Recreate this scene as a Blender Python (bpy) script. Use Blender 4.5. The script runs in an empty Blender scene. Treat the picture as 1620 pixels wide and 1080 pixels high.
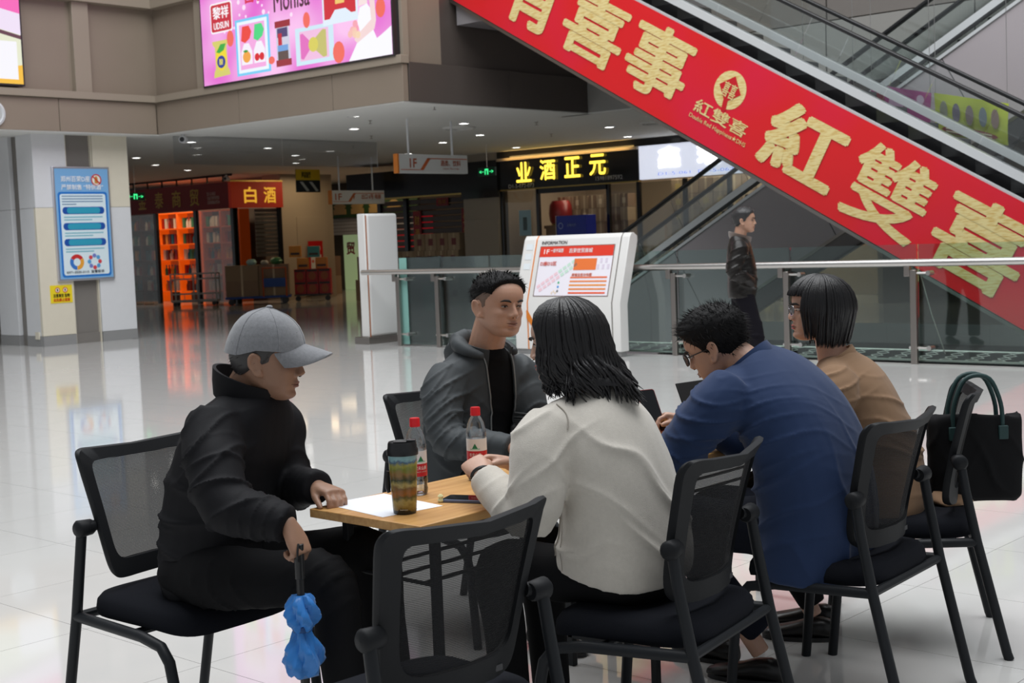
import bpy, bmesh, math, random
import numpy as np
from mathutils import Vector, Matrix
random.seed(7); np.random.seed(7)
SC = bpy.context.scene
COL = SC.collection
R = math.radians

# ---------------------------------------------------------------- camera, light, exposure
cam_d = bpy.data.cameras.new('camera'); cam = bpy.data.objects.new('camera', cam_d); COL.objects.link(cam)
cam_d.sensor_width = 36.0; cam_d.lens = 2180 * 36.0 / 1620
cam_d.clip_start = 0.05; cam_d.clip_end = 300
ph, pt, rl = R(42.18), R(4.30), R(2.18)
fw = Vector((-math.sin(ph)*math.cos(pt), math.cos(ph)*math.cos(pt), -math.sin(pt)))
r0 = Vector((math.cos(ph), math.sin(ph), 0)); u0 = r0.cross(fw)
rr = r0*math.cos(rl) - u0*math.sin(rl); uu = r0*math.sin(rl) + u0*math.cos(rl)
cam.matrix_world = Matrix(((rr.x, uu.x, -fw.x, 0), (rr.y, uu.y, -fw.y, 0), (rr.z, uu.z, -fw.z, 1.5), (0, 0, 0, 1)))
cam_d.dof.use_dof = True; cam_d.dof.focus_distance = 4.3; cam_d.dof.aperture_fstop = 9.0
SC.camera = cam
SC.view_settings.view_transform = 'Standard'; SC.view_settings.look = 'None'
SC.view_settings.exposure = 0.0; SC.view_settings.gamma = 1.0; SC.view_settings.use_curve_mapping = False

W = bpy.data.worlds.new('world'); SC.world = W; W.use_nodes = True
bg = W.node_tree.nodes['Background']; bg.inputs[0].default_value = (0.90, 0.95, 1.0, 1); bg.inputs[1].default_value = 0.30

def area(name, loc, sx, sy, power, col, rot=(0, 0, 0)):
    l = bpy.data.lights.new(name, 'AREA'); l.shape = 'RECTANGLE'; l.size = sx; l.size_y = sy; l.energy = power; l.color = col
    o = bpy.data.objects.new(name, l); COL.objects.link(o); o.location = loc; o.rotation_euler = rot
    return o
# the glazed roof over the atrium
area('atrium_skylight', (-6.5, 6.5, 15.0), 20, 15, 4000, (0.97, 0.985, 1.0))

# ---------------------------------------------------------------- helpers
MATS = {}
def mat(name, col, rough=0.6, metal=0.0, spec=0.5, emit=None, es=1.0, var=0.0, vscale=8.0, bump=0.0, bscale=60.0,
        trans=0.0, alpha=1.0, coat=0.0, sheen=0.0, stretch=None):
    if name in MATS: return MATS[name]
    m = bpy.data.materials.new(name); m.use_nodes = True; nt = m.node_tree; b = nt.nodes['Principled BSDF']
    c = (*col, 1)
    b.inputs['Base Color'].default_value = c; b.inputs['Roughness'].default_value = rough
    b.inputs['Metallic'].default_value = metal; b.inputs['Specular IOR Level'].default_value = spec
    b.inputs['Transmission Weight'].default_value = trans; b.inputs['Alpha'].default_value = alpha
    b.inputs['Coat Weight'].default_value = coat; b.inputs['Sheen Weight'].default_value = sheen
    if sheen: b.inputs['Sheen Roughness'].default_value = 0.5
    if emit: b.inputs['Emission Color'].default_value = (*emit, 1); b.inputs['Emission Strength'].default_value = es
    if var or bump:
        tc = nt.nodes.new('ShaderNodeTexCoord'); mp = nt.nodes.new('ShaderNodeMapping'); nt.links.new(tc.outputs['Object'], mp.inputs[0])
        if stretch: mp.inputs['Scale'].default_value = stretch
    if var:
        n = nt.nodes.new('ShaderNodeTexNoise'); n.inputs['Scale'].default_value = vscale; n.inputs['Detail'].default_value = 6
        nt.links.new(mp.outputs[0], n.inputs['Vector'])
        mx = nt.nodes.new('ShaderNodeMix'); mx.data_type = 'RGBA'
        nt.links.new(n.outputs['Fac'], mx.inputs['Factor'])
        mx.inputs['A'].default_value = (*[max(0, x*(1-var)) for x in col], 1); mx.inputs['B'].default_value = (*[min(1, x*(1+var)) for x in col], 1)
        nt.links.new(mx.outputs['Result'], b.inputs['Base Color'])
    if bump:
        n2 = nt.nodes.new('ShaderNodeTexNoise'); n2.inputs['Scale'].default_value = bscale; n2.inputs['Detail'].default_value = 4
        nt.links.new(mp.outputs[0], n2.inputs['Vector'])
        bp = nt.nodes.new('ShaderNodeBump'); bp.inputs['Strength'].default_value = bump; bp.inputs['Distance'].default_value = 0.01
        nt.links.new(n2.outputs['Fac'], bp.inputs['Height']); nt.links.new(bp.outputs[0], b.inputs['Normal'])
    MATS[name] = m; return m

def glass(name, col, alpha, rough=0.03, refl=0.9):
    """thin sheet of glass: mostly see-through, tinted, with mirror reflection"""
    if name in MATS: return MATS[name]
    m = bpy.data.materials.new(name); m.use_nodes = True; nt = m.node_tree; nt.nodes.clear()
    o = nt.nodes.new('ShaderNodeOutputMaterial'); t = nt.nodes.new('ShaderNodeBsdfTransparent'); t.inputs[0].default_value = (*col, 1)
    g = nt.nodes.new('ShaderNodeBsdfGlossy'); g.inputs['Roughness'].default_value = rough; g.inputs['Color'].default_value = (1, 1, 1, 1)
    fr = nt.nodes.new('ShaderNodeFresnel'); fr.inputs['IOR'].default_value = 1.45
    mu = nt.nodes.new('ShaderNodeMath'); mu.operation = 'MULTIPLY_ADD'; mu.inputs[1].default_value = refl; mu.inputs[2].default_value = alpha
    nt.links.new(fr.outputs[0], mu.inputs[0])
    mx = nt.nodes.new('ShaderNodeMixShader'); nt.links.new(mu.outputs[0], mx.inputs[0]); nt.links.new(t.outputs[0], mx.inputs[1]); nt.links.new(g.outputs[0], mx.inputs[2])
    nt.links.new(mx.outputs[0], o.inputs[0]); MATS[name] = m; return m

class MB:
    def __init__(s): s.v = []; s.f = []
    def add(s, vs, fs):
        n = len(s.v); s.v += [tuple(map(float, q)) for q in vs]; s.f += [tuple(i+n for i in f) for f in fs]; return s
    def box(s, c, d, rz=0.0, rot=None):
        hx, hy, hz = d[0]/2, d[1]/2, d[2]/2
        M = rot if rot is not None else Matrix.Rotation(rz, 3, 'Z')
        vs = [Vector(c) + M @ Vector((x*hx, y*hy, z*hz)) for z in (-1, 1) for y in (-1, 1) for x in (-1, 1)]
        return s.add(vs, [(0, 2, 3, 1), (4, 5, 7, 6), (0, 1, 5, 4), (2, 6, 7, 3), (0, 4, 6, 2), (1, 3, 7, 5)])
    def b2(s, a, b):
        return s.box([(a[i]+b[i])/2 for i in range(3)], [abs(b[i]-a[i]) for i in range(3)])
    def tube(s, pts, r, n=10, cap=True, flat=None):
        pts = [Vector(p) for p in pts]; k = len(pts)
        rs = r if isinstance(r, (list, tuple)) else [r]*k
        rings = []; prev = None
        for i in range(k):
            t = (pts[min(i+1, k-1)] - pts[max(i-1, 0)]).normalized()
            if prev is None:
                a = Vector((0, 0, 1)) if abs(t.z) < 0.9 else Vector((1, 0, 0)); x = a.cross(t).normalized()
            else:
                x = (prev - t*prev.dot(t)).normalized()
            prev = x; y = t.cross(x)
            rings.append([pts[i] + x*(rs[i]*math.cos(2*math.pi*j/n)) + y*(rs[i]*math.sin(2*math.pi*j/n)) for j in range(n)])
        vs = [q for g in rings for q in g]; fs = []
        for i in range(k-1):
            for j in range(n):
                a = i*n+j; b_ = i*n+(j+1) % n; fs.append((a, b_, b_+n, a+n))
        if cap: fs.append(tuple(range(n-1, -1, -1))); fs.append(tuple((k-1)*n+j for j in range(n)))
        return s.add(vs, fs)
    def lathe(s, prof, n=24, c=(0, 0, 0), axis='Z'):
        vs = []; fs = []
        for (r, h) in prof:
            for j in range(n):
                a = 2*math.pi*j/n; q = (r*math.cos(a), r*math.sin(a), h)
                if axis == 'X': q = (q[2], q[0], q[1])
                if axis == 'Y': q = (q[0], q[2], q[1])
                vs.append((q[0]+c[0], q[1]+c[1], q[2]+c[2]))
        for i in range(len(prof)-1):
            for j in range(n):
                a = i*n+j; b_ = i*n+(j+1) % n; fs.append((a, b_, b_+n, a+n))
        if prof[0][0] > 1e-6: fs.append(tuple(range(n-1, -1, -1)))
        if prof[-1][0] > 1e-6: fs.append(tuple((len(prof)-1)*n+j for j in range(n)))
        return s.add(vs, fs)
    def prism(s, poly, o, xd, yd, depth):
        """polygon (2d) on plane o + x*xd + y*yd, thickened by depth along xd x yd"""
        o, xd, yd = Vector(o), Vector(xd), Vector(yd); nn = xd.cross(yd).normalized()*depth; n = len(poly)
        a = [o + xd*p[0] + yd*p[1] for p in poly]
        return s.add(a + [q+nn for q in a], [tuple(range(n-1, -1, -1)), tuple(range(n, 2*n))] + [(i, (i+1) % n, n+(i+1) % n, n+i) for i in range(n)])
    def loft(s, rings, cap=True):
        n = len(rings[0]); vs = [q for g in rings for q in g]; fs = []
        for i in range(len(rings)-1):
            for j in range(n):
                a = i*n+j; b_ = i*n+(j+1) % n; fs.append((a, b_, b_+n, a+n))
        if cap: fs.append(tuple(range(n-1, -1, -1))); fs.append(tuple((len(rings)-1)*n+j for j in range(n)))
        return s.add(vs, fs)
    def mesh(s, name, fix=True):
        me = bpy.data.meshes.new(name); me.from_pydata(s.v, [], s.f)
        if fix:
            bm = bmesh.new(); bm.from_mesh(me); bmesh.ops.recalc_face_normals(bm, faces=bm.faces[:]); bm.to_mesh(me); bm.free()
        return me

def tag(o, label=None, cat=None, group=None, kind=None):
    if label: o['label'] = label
    if cat: o['category'] = cat
    if group: o['group'] = group
    if kind: o['kind'] = kind
    return o

def obj(name, mb, m, parent=None, smooth=35, bevel=0.0, label=None, cat=None, group=None, kind=None, seg=2):
    me = mb if isinstance(mb, bpy.types.Mesh) else mb.mesh(name)
    o = bpy.data.objects.new(name, me); COL.objects.link(o)
    if not me.materials: me.materials.append(m)
    if smooth:
        me.polygons.foreach_set('use_smooth', [True]*len(me.polygons)); me.set_sharp_from_angle(angle=R(smooth))
    if bevel:
        bv = o.modifiers.new('bevel', 'BEVEL'); bv.width = bevel; bv.segments = seg; bv.limit_method = 'ANGLE'; bv.angle_limit = R(40)
    if parent: o.parent = parent
    return tag(o, label, cat, group, kind)

def thing(name, loc, rz=0.0, label=None, cat=None, group=None):
    o = bpy.data.objects.new(name, None); COL.objects.link(o); o.location = loc; o.rotation_euler = (0, 0, rz); o.empty_display_size = 0.1
    return tag(o, label, cat, group)

def copy_tree(o, parent=None):
    c = o.copy(); COL.objects.link(c)
    if parent: c.parent = parent
    for ch in list(o.children): copy_tree(ch, c)
    return c

def letters(txt, parent, o, xd, yd, w, h, m, bold=0.0, depth=0.004, name='lettering', sx=None):
    """writing as thin solid letters fitted into a w x h box whose lower left corner is o"""
    cu = bpy.data.curves.new('t', 'FONT'); cu.body = txt; cu.size = 1; cu.resolution_u = 3; cu.space_line = 0.9
    t = bpy.data.objects.new('t', cu); COL.objects.link(t)
    dg = bpy.context.evaluated_depsgraph_get(); me = bpy.data.meshes.new_from_object(t.evaluated_get(dg))
    bpy.data.objects.remove(t); bpy.data.curves.remove(cu)
    if bold > 0:
        n0 = len(me.vertices); a0 = np.zeros(n0*3); me.vertices.foreach_get('co', a0); a0 = a0.reshape(-1, 3); F0 = [tuple(p.vertices) for p in me.polygons]
        VV = [a0]; FF = list(F0); nd = 8 if bold > 0.02 else 4
        for q in range(nd):
            an = 2*math.pi*q/nd + 0.4; VV.append(a0 + np.array((math.cos(an)*bold*1.2, math.sin(an)*bold*1.2, 0.0001*(q+1)))); FF += [tuple(i+n0*(q+1) for i in f) for f in F0]
        me = bpy.data.meshes.new('lettering'); me.from_pydata(np.vstack(VV).tolist(), [], FF)
    n = len(me.vertices); a = np.zeros(n*3); me.vertices.foreach_get('co', a); a = a.reshape(-1, 3)
    mn, mx = a.min(0), a.max(0); d = np.maximum(mx-mn, 1e-6)
    x = (a[:, 0]-mn[0])/d[0]*w; y = (a[:, 1]-mn[1])/d[1]*h
    o, xd, yd = np.array(o, float), np.array(xd, float), np.array(yd, float); nn = np.cross(xd, yd); nn /= np.linalg.norm(nn)
    P = o + x[:, None]*xd + y[:, None]*yd + nn*(depth + (a[:, 2:3]-mn[2])*(8 if w > 0.15 else 1))
    me.vertices.foreach_set('co', P.ravel()); me.update()
    me.materials.clear()
    return obj(name, me, m, parent, smooth=0)

def plate(pts, o, xd, yd, d0, th, mb=None):
    """flat printed shape: polygon lifted d0 above the plane and th thick"""
    mb = mb or MB(); o = Vector(o); nn = Vector(xd).cross(Vector(yd)).normalized()
    return mb.prism(pts, o + nn*d0, xd, yd, th)
def rect(x0, y0, x1, y1): return [(x0, y0), (x1, y0), (x1, y1), (x0, y1)]
def rrect(x0, y0, x1, y1, r, n=5):
    P = []
    for (cx, cy, a0) in ((x1-r, y0+r, -90), (x1-r, y1-r, 0), (x0+r, y1-r, 90), (x0+r, y0+r, 180)):
        for i in range(n+1):
            a = R(a0 + 90*i/n); P.append((cx+r*math.cos(a), cy+r*math.sin(a)))
    return P
def disc(cx, cy, rx, ry=None, n=20, a0=0, a1=360):
    ry = ry or rx; full = (a1-a0) >= 360
    return [(cx+rx*math.cos(R(a0+(a1-a0)*i/(n if full else n-1))), cy+ry*math.sin(R(a0+(a1-a0)*i/(n if full else n-1)))) for i in range(n)]
# ================================================================ the setting
M_tile = mat('floor_tile', (0.60, 0.595, 0.58), rough=0.06, spec=0.5, var=0.05, vscale=2.5)
M_grout = mat('floor_base', (0.56, 0.555, 0.54), rough=0.07, spec=0.5)
M_beam = mat('taupe_panel', (0.255, 0.205, 0.160), rough=0.45, var=0.06, vscale=1.5)
M_beam_t = mat('taupe_trim', (0.31, 0.26, 0.205), rough=0.45)
M_ceil = mat('ceiling_white', (0.76, 0.76, 0.73), rough=0.8)
M_white = mat('white_stone', (0.70, 0.71, 0.73), rough=0.25, var=0.03)
M_cream = mat('cream_stone', (0.72, 0.67, 0.55), rough=0.25, var=0.03)
M_strip = mat('grey_recess', (0.20, 0.185, 0.17), rough=0.4)
M_base = mat('grey_skirting', (0.27, 0.27, 0.27), rough=0.4)
M_dark = mat('dark_panel', (0.025, 0.025, 0.028), rough=0.3)
M_steel = mat('brushed_steel', (0.62, 0.60, 0.58), rough=0.28, metal=1.0)
M_steel_d = mat('dark_steel', (0.33, 0.30, 0.28), rough=0.32, metal=1.0)
M_rail_glass = glass('rail_glass', (0.80, 0.90, 0.88), 0.03)
M_gedge = mat('glass_edge', (0.25, 0.55, 0.50), rough=0.15, spec=0.6)
M_black = mat('black_metal', (0.02, 0.02, 0.022), rough=0.35)
M_grey_pan = mat('grey_cladding', (0.40, 0.36, 0.375), rough=0.35, var=0.04, vscale=0.8)
M_beige_w = mat('beige_wall', (0.42, 0.36, 0.28), rough=0.5)
M_lamp = mat('lamp_white', (1, 1, 1), emit=(1, 0.97, 0.9), es=9)
M_rubber = mat('rubber_black', (0.012, 0.012, 0.013), rough=0.35)

# floor: slabs with the stairwell cut out; tiles near the viewer are laid one by one
fl = MB()
fl.b2((-60, -14, -0.30), (14, 13.78, -0.003)); fl.b2((-60, 13.78, -0.30), (-14.6, 60, -0.003)); fl.b2((-14.6, 19.2, -0.30), (14, 60, -0.003))
floor = obj('floor', fl, M_grout, kind='structure', smooth=0)
def floor_pattern(m):
    nt = m.node_tree; b = nt.nodes['Principled BSDF']
    tc = nt.nodes.new('ShaderNodeTexCoord'); mp = nt.nodes.new('ShaderNodeMapping'); mp.inputs['Location'].default_value = (4.15, -2.85+0.8, 0)
    br = nt.nodes.new('ShaderNodeTexBrick'); br.offset = 0; br.inputs['Scale'].default_value = 1; br.inputs['Brick Width'].default_value = 0.8; br.inputs['Row Height'].default_value = 0.8
    br.inputs['Mortar Size'].default_value = 0.0015; br.inputs['Color1'].default_value = (0.62, 0.615, 0.60, 1); br.inputs['Color2'].default_value = (0.60, 0.595, 0.58, 1); br.inputs['Mortar'].default_value = (0.35, 0.34, 0.33, 1)
    nt.links.new(tc.outputs['Object'], mp.inputs[0]); nt.links.new(mp.outputs[0], br.inputs['Vector']); nt.links.new(br.outputs['Color'], b.inputs['Base Color'])
floor_pattern(M_grout)
def inview(x, y, z=0.0, mx=0.06):
    v = Vector((x, y, z-1.5)); d = v.dot(fw)
    if d < 0.3: return None
    return (0.5 + 2180*v.dot(rr)/d/1620, 0.5 + 2180*-v.dot(uu)/d/1080, d)
tm = MB().b2((-0.3988, -0.3988, -0.006), (0.3988, 0.3988, 0)).mesh('tile')
cand = []
for i in range(-60, 20):
    for j in range(-15, 30):
        x, y = -4.15 + 0.8*i + 0.4, 2.85 + 0.8*j + 0.4
        if y > 13.38: continue
        p = inview(x, y)
        if p and -0.12 < p[0] < 1.12 and p[1] < 1.35: cand.append((p[2], x, y))
cand.sort()
for d, x, y in cand[:290]:
    t = obj('tile', tm, M_tile, floor, smooth=0); t.location = (x, y, 0)

# lower storey seen down the stairwell
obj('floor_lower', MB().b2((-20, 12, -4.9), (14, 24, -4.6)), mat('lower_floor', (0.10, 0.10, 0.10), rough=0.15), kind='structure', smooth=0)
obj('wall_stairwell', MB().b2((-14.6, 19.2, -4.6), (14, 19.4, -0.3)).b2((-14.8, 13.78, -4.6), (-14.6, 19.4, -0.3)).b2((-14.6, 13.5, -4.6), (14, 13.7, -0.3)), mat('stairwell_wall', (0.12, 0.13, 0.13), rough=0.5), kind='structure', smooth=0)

# pillar with stone slabs
pil = obj('wall_pillar', MB().b2((-22.35, 11.70, 0), (-21.0, 13.36, 3.55)), M_strip, kind='structure', smooth=0)
for (y0, y1, m) in ((11.62, 12.22, M_cream), (12.72, 13.40, M_white)):
    for z0, z1 in ((0.17, 2.28), (2.284, 3.5)):
        obj('panel', MB().b2((-21.0, y0, z0), (-20.93, y1, z1)), M_cream if (m is M_cream) == (z0 < 1) else M_white, pil, bevel=0.006)  # cream and white swap by height, painting the uneven light on the slabs
    obj('skirting', MB().b2((-21.0, y0, 0), (-20.925, y1, 0.168)), M_base, pil)
for (x0, x1) in ((-21.45, -20.995), (-22.35, -21.72)):
    for z0, z1 in ((0.17, 2.28), (2.284, 3.5)):
        obj('panel', MB().b2((x0, 11.62, z0), (x1, 11.70, z1)), M_white, pil, bevel=0.006)
    obj('skirting', MB().b2((x0, 11.615, 0), (x1, 11.70, 0.168)), M_base, pil)
for y in (12.225, 12.70):
    obj('trim_bead', MB().b2((-21.0, y-0.008, 0), (-20.94, y+0.008, 3.5)), M_cream, pil)
obj('skirting', MB().b2((-21.02, 12.24, 0), (-20.97, 12.69, 0.168)), M_strip, pil)
sp = obj('socket_plate', MB().b2((-21.16, 11.60, 0.12), (-21.04, 11.62, 0.24)), M_cream, pil)
# next pillar further left
pil2 = obj('wall_pillar_far', MB().b2((-26.6, 11.1, 0), (-24.6, 12.6, 3.55)), M_white, kind='structure', smooth=0)
obj('panel', MB().b2((-24.6, 11.1, 0.15), (-24.55, 12.6, 2.9)), M_cream, pil2, bevel=0.006)

# taupe balcony front: left run, middle run, dark return and the rear run
bm_ = MB().b2((-21.6, -4, 3.5), (-20.56, 13.75, 4.04))
wl = obj('wall_balcony_left', MB().b2((-21.6, -4, 3.5), (-20.62, 13.85, 8.5)), M_beam, kind='structure', smooth=0)
for y0, y1 in ((2, 6.4), (6.41, 9.2), (9.21, 11.9), (11.91, 13.74)):
    obj('panel', MB().b2((-20.62, y0, 3.5), (-20.5, y1, 4.03)), M_beam, wl, bevel=0.004)
obj('ledge', MB().b2((-20.62, 2, 4.034), (-20.44, 13.72, 4.15)), M_beam_t, wl, bevel=0.006)
obj('pilaster', MB().b2((-20.62, 12.25, 4.15), (-20.52, 12.55, 5.62)), M_beam_t, wl, bevel=0.005)
obj('ledge', MB().b2((-20.62, 2, 5.62), (-20.44, 13.72, 5.8)), M_beam_t, wl, bevel=0.006)
wm = obj('wall_balcony_middle', MB().b2((-20.62, 13.85, 3.5), (-14.42, 14.6, 8.5)), M_beam, kind='structure', smooth=0)
for x0, x1 in ((-20.5, -18.2), (-18.19, -15.9), (-15.89, -14.36)):
    obj('panel', MB().b2((x0, 13.75, 3.5), (x1, 13.85, 4.03)), M_beam, wm, bevel=0.004)
obj('ledge', MB().b2((-20.5, 13.69, 4.034), (-14.33, 13.86, 4.15)), M_beam_t, wm, bevel=0.006)
obj('pilaster', MB().b2((-19.3, 13.76, 4.15), (-19.06, 13.86, 5.62)), M_beam_t, wm, bevel=0.005)
obj('pilaster', MB().b2((-14.66, 13.78, 4.15), (-14.36, 13.9, 8.0)), M_beam_t, wm, bevel=0.005)
obj('ledge', MB().b2((-20.5, 13.69, 5.62), (-14.33, 13.86, 5.8)), M_beam_t, wm, bevel=0.006)
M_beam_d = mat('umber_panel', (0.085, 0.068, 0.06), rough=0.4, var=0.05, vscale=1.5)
wr = obj('wall_balcony_return', MB().b2((-14.9, 14.6, 3.5), (-14.42, 18.0, 8.5)), M_beam_d, kind='structure', smooth=0)
for y0, y1 in ((13.86, 16.0), (16.01, 18.0)):
    obj('panel', MB().b2((-14.42, y0, 3.5), (-14.34, y1, 4.06)), M_beam_d, wr, bevel=0.004)
M_rear = mat('rear_balcony', (0.30, 0.29, 0.27), rough=0.5, var=0.05, vscale=1.0)
wb = obj('wall_balcony_rear', MB().b2((-14.9, 18.0, 3.5), (14, 18.6, 10)), M_rear, kind='structure', smooth=0)
for k in range(8):
    obj('panel', MB().b2((-14.34+2.2*k, 17.9, 3.5), (-14.36+2.2*(k+1), 18.0, 4.4)), M_rear, wb, bevel=0.004)
    obj('panel', MB().b2((-14.34+2.2*k, 17.93, 4.42), (-14.36+2.2*(k+1), 18.0, 9.5)), mat('rear_balcony_upper', (0.19, 0.17, 0.155), rough=0.5), wb, bevel=0.004)
# upper landing of the red escalator
obj('wall_landing', MB().b2((-14.36, 14.9, 4.66), (-12.0, 18.0, 5.6)), mat('landing_grey', (0.27, 0.255, 0.265), rough=0.4), kind='structure', smooth=0)

# soffit under the balcony with recessed lamps, sprinklers and a light slot
cl = MB(); cl.b2((-60, -4, 3.5), (-20.62, 60, 3.7)); cl.b2((-20.62, 14.2, 3.5), (-14.9, 60, 3.7)); cl.b2((-14.9, 18.6, 3.5), (14, 60, 3.7))
cl.b2((-21.65, -4, 3.488), (-20.51, 13.76, 3.4995)); cl.b2((-20.65, 13.76, 3.488), (-14.37, 14.65, 3.4995)); cl.b2((-14.95, 14.65, 3.488), (-14.36, 18.02, 3.4995)); cl.b2((-14.95, 17.92, 3.488), (14, 18.65, 3.4995))
ceil = obj('ceiling', cl, M_ceil, kind='structure', smooth=0)
obj('light_slot', MB().b2((-14.72, 13.95, 3.492), (-14.66, 17.2, 3.5)), mat('slot_grey', (0.25, 0.24, 0.22)), ceil, smooth=0)
lampm = MB().lathe([(0.085, 0.0), (0.085, -0.012), (0.105, -0.016), (0.11, 0.0)], 16).mesh('lamp_ring')
lampd = MB().lathe([(0.0, -0.004), (0.085, -0.004)], 16).mesh('lamp_disc')
LAMPS = [(-16.4, 14.6), (-16.6, 17.3), (-16.0, 20.6), (-18.3, 19.5), (-18.2, 16.2), (-20.0, 20.2), (-17.4, 23.0), (-20.5, 23.0), (-21.6, 15.2), (-22.4, 17.6), (-23.6, 14.7), (-24.0, 19.6), (-25.6, 16.6), (-26.2, 21.4), (-27.6, 18.4), (-27.9, 15.4), (-22.8, 21.9), (-29.2, 20.4), (-13.4, 20.6), (-13.2, 23.0), (-24.8, 23.6)]
for k, (x, y) in enumerate(LAMPS):
    t = thing('downlight', (x, y, 3.5), 0, 'round recessed downlight glowing in the white soffit', 'ceiling light', 'recessed downlights in the soffit')
    a = obj('rim', lampm, M_white, t); b = obj('lens', lampd, M_lamp, t, smooth=0)
spm = MB().lathe([(0.03, 0), (0.03, -0.008), (0.008, -0.01), (0.008, -0.05), (0.03, -0.052), (0.03, -0.056), (0, -0.058)], 8).mesh('sprinkler')
for (x, y) in ((-14.9+0.2, 14.7), (-16.9, 15.4), (-15.9, 18.4), (-17.6, 20.8), (-19.3, 17.6), (-14.2, 19.6), (-12.9, 21.4), (-21.4, 19.0), (-22.2, 15.6)):
    o = obj('sprinkler', spm, M_steel_d, label='small metal fire sprinkler head hanging from the white soffit', cat='sprinkler', group='sprinkler heads in the soffit'); o.location = (x, y, 3.5)
gm = MB()
for i in range(4): gm.lathe([(0.30-0.075*i, 0), (0.30-0.075*i, -0.02), (0.26-0.075*i, -0.03), (0.255-0.075*i, 0)], 20)
gm = gm.mesh('air_vent')
for (x, y, l) in ((-17.3, 17.9, 'hanging wayfinding sign'), (-15.0, 20.7, 'lit gold shop letters'), (-13.4, 21.9, 'white lightbox sign')):
    o = obj('ceiling_vent', gm, M_ceil, label='round slotted air vent in the soffit near the '+l, cat='vent'); o.location = (x, y, 3.5)
# glass smoke curtain hanging below the soffit
gc = thing('smoke_curtain', (-20.5, 14.0, 3.5), 0, 'clear glass smoke curtain hanging from the soffit right of the stone pillar', 'glass curtain')
for k in range(2):
    obj('pane', MB().b2((-0.006, 0.05+k*2.4, -0.5), (0.006, 2.43+k*2.4, 0)), glass('curtain_glass', (0.82, 0.83, 0.84), 0.02), gc, smooth=0)

# security cameras, wall horn
def dome_camera(loc, lab, rz):
    t = thing('security_camera', loc, rz, lab, 'camera')
    obj('bracket', MB().tube([(0, 0, 0), (0, 0, -0.06)], 0.03, 10), M_white, t)
    obj('housing', MB().lathe([(0, 0.0), (0.055, 0.0), (0.065, 0.03), (0.065, 0.15), (0.05, 0.17), (0, 0.17)], 14, (0, -0.08, -0.10), 'Y'), M_white, t)
    obj('lens', MB().lathe([(0, -0.012), (0.04, -0.012), (0.045, 0.0)], 12, (0, -0.08, -0.10), 'Y'), M_black, t)
dome_camera((-20.2, 14.05, 3.5), 'white security camera under the balcony corner right of the stone pillar', 0.7)
dome_camera((-15.0, 23.2, 3.5), 'white security camera above the white lightbox sign', 0.4)
dome_camera((-15.9, 23.3, 3.5), 'white security camera left of another above the white lightbox sign', 0.9)
dome_camera((-30.2, 22.3, 3.45), 'white security camera above the red shop sign corner', 0.4)
t = thing('wall_speaker', (-20.5, 10.75, 3.74), 0, 'round white wall speaker on the balcony front at the left edge', 'speaker')
obj('ring', MB().lathe([(0.0, 0.0), (0.21, 0.0), (0.21, 0.03), (0.17, 0.05), (0.155, 0.03), (0.0, 0.02)], 28, (0, 0, 0), 'X'), M_white, t)
obj('cone', MB().lathe([(0.15, 0.034), (0.06, 0.026), (0.0, 0.05)], 24, (0, 0, 0), 'X'), mat('speaker_grey', (0.45, 0.47, 0.46)), t)
# ================================================================ screens, posters, signs
def S(r, g, b): return tuple((x/255/12.92 if x <= 10 else ((x/255+0.055)/1.055)**2.4) for x in (r, g, b))
def lit(r, g, b, k=1.0): return mat('lit_%d_%d_%d_%g' % (r, g, b, k), (0.02, 0.02, 0.02), rough=0.3, emit=S(r, g, b), es=k)
def prt(r, g, b): return mat('print_%d_%d_%d' % (r, g, b), S(r, g, b), rough=0.35)
XP, ZP, YP = (1, 0, 0), (0, 0, 1), (0, 1, 0)
LAY = [0]
def ink(par, name, poly, m, o, xd, yd, d=None, th=0.002):
    LAY[0] += 1; dd = d if d is not None else 0.004
    return obj(name, plate(poly, o, xd, yd, dd, th), m, par, smooth=0)

# large pink advertising screen on the balcony
sc_ = thing('video_screen', (-18.97, 13.67, 4.165), 0, 'large pink candy advertising screen on the balcony front', 'screen')
obj('casing', MB().b2((-0.03, 0.0, -0.03), (4.55, 0.12, 2.1)), M_black, sc_)
O = (0, 0, 0)
def pink_mat():
    m = bpy.data.materials.new('pink_screen'); m.use_nodes = True; nt = m.node_tree; b = nt.nodes['Principled BSDF']
    tc = nt.nodes.new('ShaderNodeTexCoord'); n = nt.nodes.new('ShaderNodeTexNoise'); n.inputs['Scale'].default_value = 0.9; n.inputs['Detail'].default_value = 1
    cr = nt.nodes.new('ShaderNodeValToRGB'); e = cr.color_ramp.elements
    e[0].position = 0.35; e[0].color = (*S(226, 90, 206), 1); e[1].position = 0.68; e[1].color = (*S(250, 196, 240), 1)
    nt.links.new(tc.outputs['Object'], n.inputs[0]); nt.links.new(n.outputs['Fac'], cr.inputs[0]); nt.links.new(cr.outputs[0], b.inputs['Emission Color'])
    b.inputs['Emission Strength'].default_value = 1.0; b.inputs['Base Color'].default_value = (0.02, 0.02, 0.02, 1); return m
ink(sc_, 'display', rect(0, 0, 4.51, 2.05), pink_mat(), O, XP, ZP, 0.001)
WH = lit(250, 245, 250)
ink(sc_, 'logo_box', rrect(0.26, 0.80, 0.84, 1.28, 0.05), WH, O, XP, ZP); ink(sc_, 'logo_box', rrect(0.285, 0.825, 0.815, 1.255, 0.04), lit(200, 40, 60), O, XP, ZP, 0.007)
letters('黎祥', sc_, (0.34, -0.011, 1.02), XP, ZP, 0.42, 0.2, WH, 0.02, 0.0); letters('UDSUN', sc_, (0.35, -0.011, 0.86), XP, ZP, 0.40, 0.11, WH, 0.02, 0.0)
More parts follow.
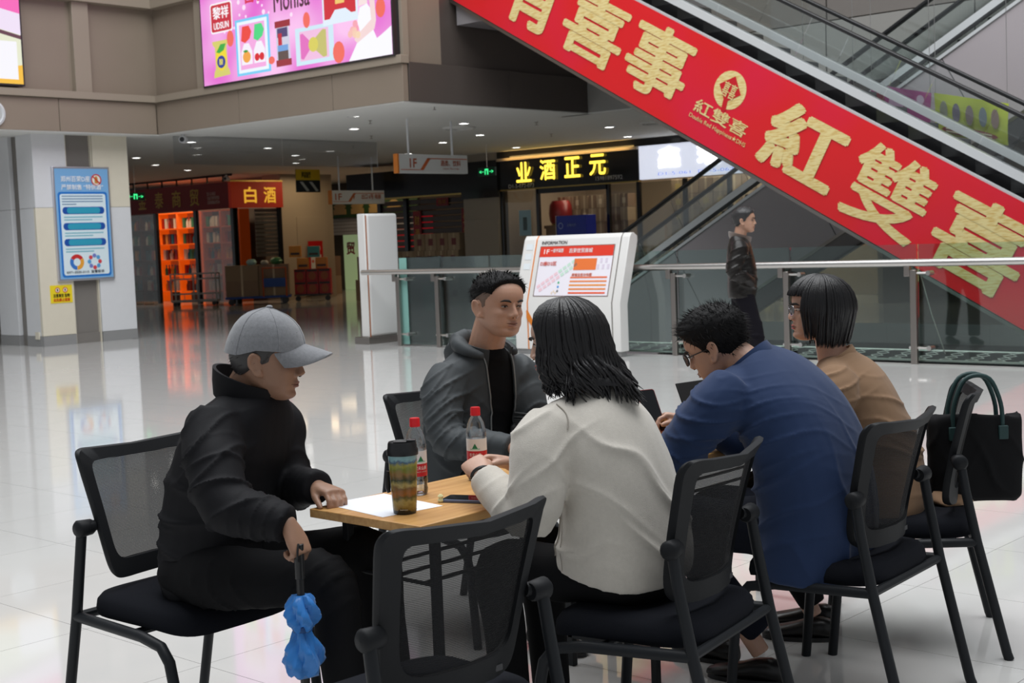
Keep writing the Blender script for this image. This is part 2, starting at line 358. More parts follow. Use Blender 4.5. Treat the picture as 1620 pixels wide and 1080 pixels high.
# lemon sweet bag
ink(sc_, 'sweet_bag', [(0.28, 0.10), (0.72, 0.12), (0.70, 0.2), (0.66, 0.24), (0.65, 0.58), (0.70, 0.63), (0.72, 0.68), (0.27, 0.68), (0.29, 0.62), (0.34, 0.58), (0.34, 0.24), (0.30, 0.19)], lit(214, 206, 110), O, XP, ZP)
ink(sc_, 'sweet_bag_print', disc(0.5, 0.40, 0.14, 0.20), lit(240, 215, 50), O, XP, ZP, 0.007); ink(sc_, 'sweet_bag_print', disc(0.5, 0.34, 0.11, 0.10), lit(40, 60, 150), O, XP, ZP, 0.010)
ink(sc_, 'leaf', [(0.38, 0.50), (0.5, 0.62), (0.64, 0.62), (0.58, 0.52), (0.46, 0.48)], lit(60, 170, 70), O, XP, ZP, 0.010)
letters('酸', sc_, (0.45, -0.0135, 0.29), XP, ZP, 0.10, 0.10, lit(240, 230, 80), 0.01, 0.0)
# framed fruit sweets
ink(sc_, 'picture_frame', rect(0.90, 0.06, 1.76, 0.94), lit(120, 205, 245), O, XP, ZP); ink(sc_, 'picture_frame', rect(0.95, 0.10, 1.71, 0.90), lit(235, 245, 255), O, XP, ZP, 0.007); ink(sc_, 'picture_frame', rect(1.01, 0.15, 1.65, 0.85), lit(243, 170, 225), O, XP, ZP, 0.010)
for cx, c1, c2 in ((1.18, (235, 70, 60), (240, 165, 70)), (1.50, (70, 215, 130), (215, 25, 40))):
    ink(sc_, 'wrapper', [(cx-0.13, 0.60), (cx-0.03, 0.56), (cx+0.09, 0.62), (cx+0.14, 0.72), (cx+0.08, 0.82), (cx-0.09, 0.82)], lit(*c1), O, XP, ZP, 0.013)
    ink(sc_, 'wrapper', [(cx-0.14, 0.22), (cx+0.14, 0.22), (cx+0.14, 0.42), (cx+0.06, 0.55), (cx-0.06, 0.55), (cx-0.14, 0.42)], lit(245, 240, 250), O, XP, ZP, 0.013)
    if cx < 1.3: ink(sc_, 'fruit', disc(cx, 0.34, 0.10, 0.09), lit(*c2), O, XP, ZP, 0.016); ink(sc_, 'leaf', disc(cx-0.02, 0.43, 0.06, 0.02, 10), lit(50, 150, 60), O, XP, ZP, 0.018)
    else:
        ink(sc_, 'fruit', disc(cx-0.06, 0.31, 0.06), lit(*c2), O, XP, ZP, 0.016); ink(sc_, 'fruit', disc(cx+0.06, 0.31, 0.06), lit(*c2), O, XP, ZP, 0.016)
letters('Monisa', sc_, (1.90, -0.008, 0.93), XP, ZP, 0.86, 0.32, lit(70, 25, 50), 0.012, 0.0)
letters('喜糖', sc_, (1.15, -0.008, 1.16), XP, ZP, 0.62, 0.34, lit(215, 40, 80), 0.02, 0.0)
# chocolate bar
ink(sc_, 'chocolate_bar', [(1.92, 0.12), (2.25, 0.12), (2.23, 0.76), (1.92, 0.76)], lit(205, 205, 225), O, XP, ZP)
for (y0, y1, c) in ((0.10, 0.20, (150, 30, 45)), (0.69, 0.79, (150, 30, 45)), (0.20, 0.33, (90, 70, 65)), (0.33, 0.42, (110, 160, 220)), (0.54, 0.68, (70, 60, 110))):
    ink(sc_, 'chocolate_bar_band', rect(1.90 if y1 < 0.21 or y0 > 0.68 else 1.95, y0, 2.27 if y1 < 0.21 or y0 > 0.68 else 2.20, y1), lit(*c), O, XP, ZP, 0.007)
ink(sc_, 'chocolate_bar_band', rect(1.97, 0.42, 2.06, 0.60), lit(190, 30, 50), O, XP, ZP, 0.009)
# gold bow sweet, red box sweet
ink(sc_, 'picture_frame', rect(2.38, 0.06, 3.26, 0.62), lit(205, 232, 245), O, XP, ZP); ink(sc_, 'picture_frame', rect(2.48, 0.12, 3.15, 0.56), lit(240, 190, 225), O, XP, ZP, 0.007)
ink(sc_, 'wrapper', [(2.50, 0.16), (2.56, 0.14), (2.72, 0.28), (2.72, 0.40), (2.56, 0.53), (2.50, 0.52)], lit(225, 110, 190), O, XP, ZP, 0.010); ink(sc_, 'wrapper', [(2.72, 0.26), (2.86, 0.24), (3.02, 0.13), (3.10, 0.14), (3.10, 0.53), (3.02, 0.54), (2.86, 0.44), (2.72, 0.42)], lit(195, 190, 110), O, XP, ZP, 0.010)
ink(sc_, 'wrapper', disc(2.80, 0.34, 0.11, 0.11), lit(215, 205, 90), O, XP, ZP, 0.013)
ink(sc_, 'picture_frame', rect(3.04, 0.58, 3.82, 1.30), lit(225, 238, 250), O, XP, ZP, 0.006)
ink(sc_, 'wrapper', [(3.08, 0.66), (3.20, 0.66), (3.32, 0.78), (3.56, 0.78), (3.68, 0.70), (3.78, 0.70), (3.78, 1.25), (3.08, 1.25)], lit(205, 35, 50), O, XP, ZP, 0.010); ink(sc_, 'wrapper', rect(3.34, 0.86, 3.54, 1.20), lit(240, 200, 110), O, XP, ZP, 0.013)
# bride in white
ink(sc_, 'dress', [(3.58, 0.0), (4.51, 0.0), (4.51, 0.40), (4.34, 0.32), (4.20, 0.26), (4.10, 0.45), (4.12, 0.66), (4.02, 0.78), (3.86, 0.74), (3.80, 0.55), (3.86, 0.36), (3.74, 0.2)], lit(248, 248, 255), O, XP, ZP, 0.006)
ink(sc_, 'arm', [(3.72, 0.30), (3.78, 0.24), (4.16, 0.40), (4.20, 0.52), (4.16, 1.3), (4.02, 1.3), (4.08, 0.78), (4.10, 0.54), (3.86, 0.40)], lit(243, 215, 215), O, XP, ZP, 0.009); ink(sc_, 'arm', [(3.84, 0.76), (3.90, 1.3), (4.03, 1.3), (4.03, 0.78)], lit(246, 225, 225), O, XP, ZP, 0.009)
for k in range(9):
    a = k*0.7; ink(sc_, 'flower', disc(3.74+0.10*math.cos(a)*(k % 3)/2, 0.42+0.10*math.sin(a)*(k % 3)/2, 0.055, n=10), lit(245, 150+8*k, 180), O, XP, ZP, 0.012+0.001*k)
for cx, cy, rx, ry in ((0.76, 0.68, 0.09, 0.13), (2.66, 0.72, 0.08, 0.12), (3.36, 0.16, 0.13, 0.16), (4.30, 0.68, 0.10, 0.14), (1.78, 0.22, 0.08, 0.06)):
    ink(sc_, 'petal', disc(cx, cy, rx, ry, 14), lit(240, 105, 90), O, XP, ZP, 0.005)
for k in range(26):
    ink(sc_, 'sparkle', disc(random.uniform(0.05, 4.0), random.choice((random.uniform(0.7, 1.5), random.uniform(0.9, 1.5))), random.uniform(0.02, 0.045), n=8), lit(252, 225, 248), O, XP, ZP, 0.003)

# left screen, only its right end in view
s2 = thing('video_screen', (-20.44, 8.6, 4.212), 0, 'bright advertising screen cut off by the left edge of the picture', 'screen')
obj('casing', MB().b2((-0.12, -0.03, -0.03), (-0.005, 2.71, 2.0)), M_black, s2)
ink(s2, 'display', rect(0, 0, 2.68, 1.95), lit(228, 232, 205), O, YP, ZP, 0.0)
ink(s2, 'image_band', [(0, 0), (2.68, 0), (2.68, 0.30), (2.05, 0.20), (1.2, 0.05), (0, 0.05)], lit(244, 190, 60), O, YP, ZP)
ink(s2, 'image_band', [(0, 1.25), (2.68, 0.70), (2.68, 0.76), (0, 1.32)], lit(95, 60, 70), O, YP, ZP); ink(s2, 'image_band', [(0, 1.33), (2.68, 0.77), (2.68, 1.16), (0, 1.6)], lit(238, 225, 245), O, YP, ZP)
ink(s2, 'image_band', [(0, 1.6), (2.68, 1.10), (2.68, 1.32), (0, 1.8)], lit(245, 105, 185), O, YP, ZP, 0.006); ink(s2, 'image_band', [(0, 1.8), (2.68, 1.32), (2.68, 1.7), (0, 1.95)], lit(205, 150, 95), O, YP, ZP)
ink(s2, 'code_panel', rect(2.0, 0.07, 2.6, 0.66), lit(245, 245, 250), O, YP, ZP, 0.006)

# blue notice poster on the pillar
po = thing('wall_poster', (-20.90, 11.93, 1.06), 0, 'tall blue notice poster in a silver frame on the stone pillar', 'poster')
obj('frame', MB().b2((-0.03, 0, 0), (0.02, 1.06, 1.90)), mat('frame_silver', (0.62, 0.62, 0.68), rough=0.35, metal=0.8), po, bevel=0.008)
OP = (0.02, 0, 0)
ink(po, 'sheet', rect(0.035, 0.035, 1.025, 1.865), prt(125, 178, 226), OP, YP, ZP, 0.001)
ink(po, 'blue_panel', rrect(0.07, 0.06, 0.99, 1.48, 0.05), prt(38, 118, 200), OP, YP, ZP, 0.003); ink(po, 'white_panel', rrect(0.105, 0.095, 0.955, 1.445, 0.04), prt(222, 238, 245), OP, YP, ZP, 0.005)
letters('郑州百荣D座', po, (0.029, 0.14, 1.645), YP, ZP, 0.54, 0.10, prt(245, 250, 255), 0.012, 0.0); letters('严禁制售 “特供酒”', po, (0.029, 0.14, 1.515), YP, ZP, 0.78, 0.09, prt(245, 250, 255), 0.012, 0.0)
ring = disc(0, 0, 0.10, n=24)
def annulus(cx, cy, r1, r2, a0=0, a1=360, n=24):
    A = [(cx+r1*math.cos(R(a0+(a1-a0)*i/n)), cy+r1*math.sin(R(a0+(a1-a0)*i/n))) for i in range(n+1)]
    B = [(cx+r2*math.cos(R(a0+(a1-a0)*i/n)), cy+r2*math.sin(R(a0+(a1-a0)*i/n))) for i in range(n, -1, -1)]
    return A+B
def ringpart(par, name, cx, cy, r1, r2, m, o, xd, yd, d, a0=0, a1=360):
    mb = MB(); n = 12
    for i in range(n):
        b0, b1 = a0+(a1-a0)*i/n, a0+(a1-a0)*(i+1)/n
        plate([(cx+r2*math.cos(R(b0)), cy+r2*math.sin(R(b0))), (cx+r1*math.cos(R(b0)), cy+r1*math.sin(R(b0))), (cx+r1*math.cos(R(b1)), cy+r1*math.sin(R(b1))), (cx+r2*math.cos(R(b1)), cy+r2*math.sin(R(b1)))], o, xd, yd, d, 0.002, mb)
    return obj(name, mb, m, par, smooth=0)
ink(po, 'prohibition_sign', disc(0.80, 1.68, 0.085), prt(235, 235, 225), OP, YP, ZP, 0.004); ink(po, 'bottle_icon', [(0.77, 1.62), (0.83, 1.62), (0.83, 1.70), (0.815, 1.74), (0.785, 1.74), (0.77, 1.70)], prt(200, 140, 60), OP, YP, ZP, 0.006)
ringpart(po, 'prohibition_sign', 0.80, 1.68, 0.10, 0.08, prt(205, 40, 45), OP, YP, ZP, 0.007); ink(po, 'prohibition_sign', [(0.73, 1.73), (0.745, 1.745), (0.87, 1.63), (0.855, 1.615)], prt(205, 40, 45), OP, YP, ZP, 0.008)
for zc in (1.17, 0.905, 0.64):
    ink(po, 'heading_bar', rrect(0.14, zc-0.06, 0.92, zc+0.06, 0.055), prt(34, 84, 168), OP, YP, ZP, 0.007); ink(po, 'heading_bar', rrect(0.22, zc-0.05, 0.84, zc+0.05, 0.045), prt(52, 160, 190), OP, YP, ZP, 0.009)
    for q in range(2): ink(po, 'text_line', rect(0.16, zc-0.12-0.045*q, 0.88-0.2*q, zc-0.10-0.045*q), prt(130, 190, 205), OP, YP, ZP, 0.007)
for q in range(4): ink(po, 'text_line', rect(0.14, 1.40-0.045*q, 0.90-0.5*(q == 3), 1.418-0.045*q), prt(120, 150, 180), OP, YP, ZP, 0.007)
for k, c in enumerate(((205, 50, 50), (60, 120, 200), (235, 165, 60))): ringpart(po, 'ring_chart', 0.35, 0.31, 0.13, 0.065, prt(*c), OP, YP, ZP, 0.007, 30+120*k, 148+120*k)
ringpart(po, 'ring_chart', 0.68, 0.31, 0.105, 0.095, prt(110, 190, 220), OP, YP, ZP, 0.007)
for k in range(8): ink(po, 'ring_dot', disc(0.68+0.10*math.cos(k*math.pi/4), 0.31+0.10*math.sin(k*math.pi/4), 0.035, n=12), prt(*((215, 70, 80), (90, 160, 215), (120, 130, 200))[k % 3]), OP, YP, ZP, 0.009)
letters('0371-5535-2115  监督投诉', po, (0.03, 0.15, 0.12), YP, ZP, 0.70, 0.05, prt(30, 40, 60), 0.005, 0.0)
yw = thing('warning_sign', (-20.93, 11.785, 0.705), 0, 'small yellow warning notice under the blue poster on the pillar', 'sign')
obj('sheet', MB().b2((0.0, 0, 0), (0.008, 0.40, 0.295)), prt(240, 215, 40), yw)
ringpart(yw, 'border', 0, 0, 0.001, 0.0005, prt(30, 30, 30), (0.008, 0.02, 0.02), YP, ZP, 0.001)
for cx in (0.13, 0.27):
    ink(yw, 'pictogram', disc(cx, 0.215, 0.04), prt(250, 245, 235), (0.008, 0, 0), YP, ZP, 0.001); ringpart(yw, 'pictogram', cx, 0.215, 0.045, 0.034, prt(205, 40, 40), (0.008, 0, 0), YP, ZP, 0.003); ink(yw, 'pictogram', rect(cx-0.012, 0.195, cx+0.012, 0.235), prt(40, 40, 40), (0.008, 0, 0), YP, ZP, 0.0035)
letters('注意高空 坠物', yw, (0.010, 0.05, 0.095), YP, ZP, 0.30, 0.06, prt(20, 20, 20), 0.02, 0.0); letters('此处禁止逗留', yw, (0.010, 0.05, 0.025), YP, ZP, 0.30, 0.055, prt(215, 40, 30), 0.02, 0.0)

# ---------------------------------------------------------------- glass railing round the stairwell
RY = 13.70
rail = thing('glass_railing', (-14.6, RY, 0), 0, 'long glass railing with steel posts and steel handrail along the stairwell', 'railing')
def rx(x): return x + 14.6
obj('handrail', MB().tube([(-0.75, 0.0, 1.07), (rx(-4), 0.0, 1.075), (rx(6), 0, 1.08)], 0.04, 14), M_steel, rail)
PX = [-14.6, -13.8, -12.86, -11.30, -9.74, -8.18, -6.64, -5.06, -3.5]
for x in PX:
    p = obj('post', MB().b2((rx(x)-0.035, -0.02, 0), (rx(x)+0.035, 0.03, 1.0)), M_steel_d, rail, bevel=0.006)
    obj('bracket', MB().b2((rx(x)-0.10, -0.025, 0.93), (rx(x)-0.035, 0.035, 1.04)), M_steel_d, p, bevel=0.006)
    for zc in (0.17, 0.965): obj('clamp', MB().tube([(rx(x)-0.06, 0.01, zc), (rx(x)+0.16, 0.01, zc)], 0.014, 8).lathe([(0, -0.015), (0.026, -0.015), (0.026, 0.09), (0, 0.09)], 12, (rx(x)+0.17, 0.0, zc), 'Y'), M_steel, p)
for a, b in zip(PX[:-1], PX[1:]):
    obj('pane', MB().b2((rx(a)+0.02, 0.07, 0.02), (rx(b)-0.0, 0.082, 1.27)), M_rail_glass, rail, smooth=0)
obj('pane_edge', MB().b2((-0.02, 0.06, 0.02), (0.13, 0.068, 1.27)), mat('edge_green', (0.32, 0.62, 0.56), rough=0.12, alpha=0.75), rail, smooth=0)
obj('pane', MB().b2((-0.012, 0.09, 0.02), (0.0, 0.9, 1.27)), M_rail_glass, rail, smooth=0)
# safety net and its cord
nt_ = MB(); q = 0.30
for k in range(0, 63):
    x = -14.5 + k*q
    for s_ in (-1, 1):
        pts = []
        for i in range(8):
            pts.append((x + (q/2 if (i % 2) == (0 if s_ > 0 else 1) else 0), 13.82 + i*0.15, 0.03 - 0.05*math.sin(i/7*math.pi)))
        nt_.tube(pts, 0.0035, 4, cap=False)
nt_.tube([(-14.5, 14.87, 0.03), (4.5, 14.87, 0.03)], 0.012, 6); nt_.tube([(-14.5, 13.82, 0.03), (4.5, 13.82, 0.03)], 0.012, 6)
obj('safety_net', nt_, mat('net_cord', (0.66, 0.68, 0.62), rough=0.8), label='white knotted safety net stretched over the stairwell behind the glass', cat='net', smooth=0)
obj('net_cord', MB().tube([(-6.62, 13.80, 1.0), (-6.58, 14.0, 0.5), (-6.55, 14.25, 0.06)], 0.006, 5), mat('net_cord', (0.66, 0.68, 0.62)), label='thin white cord running from a railing post down to the net', cat='cord')

# ---------------------------------------------------------------- escalators
TH = R(29.3)
M_silver = mat('silver_paint', (0.66, 0.68, 0.69), rough=0.3, metal=0.25)
def escalator(name, lab, p0, L, y0, y1, up, mclad, h=1.28, rise=TH):
    """p0 = point (x, z) on the lower edge of the near cladding; the run goes along +X, downward if up < 0"""
    t = thing(name, (p0[0], y0, p0[1]), 0, lab, 'escalator')
    d = Vector((math.cos(rise), 0, up*math.sin(rise))); n = Vector((-up*math.sin(rise), 0, math.cos(rise))); Yv = Vector((0, 1, 0)); wy = y1-y0
    def slab(name_, s0, s1, t0, t1, a, b, m, bev=0.0):
        mb = MB(); vs = [d*s + n*tt + Yv*yy for yy in (a, b) for (s, tt) in ((s0, t0), (s1, t0), (s1, t1), (s0, t1))]
        mb.add(vs, [(0, 1, 2, 3), (7, 6, 5, 4), (0, 4, 5, 1), (1, 5, 6, 2), (2, 6, 7, 3), (3, 7, 4, 0)])
        return obj(name_, mb, m, t, bevel=bev)
    slab('cladding', 0, L, 0, h-0.06, 0.0, 0.06, mclad); slab('cladding', 0, L, 0, h-0.06, wy-0.06, wy, mclad)
    slab('underside', 0, L, 0.0, 0.06, 0.06, wy-0.06, M_grey_pan)
    for a, b in ((-0.02, 0.05), (wy-0.05, wy+0.02)):
        slab('edge_trim', 0, L, -0.03, 0.012, a, b, M_steel_d); slab('edge_trim', 0, L, h-0.06, h-0.02, a, b, M_silver)
        yy0, yy1 = (0.10, 0.26) if a < 0.5 else (wy-0.26, wy-0.10)
        slab('skirt_deck', 0, L, h+0.11, h+0.20, yy0, yy1, M_silver)
        gy = 0.18 if a < 0.5 else wy-0.18
        k = 0; s0 = 0.0
        while s0 < L-0.3:
            slab('pane', s0+0.006, min(L, s0+1.3), h+0.20, h+0.72, gy-0.006, gy+0.006, glass('escalator_glass', (0.93, 0.955, 0.95), 0.02)); s0 += 1.306
        slab('handrail', 0, L, h+0.71, h+0.76, gy-0.045, gy+0.045, M_rubber, 0.015)
    sm = None
    for i in range(int(L/0.46)):
        c = d*(0.46*i+0.2)
        mb = MB(); z1 = (n*(h+0.0)).z
        o = obj('step', MB().b2((-0.2, 0.30, -0.22), (0.2, wy-0.30, 0.0)) if sm is None else sm, M_black, t, smooth=0)
        sm = o.data; o.location = c + n*(h+0.02)
    obj('step_well', MB().add([d*s + n*tt + Yv*yy for yy in (0.26, wy-0.26) for (s, tt) in ((0, h-0.35), (L, h-0.35), (L, h-0.25), (0, h-0.25))], [(0, 1, 2, 3), (7, 6, 5, 4), (0, 4, 5, 1), (1, 5, 6, 2), (2, 6, 7, 3), (3, 7, 4, 0)]), M_black, t, smooth=0)
    return t, d, n
M_esc1 = mat('escalator_red_side', S(190, 25, 35), rough=0.3)
e1, d1, n1 = escalator('escalator', 'escalator with the red banner on its side, descending to the right behind the railing', (-15.2, 5.03+0.79*math.tan(TH)), 13.2, 14.84, 16.24, -1, M_grey_pan)
e2, d2, n2 = escalator('escalator', 'escalator behind the red banner, rising to the right with grey side panels', (-13.4, 0.677-(2.97)*math.tan(TH)), 15.5, 16.75, 17.85, 1, M_grey_pan, h=1.22)
for s_ in (0.0, 2.4, 4.8, 7.2, 9.6):
    mb = MB().tube([d2*s_ + Vector((0, -0.001, 0)), d2*s_ + n2*1.16 + Vector((0, -0.001, 0))], 0.006, 4); obj('panel_joint', mb, M_black, e2, smooth=0)
for yy in (0.18, 0.92):
    pts = [d2*0.0 + n2*1.95 + Vector((0, yy, 0))]
    c = pts[0] + Vector((-0.6, 0, -0.42))
    for i in range(11):
        a = R(75 + 20*i); pts.append(c + Vector((0.36*math.cos(a), 0, 0.36*math.sin(a))))
    pts.append(c + Vector((0.5, 0, -0.38)))
    obj('handrail', MB().tube(pts, 0.035, 8), M_rubber, e2)

# the banner
bn = thing('banner', (-14.41, 14.80, 5.03), 0, 'long red banner with gold Chinese characters along the side of the escalator', 'banner')
d3, n3 = tuple(d1), tuple(n1)
def red_mat():
    m = bpy.data.materials.new('banner_red'); m.use_nodes = True; nt = m.node_tree; b = nt.nodes['Principled BSDF']
    tc = nt.nodes.new('ShaderNodeTexCoord'); n = nt.nodes.new('ShaderNodeTexNoise'); n.inputs['Scale'].default_value = 0.8; n.inputs['Detail'].default_value = 1
    cr = nt.nodes.new('ShaderNodeValToRGB'); e = cr.color_ramp.elements
    e[0].position = 0.45; e[0].color = (*S(218, 32, 38), 1); e[1].position = 0.95; e[1].color = (*S(216, 28, 74), 1)
    nt.links.new(tc.outputs['Object'], n.inputs[0]); nt.links.new(n.outputs['Fac'], cr.inputs[0]); nt.links.new(cr.outputs[0], b.inputs['Base Color'])
    b.inputs['Roughness'].default_value = 0.3; return m
def gold_mat():
    m = bpy.data.materials.new('banner_gold'); m.use_nodes = True; nt = m.node_tree; b = nt.nodes['Principled BSDF']
    tc = nt.nodes.new('ShaderNodeTexCoord'); mp = nt.nodes.new('ShaderNodeMapping'); mp.inputs['Rotation'].default_value = (0, 0.6, 0); mp.inputs['Scale'].default_value = (6, 6, 34)
    n = nt.nodes.new('ShaderNodeTexNoise'); n.inputs['Scale'].default_value = 1.6; n.inputs['Detail'].default_value = 5
    cr = nt.nodes.new('ShaderNodeValToRGB'); e = cr.color_ramp.elements
    e[0].position = 0.30; e[0].color = (*S(206, 168, 88), 1); e[1].position = 0.55; e[1].color = (*S(228, 210, 150), 1)
    nt.links.new(tc.outputs['Object'], mp.inputs[0]); nt.links.new(mp.outputs[0], n.inputs[0]); nt.links.new(n.outputs['Fac'], cr.inputs[0]); nt.links.new(cr.outputs[0], b.inputs['Base Color'])
    b.inputs['Roughness'].default_value = 0.4; return m
M_gold = gold_mat(); OB = (0, 0, 0)
ink(bn, 'vinyl_sheet', rect(-0.75, 0.03, 12.1, 1.24), red_mat(), OB, d3, n3, 0.0, 0.006)
def bl(txt, s0, s1, t0, t1, bold): 
    p = Vector(d3)*s0 + Vector(n3)*t0; letters(txt, bn, p, d3, n3, s1-s0, t1-t0, M_gold, bold, 0.010)
bl('家', -0.25, 0.75, 0.24, 1.12, 0.028); bl('有', 1.0, 2.05, 0.20, 1.12, 0.028); bl('喜', 2.2, 3.3, 0.22, 1.12, 0.022); bl('事', 3.4, 4.45, 0.22, 1.14, 0.022)
bl('紅', 5.80, 6.92, 0.20, 1.06, 0.03); bl('雙', 7.08, 8.14, 0.16, 1.10, 0.015); bl('喜', 8.30, 9.42, 0.16, 1.10, 0.022); bl('家', 9.85, 10.9, 0.20, 1.10, 0.028)
ink(bn, 'emblem_ring', disc(5.10, 0.80, 0.24, n=32), M_gold, OB, d3, n3, 0.008)
ink(bn, 'emblem_diamond', [(5.10, 0.985), (5.275, 0.81), (5.135, 0.67), (5.16, 0.54), (5.09, 0.54), (5.065, 0.67), (4.925, 0.81)], prt(198, 25, 38), OB, d3, n3, 0.0125)
letters('喜喜', bn, Vector(d3)*4.995 + Vector(n3)*0.70, d3, n3, 0.21, 0.19, M_gold, 0.01, 0.0155)
bl('紅雙喜', 4.70, 5.56, 0.35, 0.53, 0.012)
bl('Double Red Happiness★DHS', 4.68, 5.62, 0.245, 0.325, 0.005)

# cloth advertising banners hanging between the escalators
def ad_banner(x0, x1, z1, h, slope, c, c2, lab, txt, dots):
    t = thing('hanging_banner', (x0, 16.45, z1), 0, lab, 'banner'); w = x1-x0; n = 10
    def pt(u, v, d=0.0): return (w*u, 0.03*math.sin(u*9+v*3)+d, -slope*u - h*v)
    mb = MB(); vs = [pt(i/n, j/6) for i in range(n+1) for j in range(7)] + [pt(i/n, j/6, 0.006) for i in range(n+1) for j in range(7)]; N = (n+1)*7; fs = []
    for i in range(n):
        for j in range(6): a = i*7+j; fs += [(a, a+1, a+8, a+7), (N+a, N+a+7, N+a+8, N+a+1)]
    obj('cloth', mb.add(vs, fs), prt(*c), t)
    sl = (1, 0, -slope/w)
    for (u, v, r1, r2, cc) in dots: ink(t, 'picture', disc(0, 0, r1, r2, 14), prt(*cc), (w*u, -0.035, -slope*u-h*v), sl, ZP, 0.001)
    for q in range(2): ink(t, 'print_line', rect(0, 0, w*0.62, h*0.035), prt(*c2), (w*0.18, -0.036, -slope*0.18-h*(0.84+0.07*q)), sl, ZP, 0.004)
    for u in (0.02, 0.98): obj('cord', MB().tube([pt(u, 0), (w*u, 0, 1.2)], 0.004, 4), M_steel, t)
ad_banner(-8.52, -7.70, 3.30, 0.52, 0.20, (176, 70, 140), (240, 215, 235), 'pink cloth advertising banner seen through the escalator glass', '水蜜桃汁', ((0.18, 0.4, 0.07, 0.12, (150, 40, 60)), (0.45, 0.4, 0.10, 0.14, (225, 190, 220)), (0.28, 0.75, 0.06, 0.08, (90, 130, 200)), (0.85, 0.2, 0.05, 0.06, (230, 200, 225))))
ad_banner(-7.66, -6.72, 3.10, 0.50, 0.22, (190, 200, 60), (235, 225, 190), 'yellow cloth advertising banner seen through the escalator glass', '家庭装饮品', ((0.15, 0.4, 0.05, 0.12, (150, 150, 130)), (0.32, 0.42, 0.05, 0.12, (120, 110, 130)), (0.5, 0.42, 0.05, 0.12, (140, 120, 120)), (0.68, 0.42, 0.05, 0.12, (120, 130, 140)), (0.84, 0.42, 0.05, 0.12, (150, 120, 110)), (0.5, 0.85, 0.36, 0.05, (150, 50, 50))))
ad_banner(-9.50, -8.75, 3.55, 0.40, 0.30, (170, 95, 140), (235, 215, 230), 'dull pink cloth banner behind the escalator steps', '新品上市', ((0.2, 0.4, 0.06, 0.1, (200, 150, 180)), (0.6, 0.4, 0.1, 0.1, (210, 170, 195))))

gp = thing('display_stand', (-17.2, 16.9, 0), R(20), 'small pale green panel standing beyond the left end of the railing', 'stand')
obj('panel', MB().b2((-0.13, -0.01, 0.28), (0.13, 0.01, 0.72)), prt(140, 205, 200), gp, bevel=0.004); obj('post', MB().tube([(0, 0, 0.02), (0, 0, 0.28)], 0.02, 8), M_steel_d, gp); obj('base', MB().lathe([(0, 0), (0.16, 0), (0.16, 0.02), (0, 0.025)], 18), M_steel_d, gp)
# ---------------------------------------------------------------- information desk, totem, hanging signs
M_kw = mat('kiosk_white', (0.80, 0.79, 0.77), rough=0.3)
M_or = mat('kiosk_orange', S(225, 130, 40), rough=0.4)
kd = thing('information_board', (-11.98, 13.30, 0), 0, 'white slanted information board with a floor map in front of the railing', 'information board')
prof = [(0, 0.06), (0, 0.66), (0.24, 1.46), (0.28, 1.51), (0.33, 1.51), (0.40, 1.47), (0.40, 1.40), (0.16, 0.64), (0.16, 0.06)]
def kslab(x0, x1, off, m, nm, bev=0.0):
    mb = MB(); P = [(y+(off if i < 4 else -off), z) for i, (y, z) in enumerate(prof)]; n = len(P)
    vs = [(x0, y, z) for y, z in P] + [(x1, y, z) for y, z in P]
    mb.add(vs, [tuple(range(n-1, -1, -1)), tuple(range(n, 2*n))] + [(i, (i+1) % n, n+(i+1) % n, n+i) for i in range(n)])
    return obj(nm, mb, m, kd, smooth=20, bevel=bev)
kslab(0.0, 0.20, 0.0, M_kw, 'body', 0.008); kslab(0.20, 0.225, 0.012, M_or, 'orange_groove'); kslab(0.225, 1.58, 0.0, M_kw, 'body', 0.008); kslab(1.58, 1.60, 0.012, M_strip, 'shadow_groove'); kslab(1.60, 1.72, 0.0, M_kw, 'body', 0.008)
obj('plinth', MB().b2((0.02, 0.02, 0), (1.70, 0.14, 0.07)), M_base, kd)
ys, zs = Vector((0, 0.24, 0.80)).normalized(), None
KX, KY = (1, 0, 0), tuple(ys); KO = Vector((0.0, 0.0, 0.66))
def ki(name, poly, c, d=0.002): return ink(kd, name, poly, prt(*c), KO, KX, KY, d)
def kt(txt, x, y, w, h, c, b=0.01, d=0.009): return letters(txt, kd, KO + Vector(KX)*x + ys*y, KX, KY, w, h, prt(*c), b, d)
ki('map_frame', rect(0.30, 0.08, 1.52, 0.745), (120, 95, 85), 0.001); ki('map_sheet', rect(0.315, 0.09, 1.51, 0.735), (240, 236, 245), 0.004)
ki('map_header', rect(0.315, 0.60, 1.51, 0.735), (226, 62, 44), 0.007)
kt('INFORMATION', 0.32, 0.765, 0.42, 0.045, (60, 55, 55), 0.004, 0.004); kt('1F', 0.38, 0.64, 0.09, 0.06, (250, 240, 240)); kt('一层平面图', 0.49, 0.655, 0.21, 0.05, (250, 240, 240)); kt('百荣世贸商城', 0.80, 0.645, 0.38, 0.06, (250, 240, 240))
kt('D座D2区', 0.35, 0.485, 0.27, 0.055, (225, 90, 70)); ki('map_unit', rect(0.91, 0.42, 1.27, 0.57), (236, 122, 62), 0.007)
for i in range(9):
    for j in range(2): ki('map_unit', [(0.36+0.065*i+0.04*j, 0.12+0.04*i-0.045*j+0.06), (0.41+0.065*i+0.04*j, 0.15+0.04*i-0.045*j+0.06), (0.39+0.065*i+0.04*j, 0.185+0.04*i-0.045*j+0.06), (0.34+0.065*i+0.04*j, 0.155+0.04*i-0.045*j+0.06)], ((240, 205, 215) if i < 5 else (200, 228, 212)), 0.007)
for i in range(5): ki('map_unit', rect(1.285+0.04*i, 0.43+0.08*(i % 2), 1.32+0.04*i, 0.49+0.08*(i % 2)), (222, 212, 228), 0.007)
kt('商城业态分布图', 0.90, 0.34, 0.32, 0.04, (225, 110, 70), 0.006)
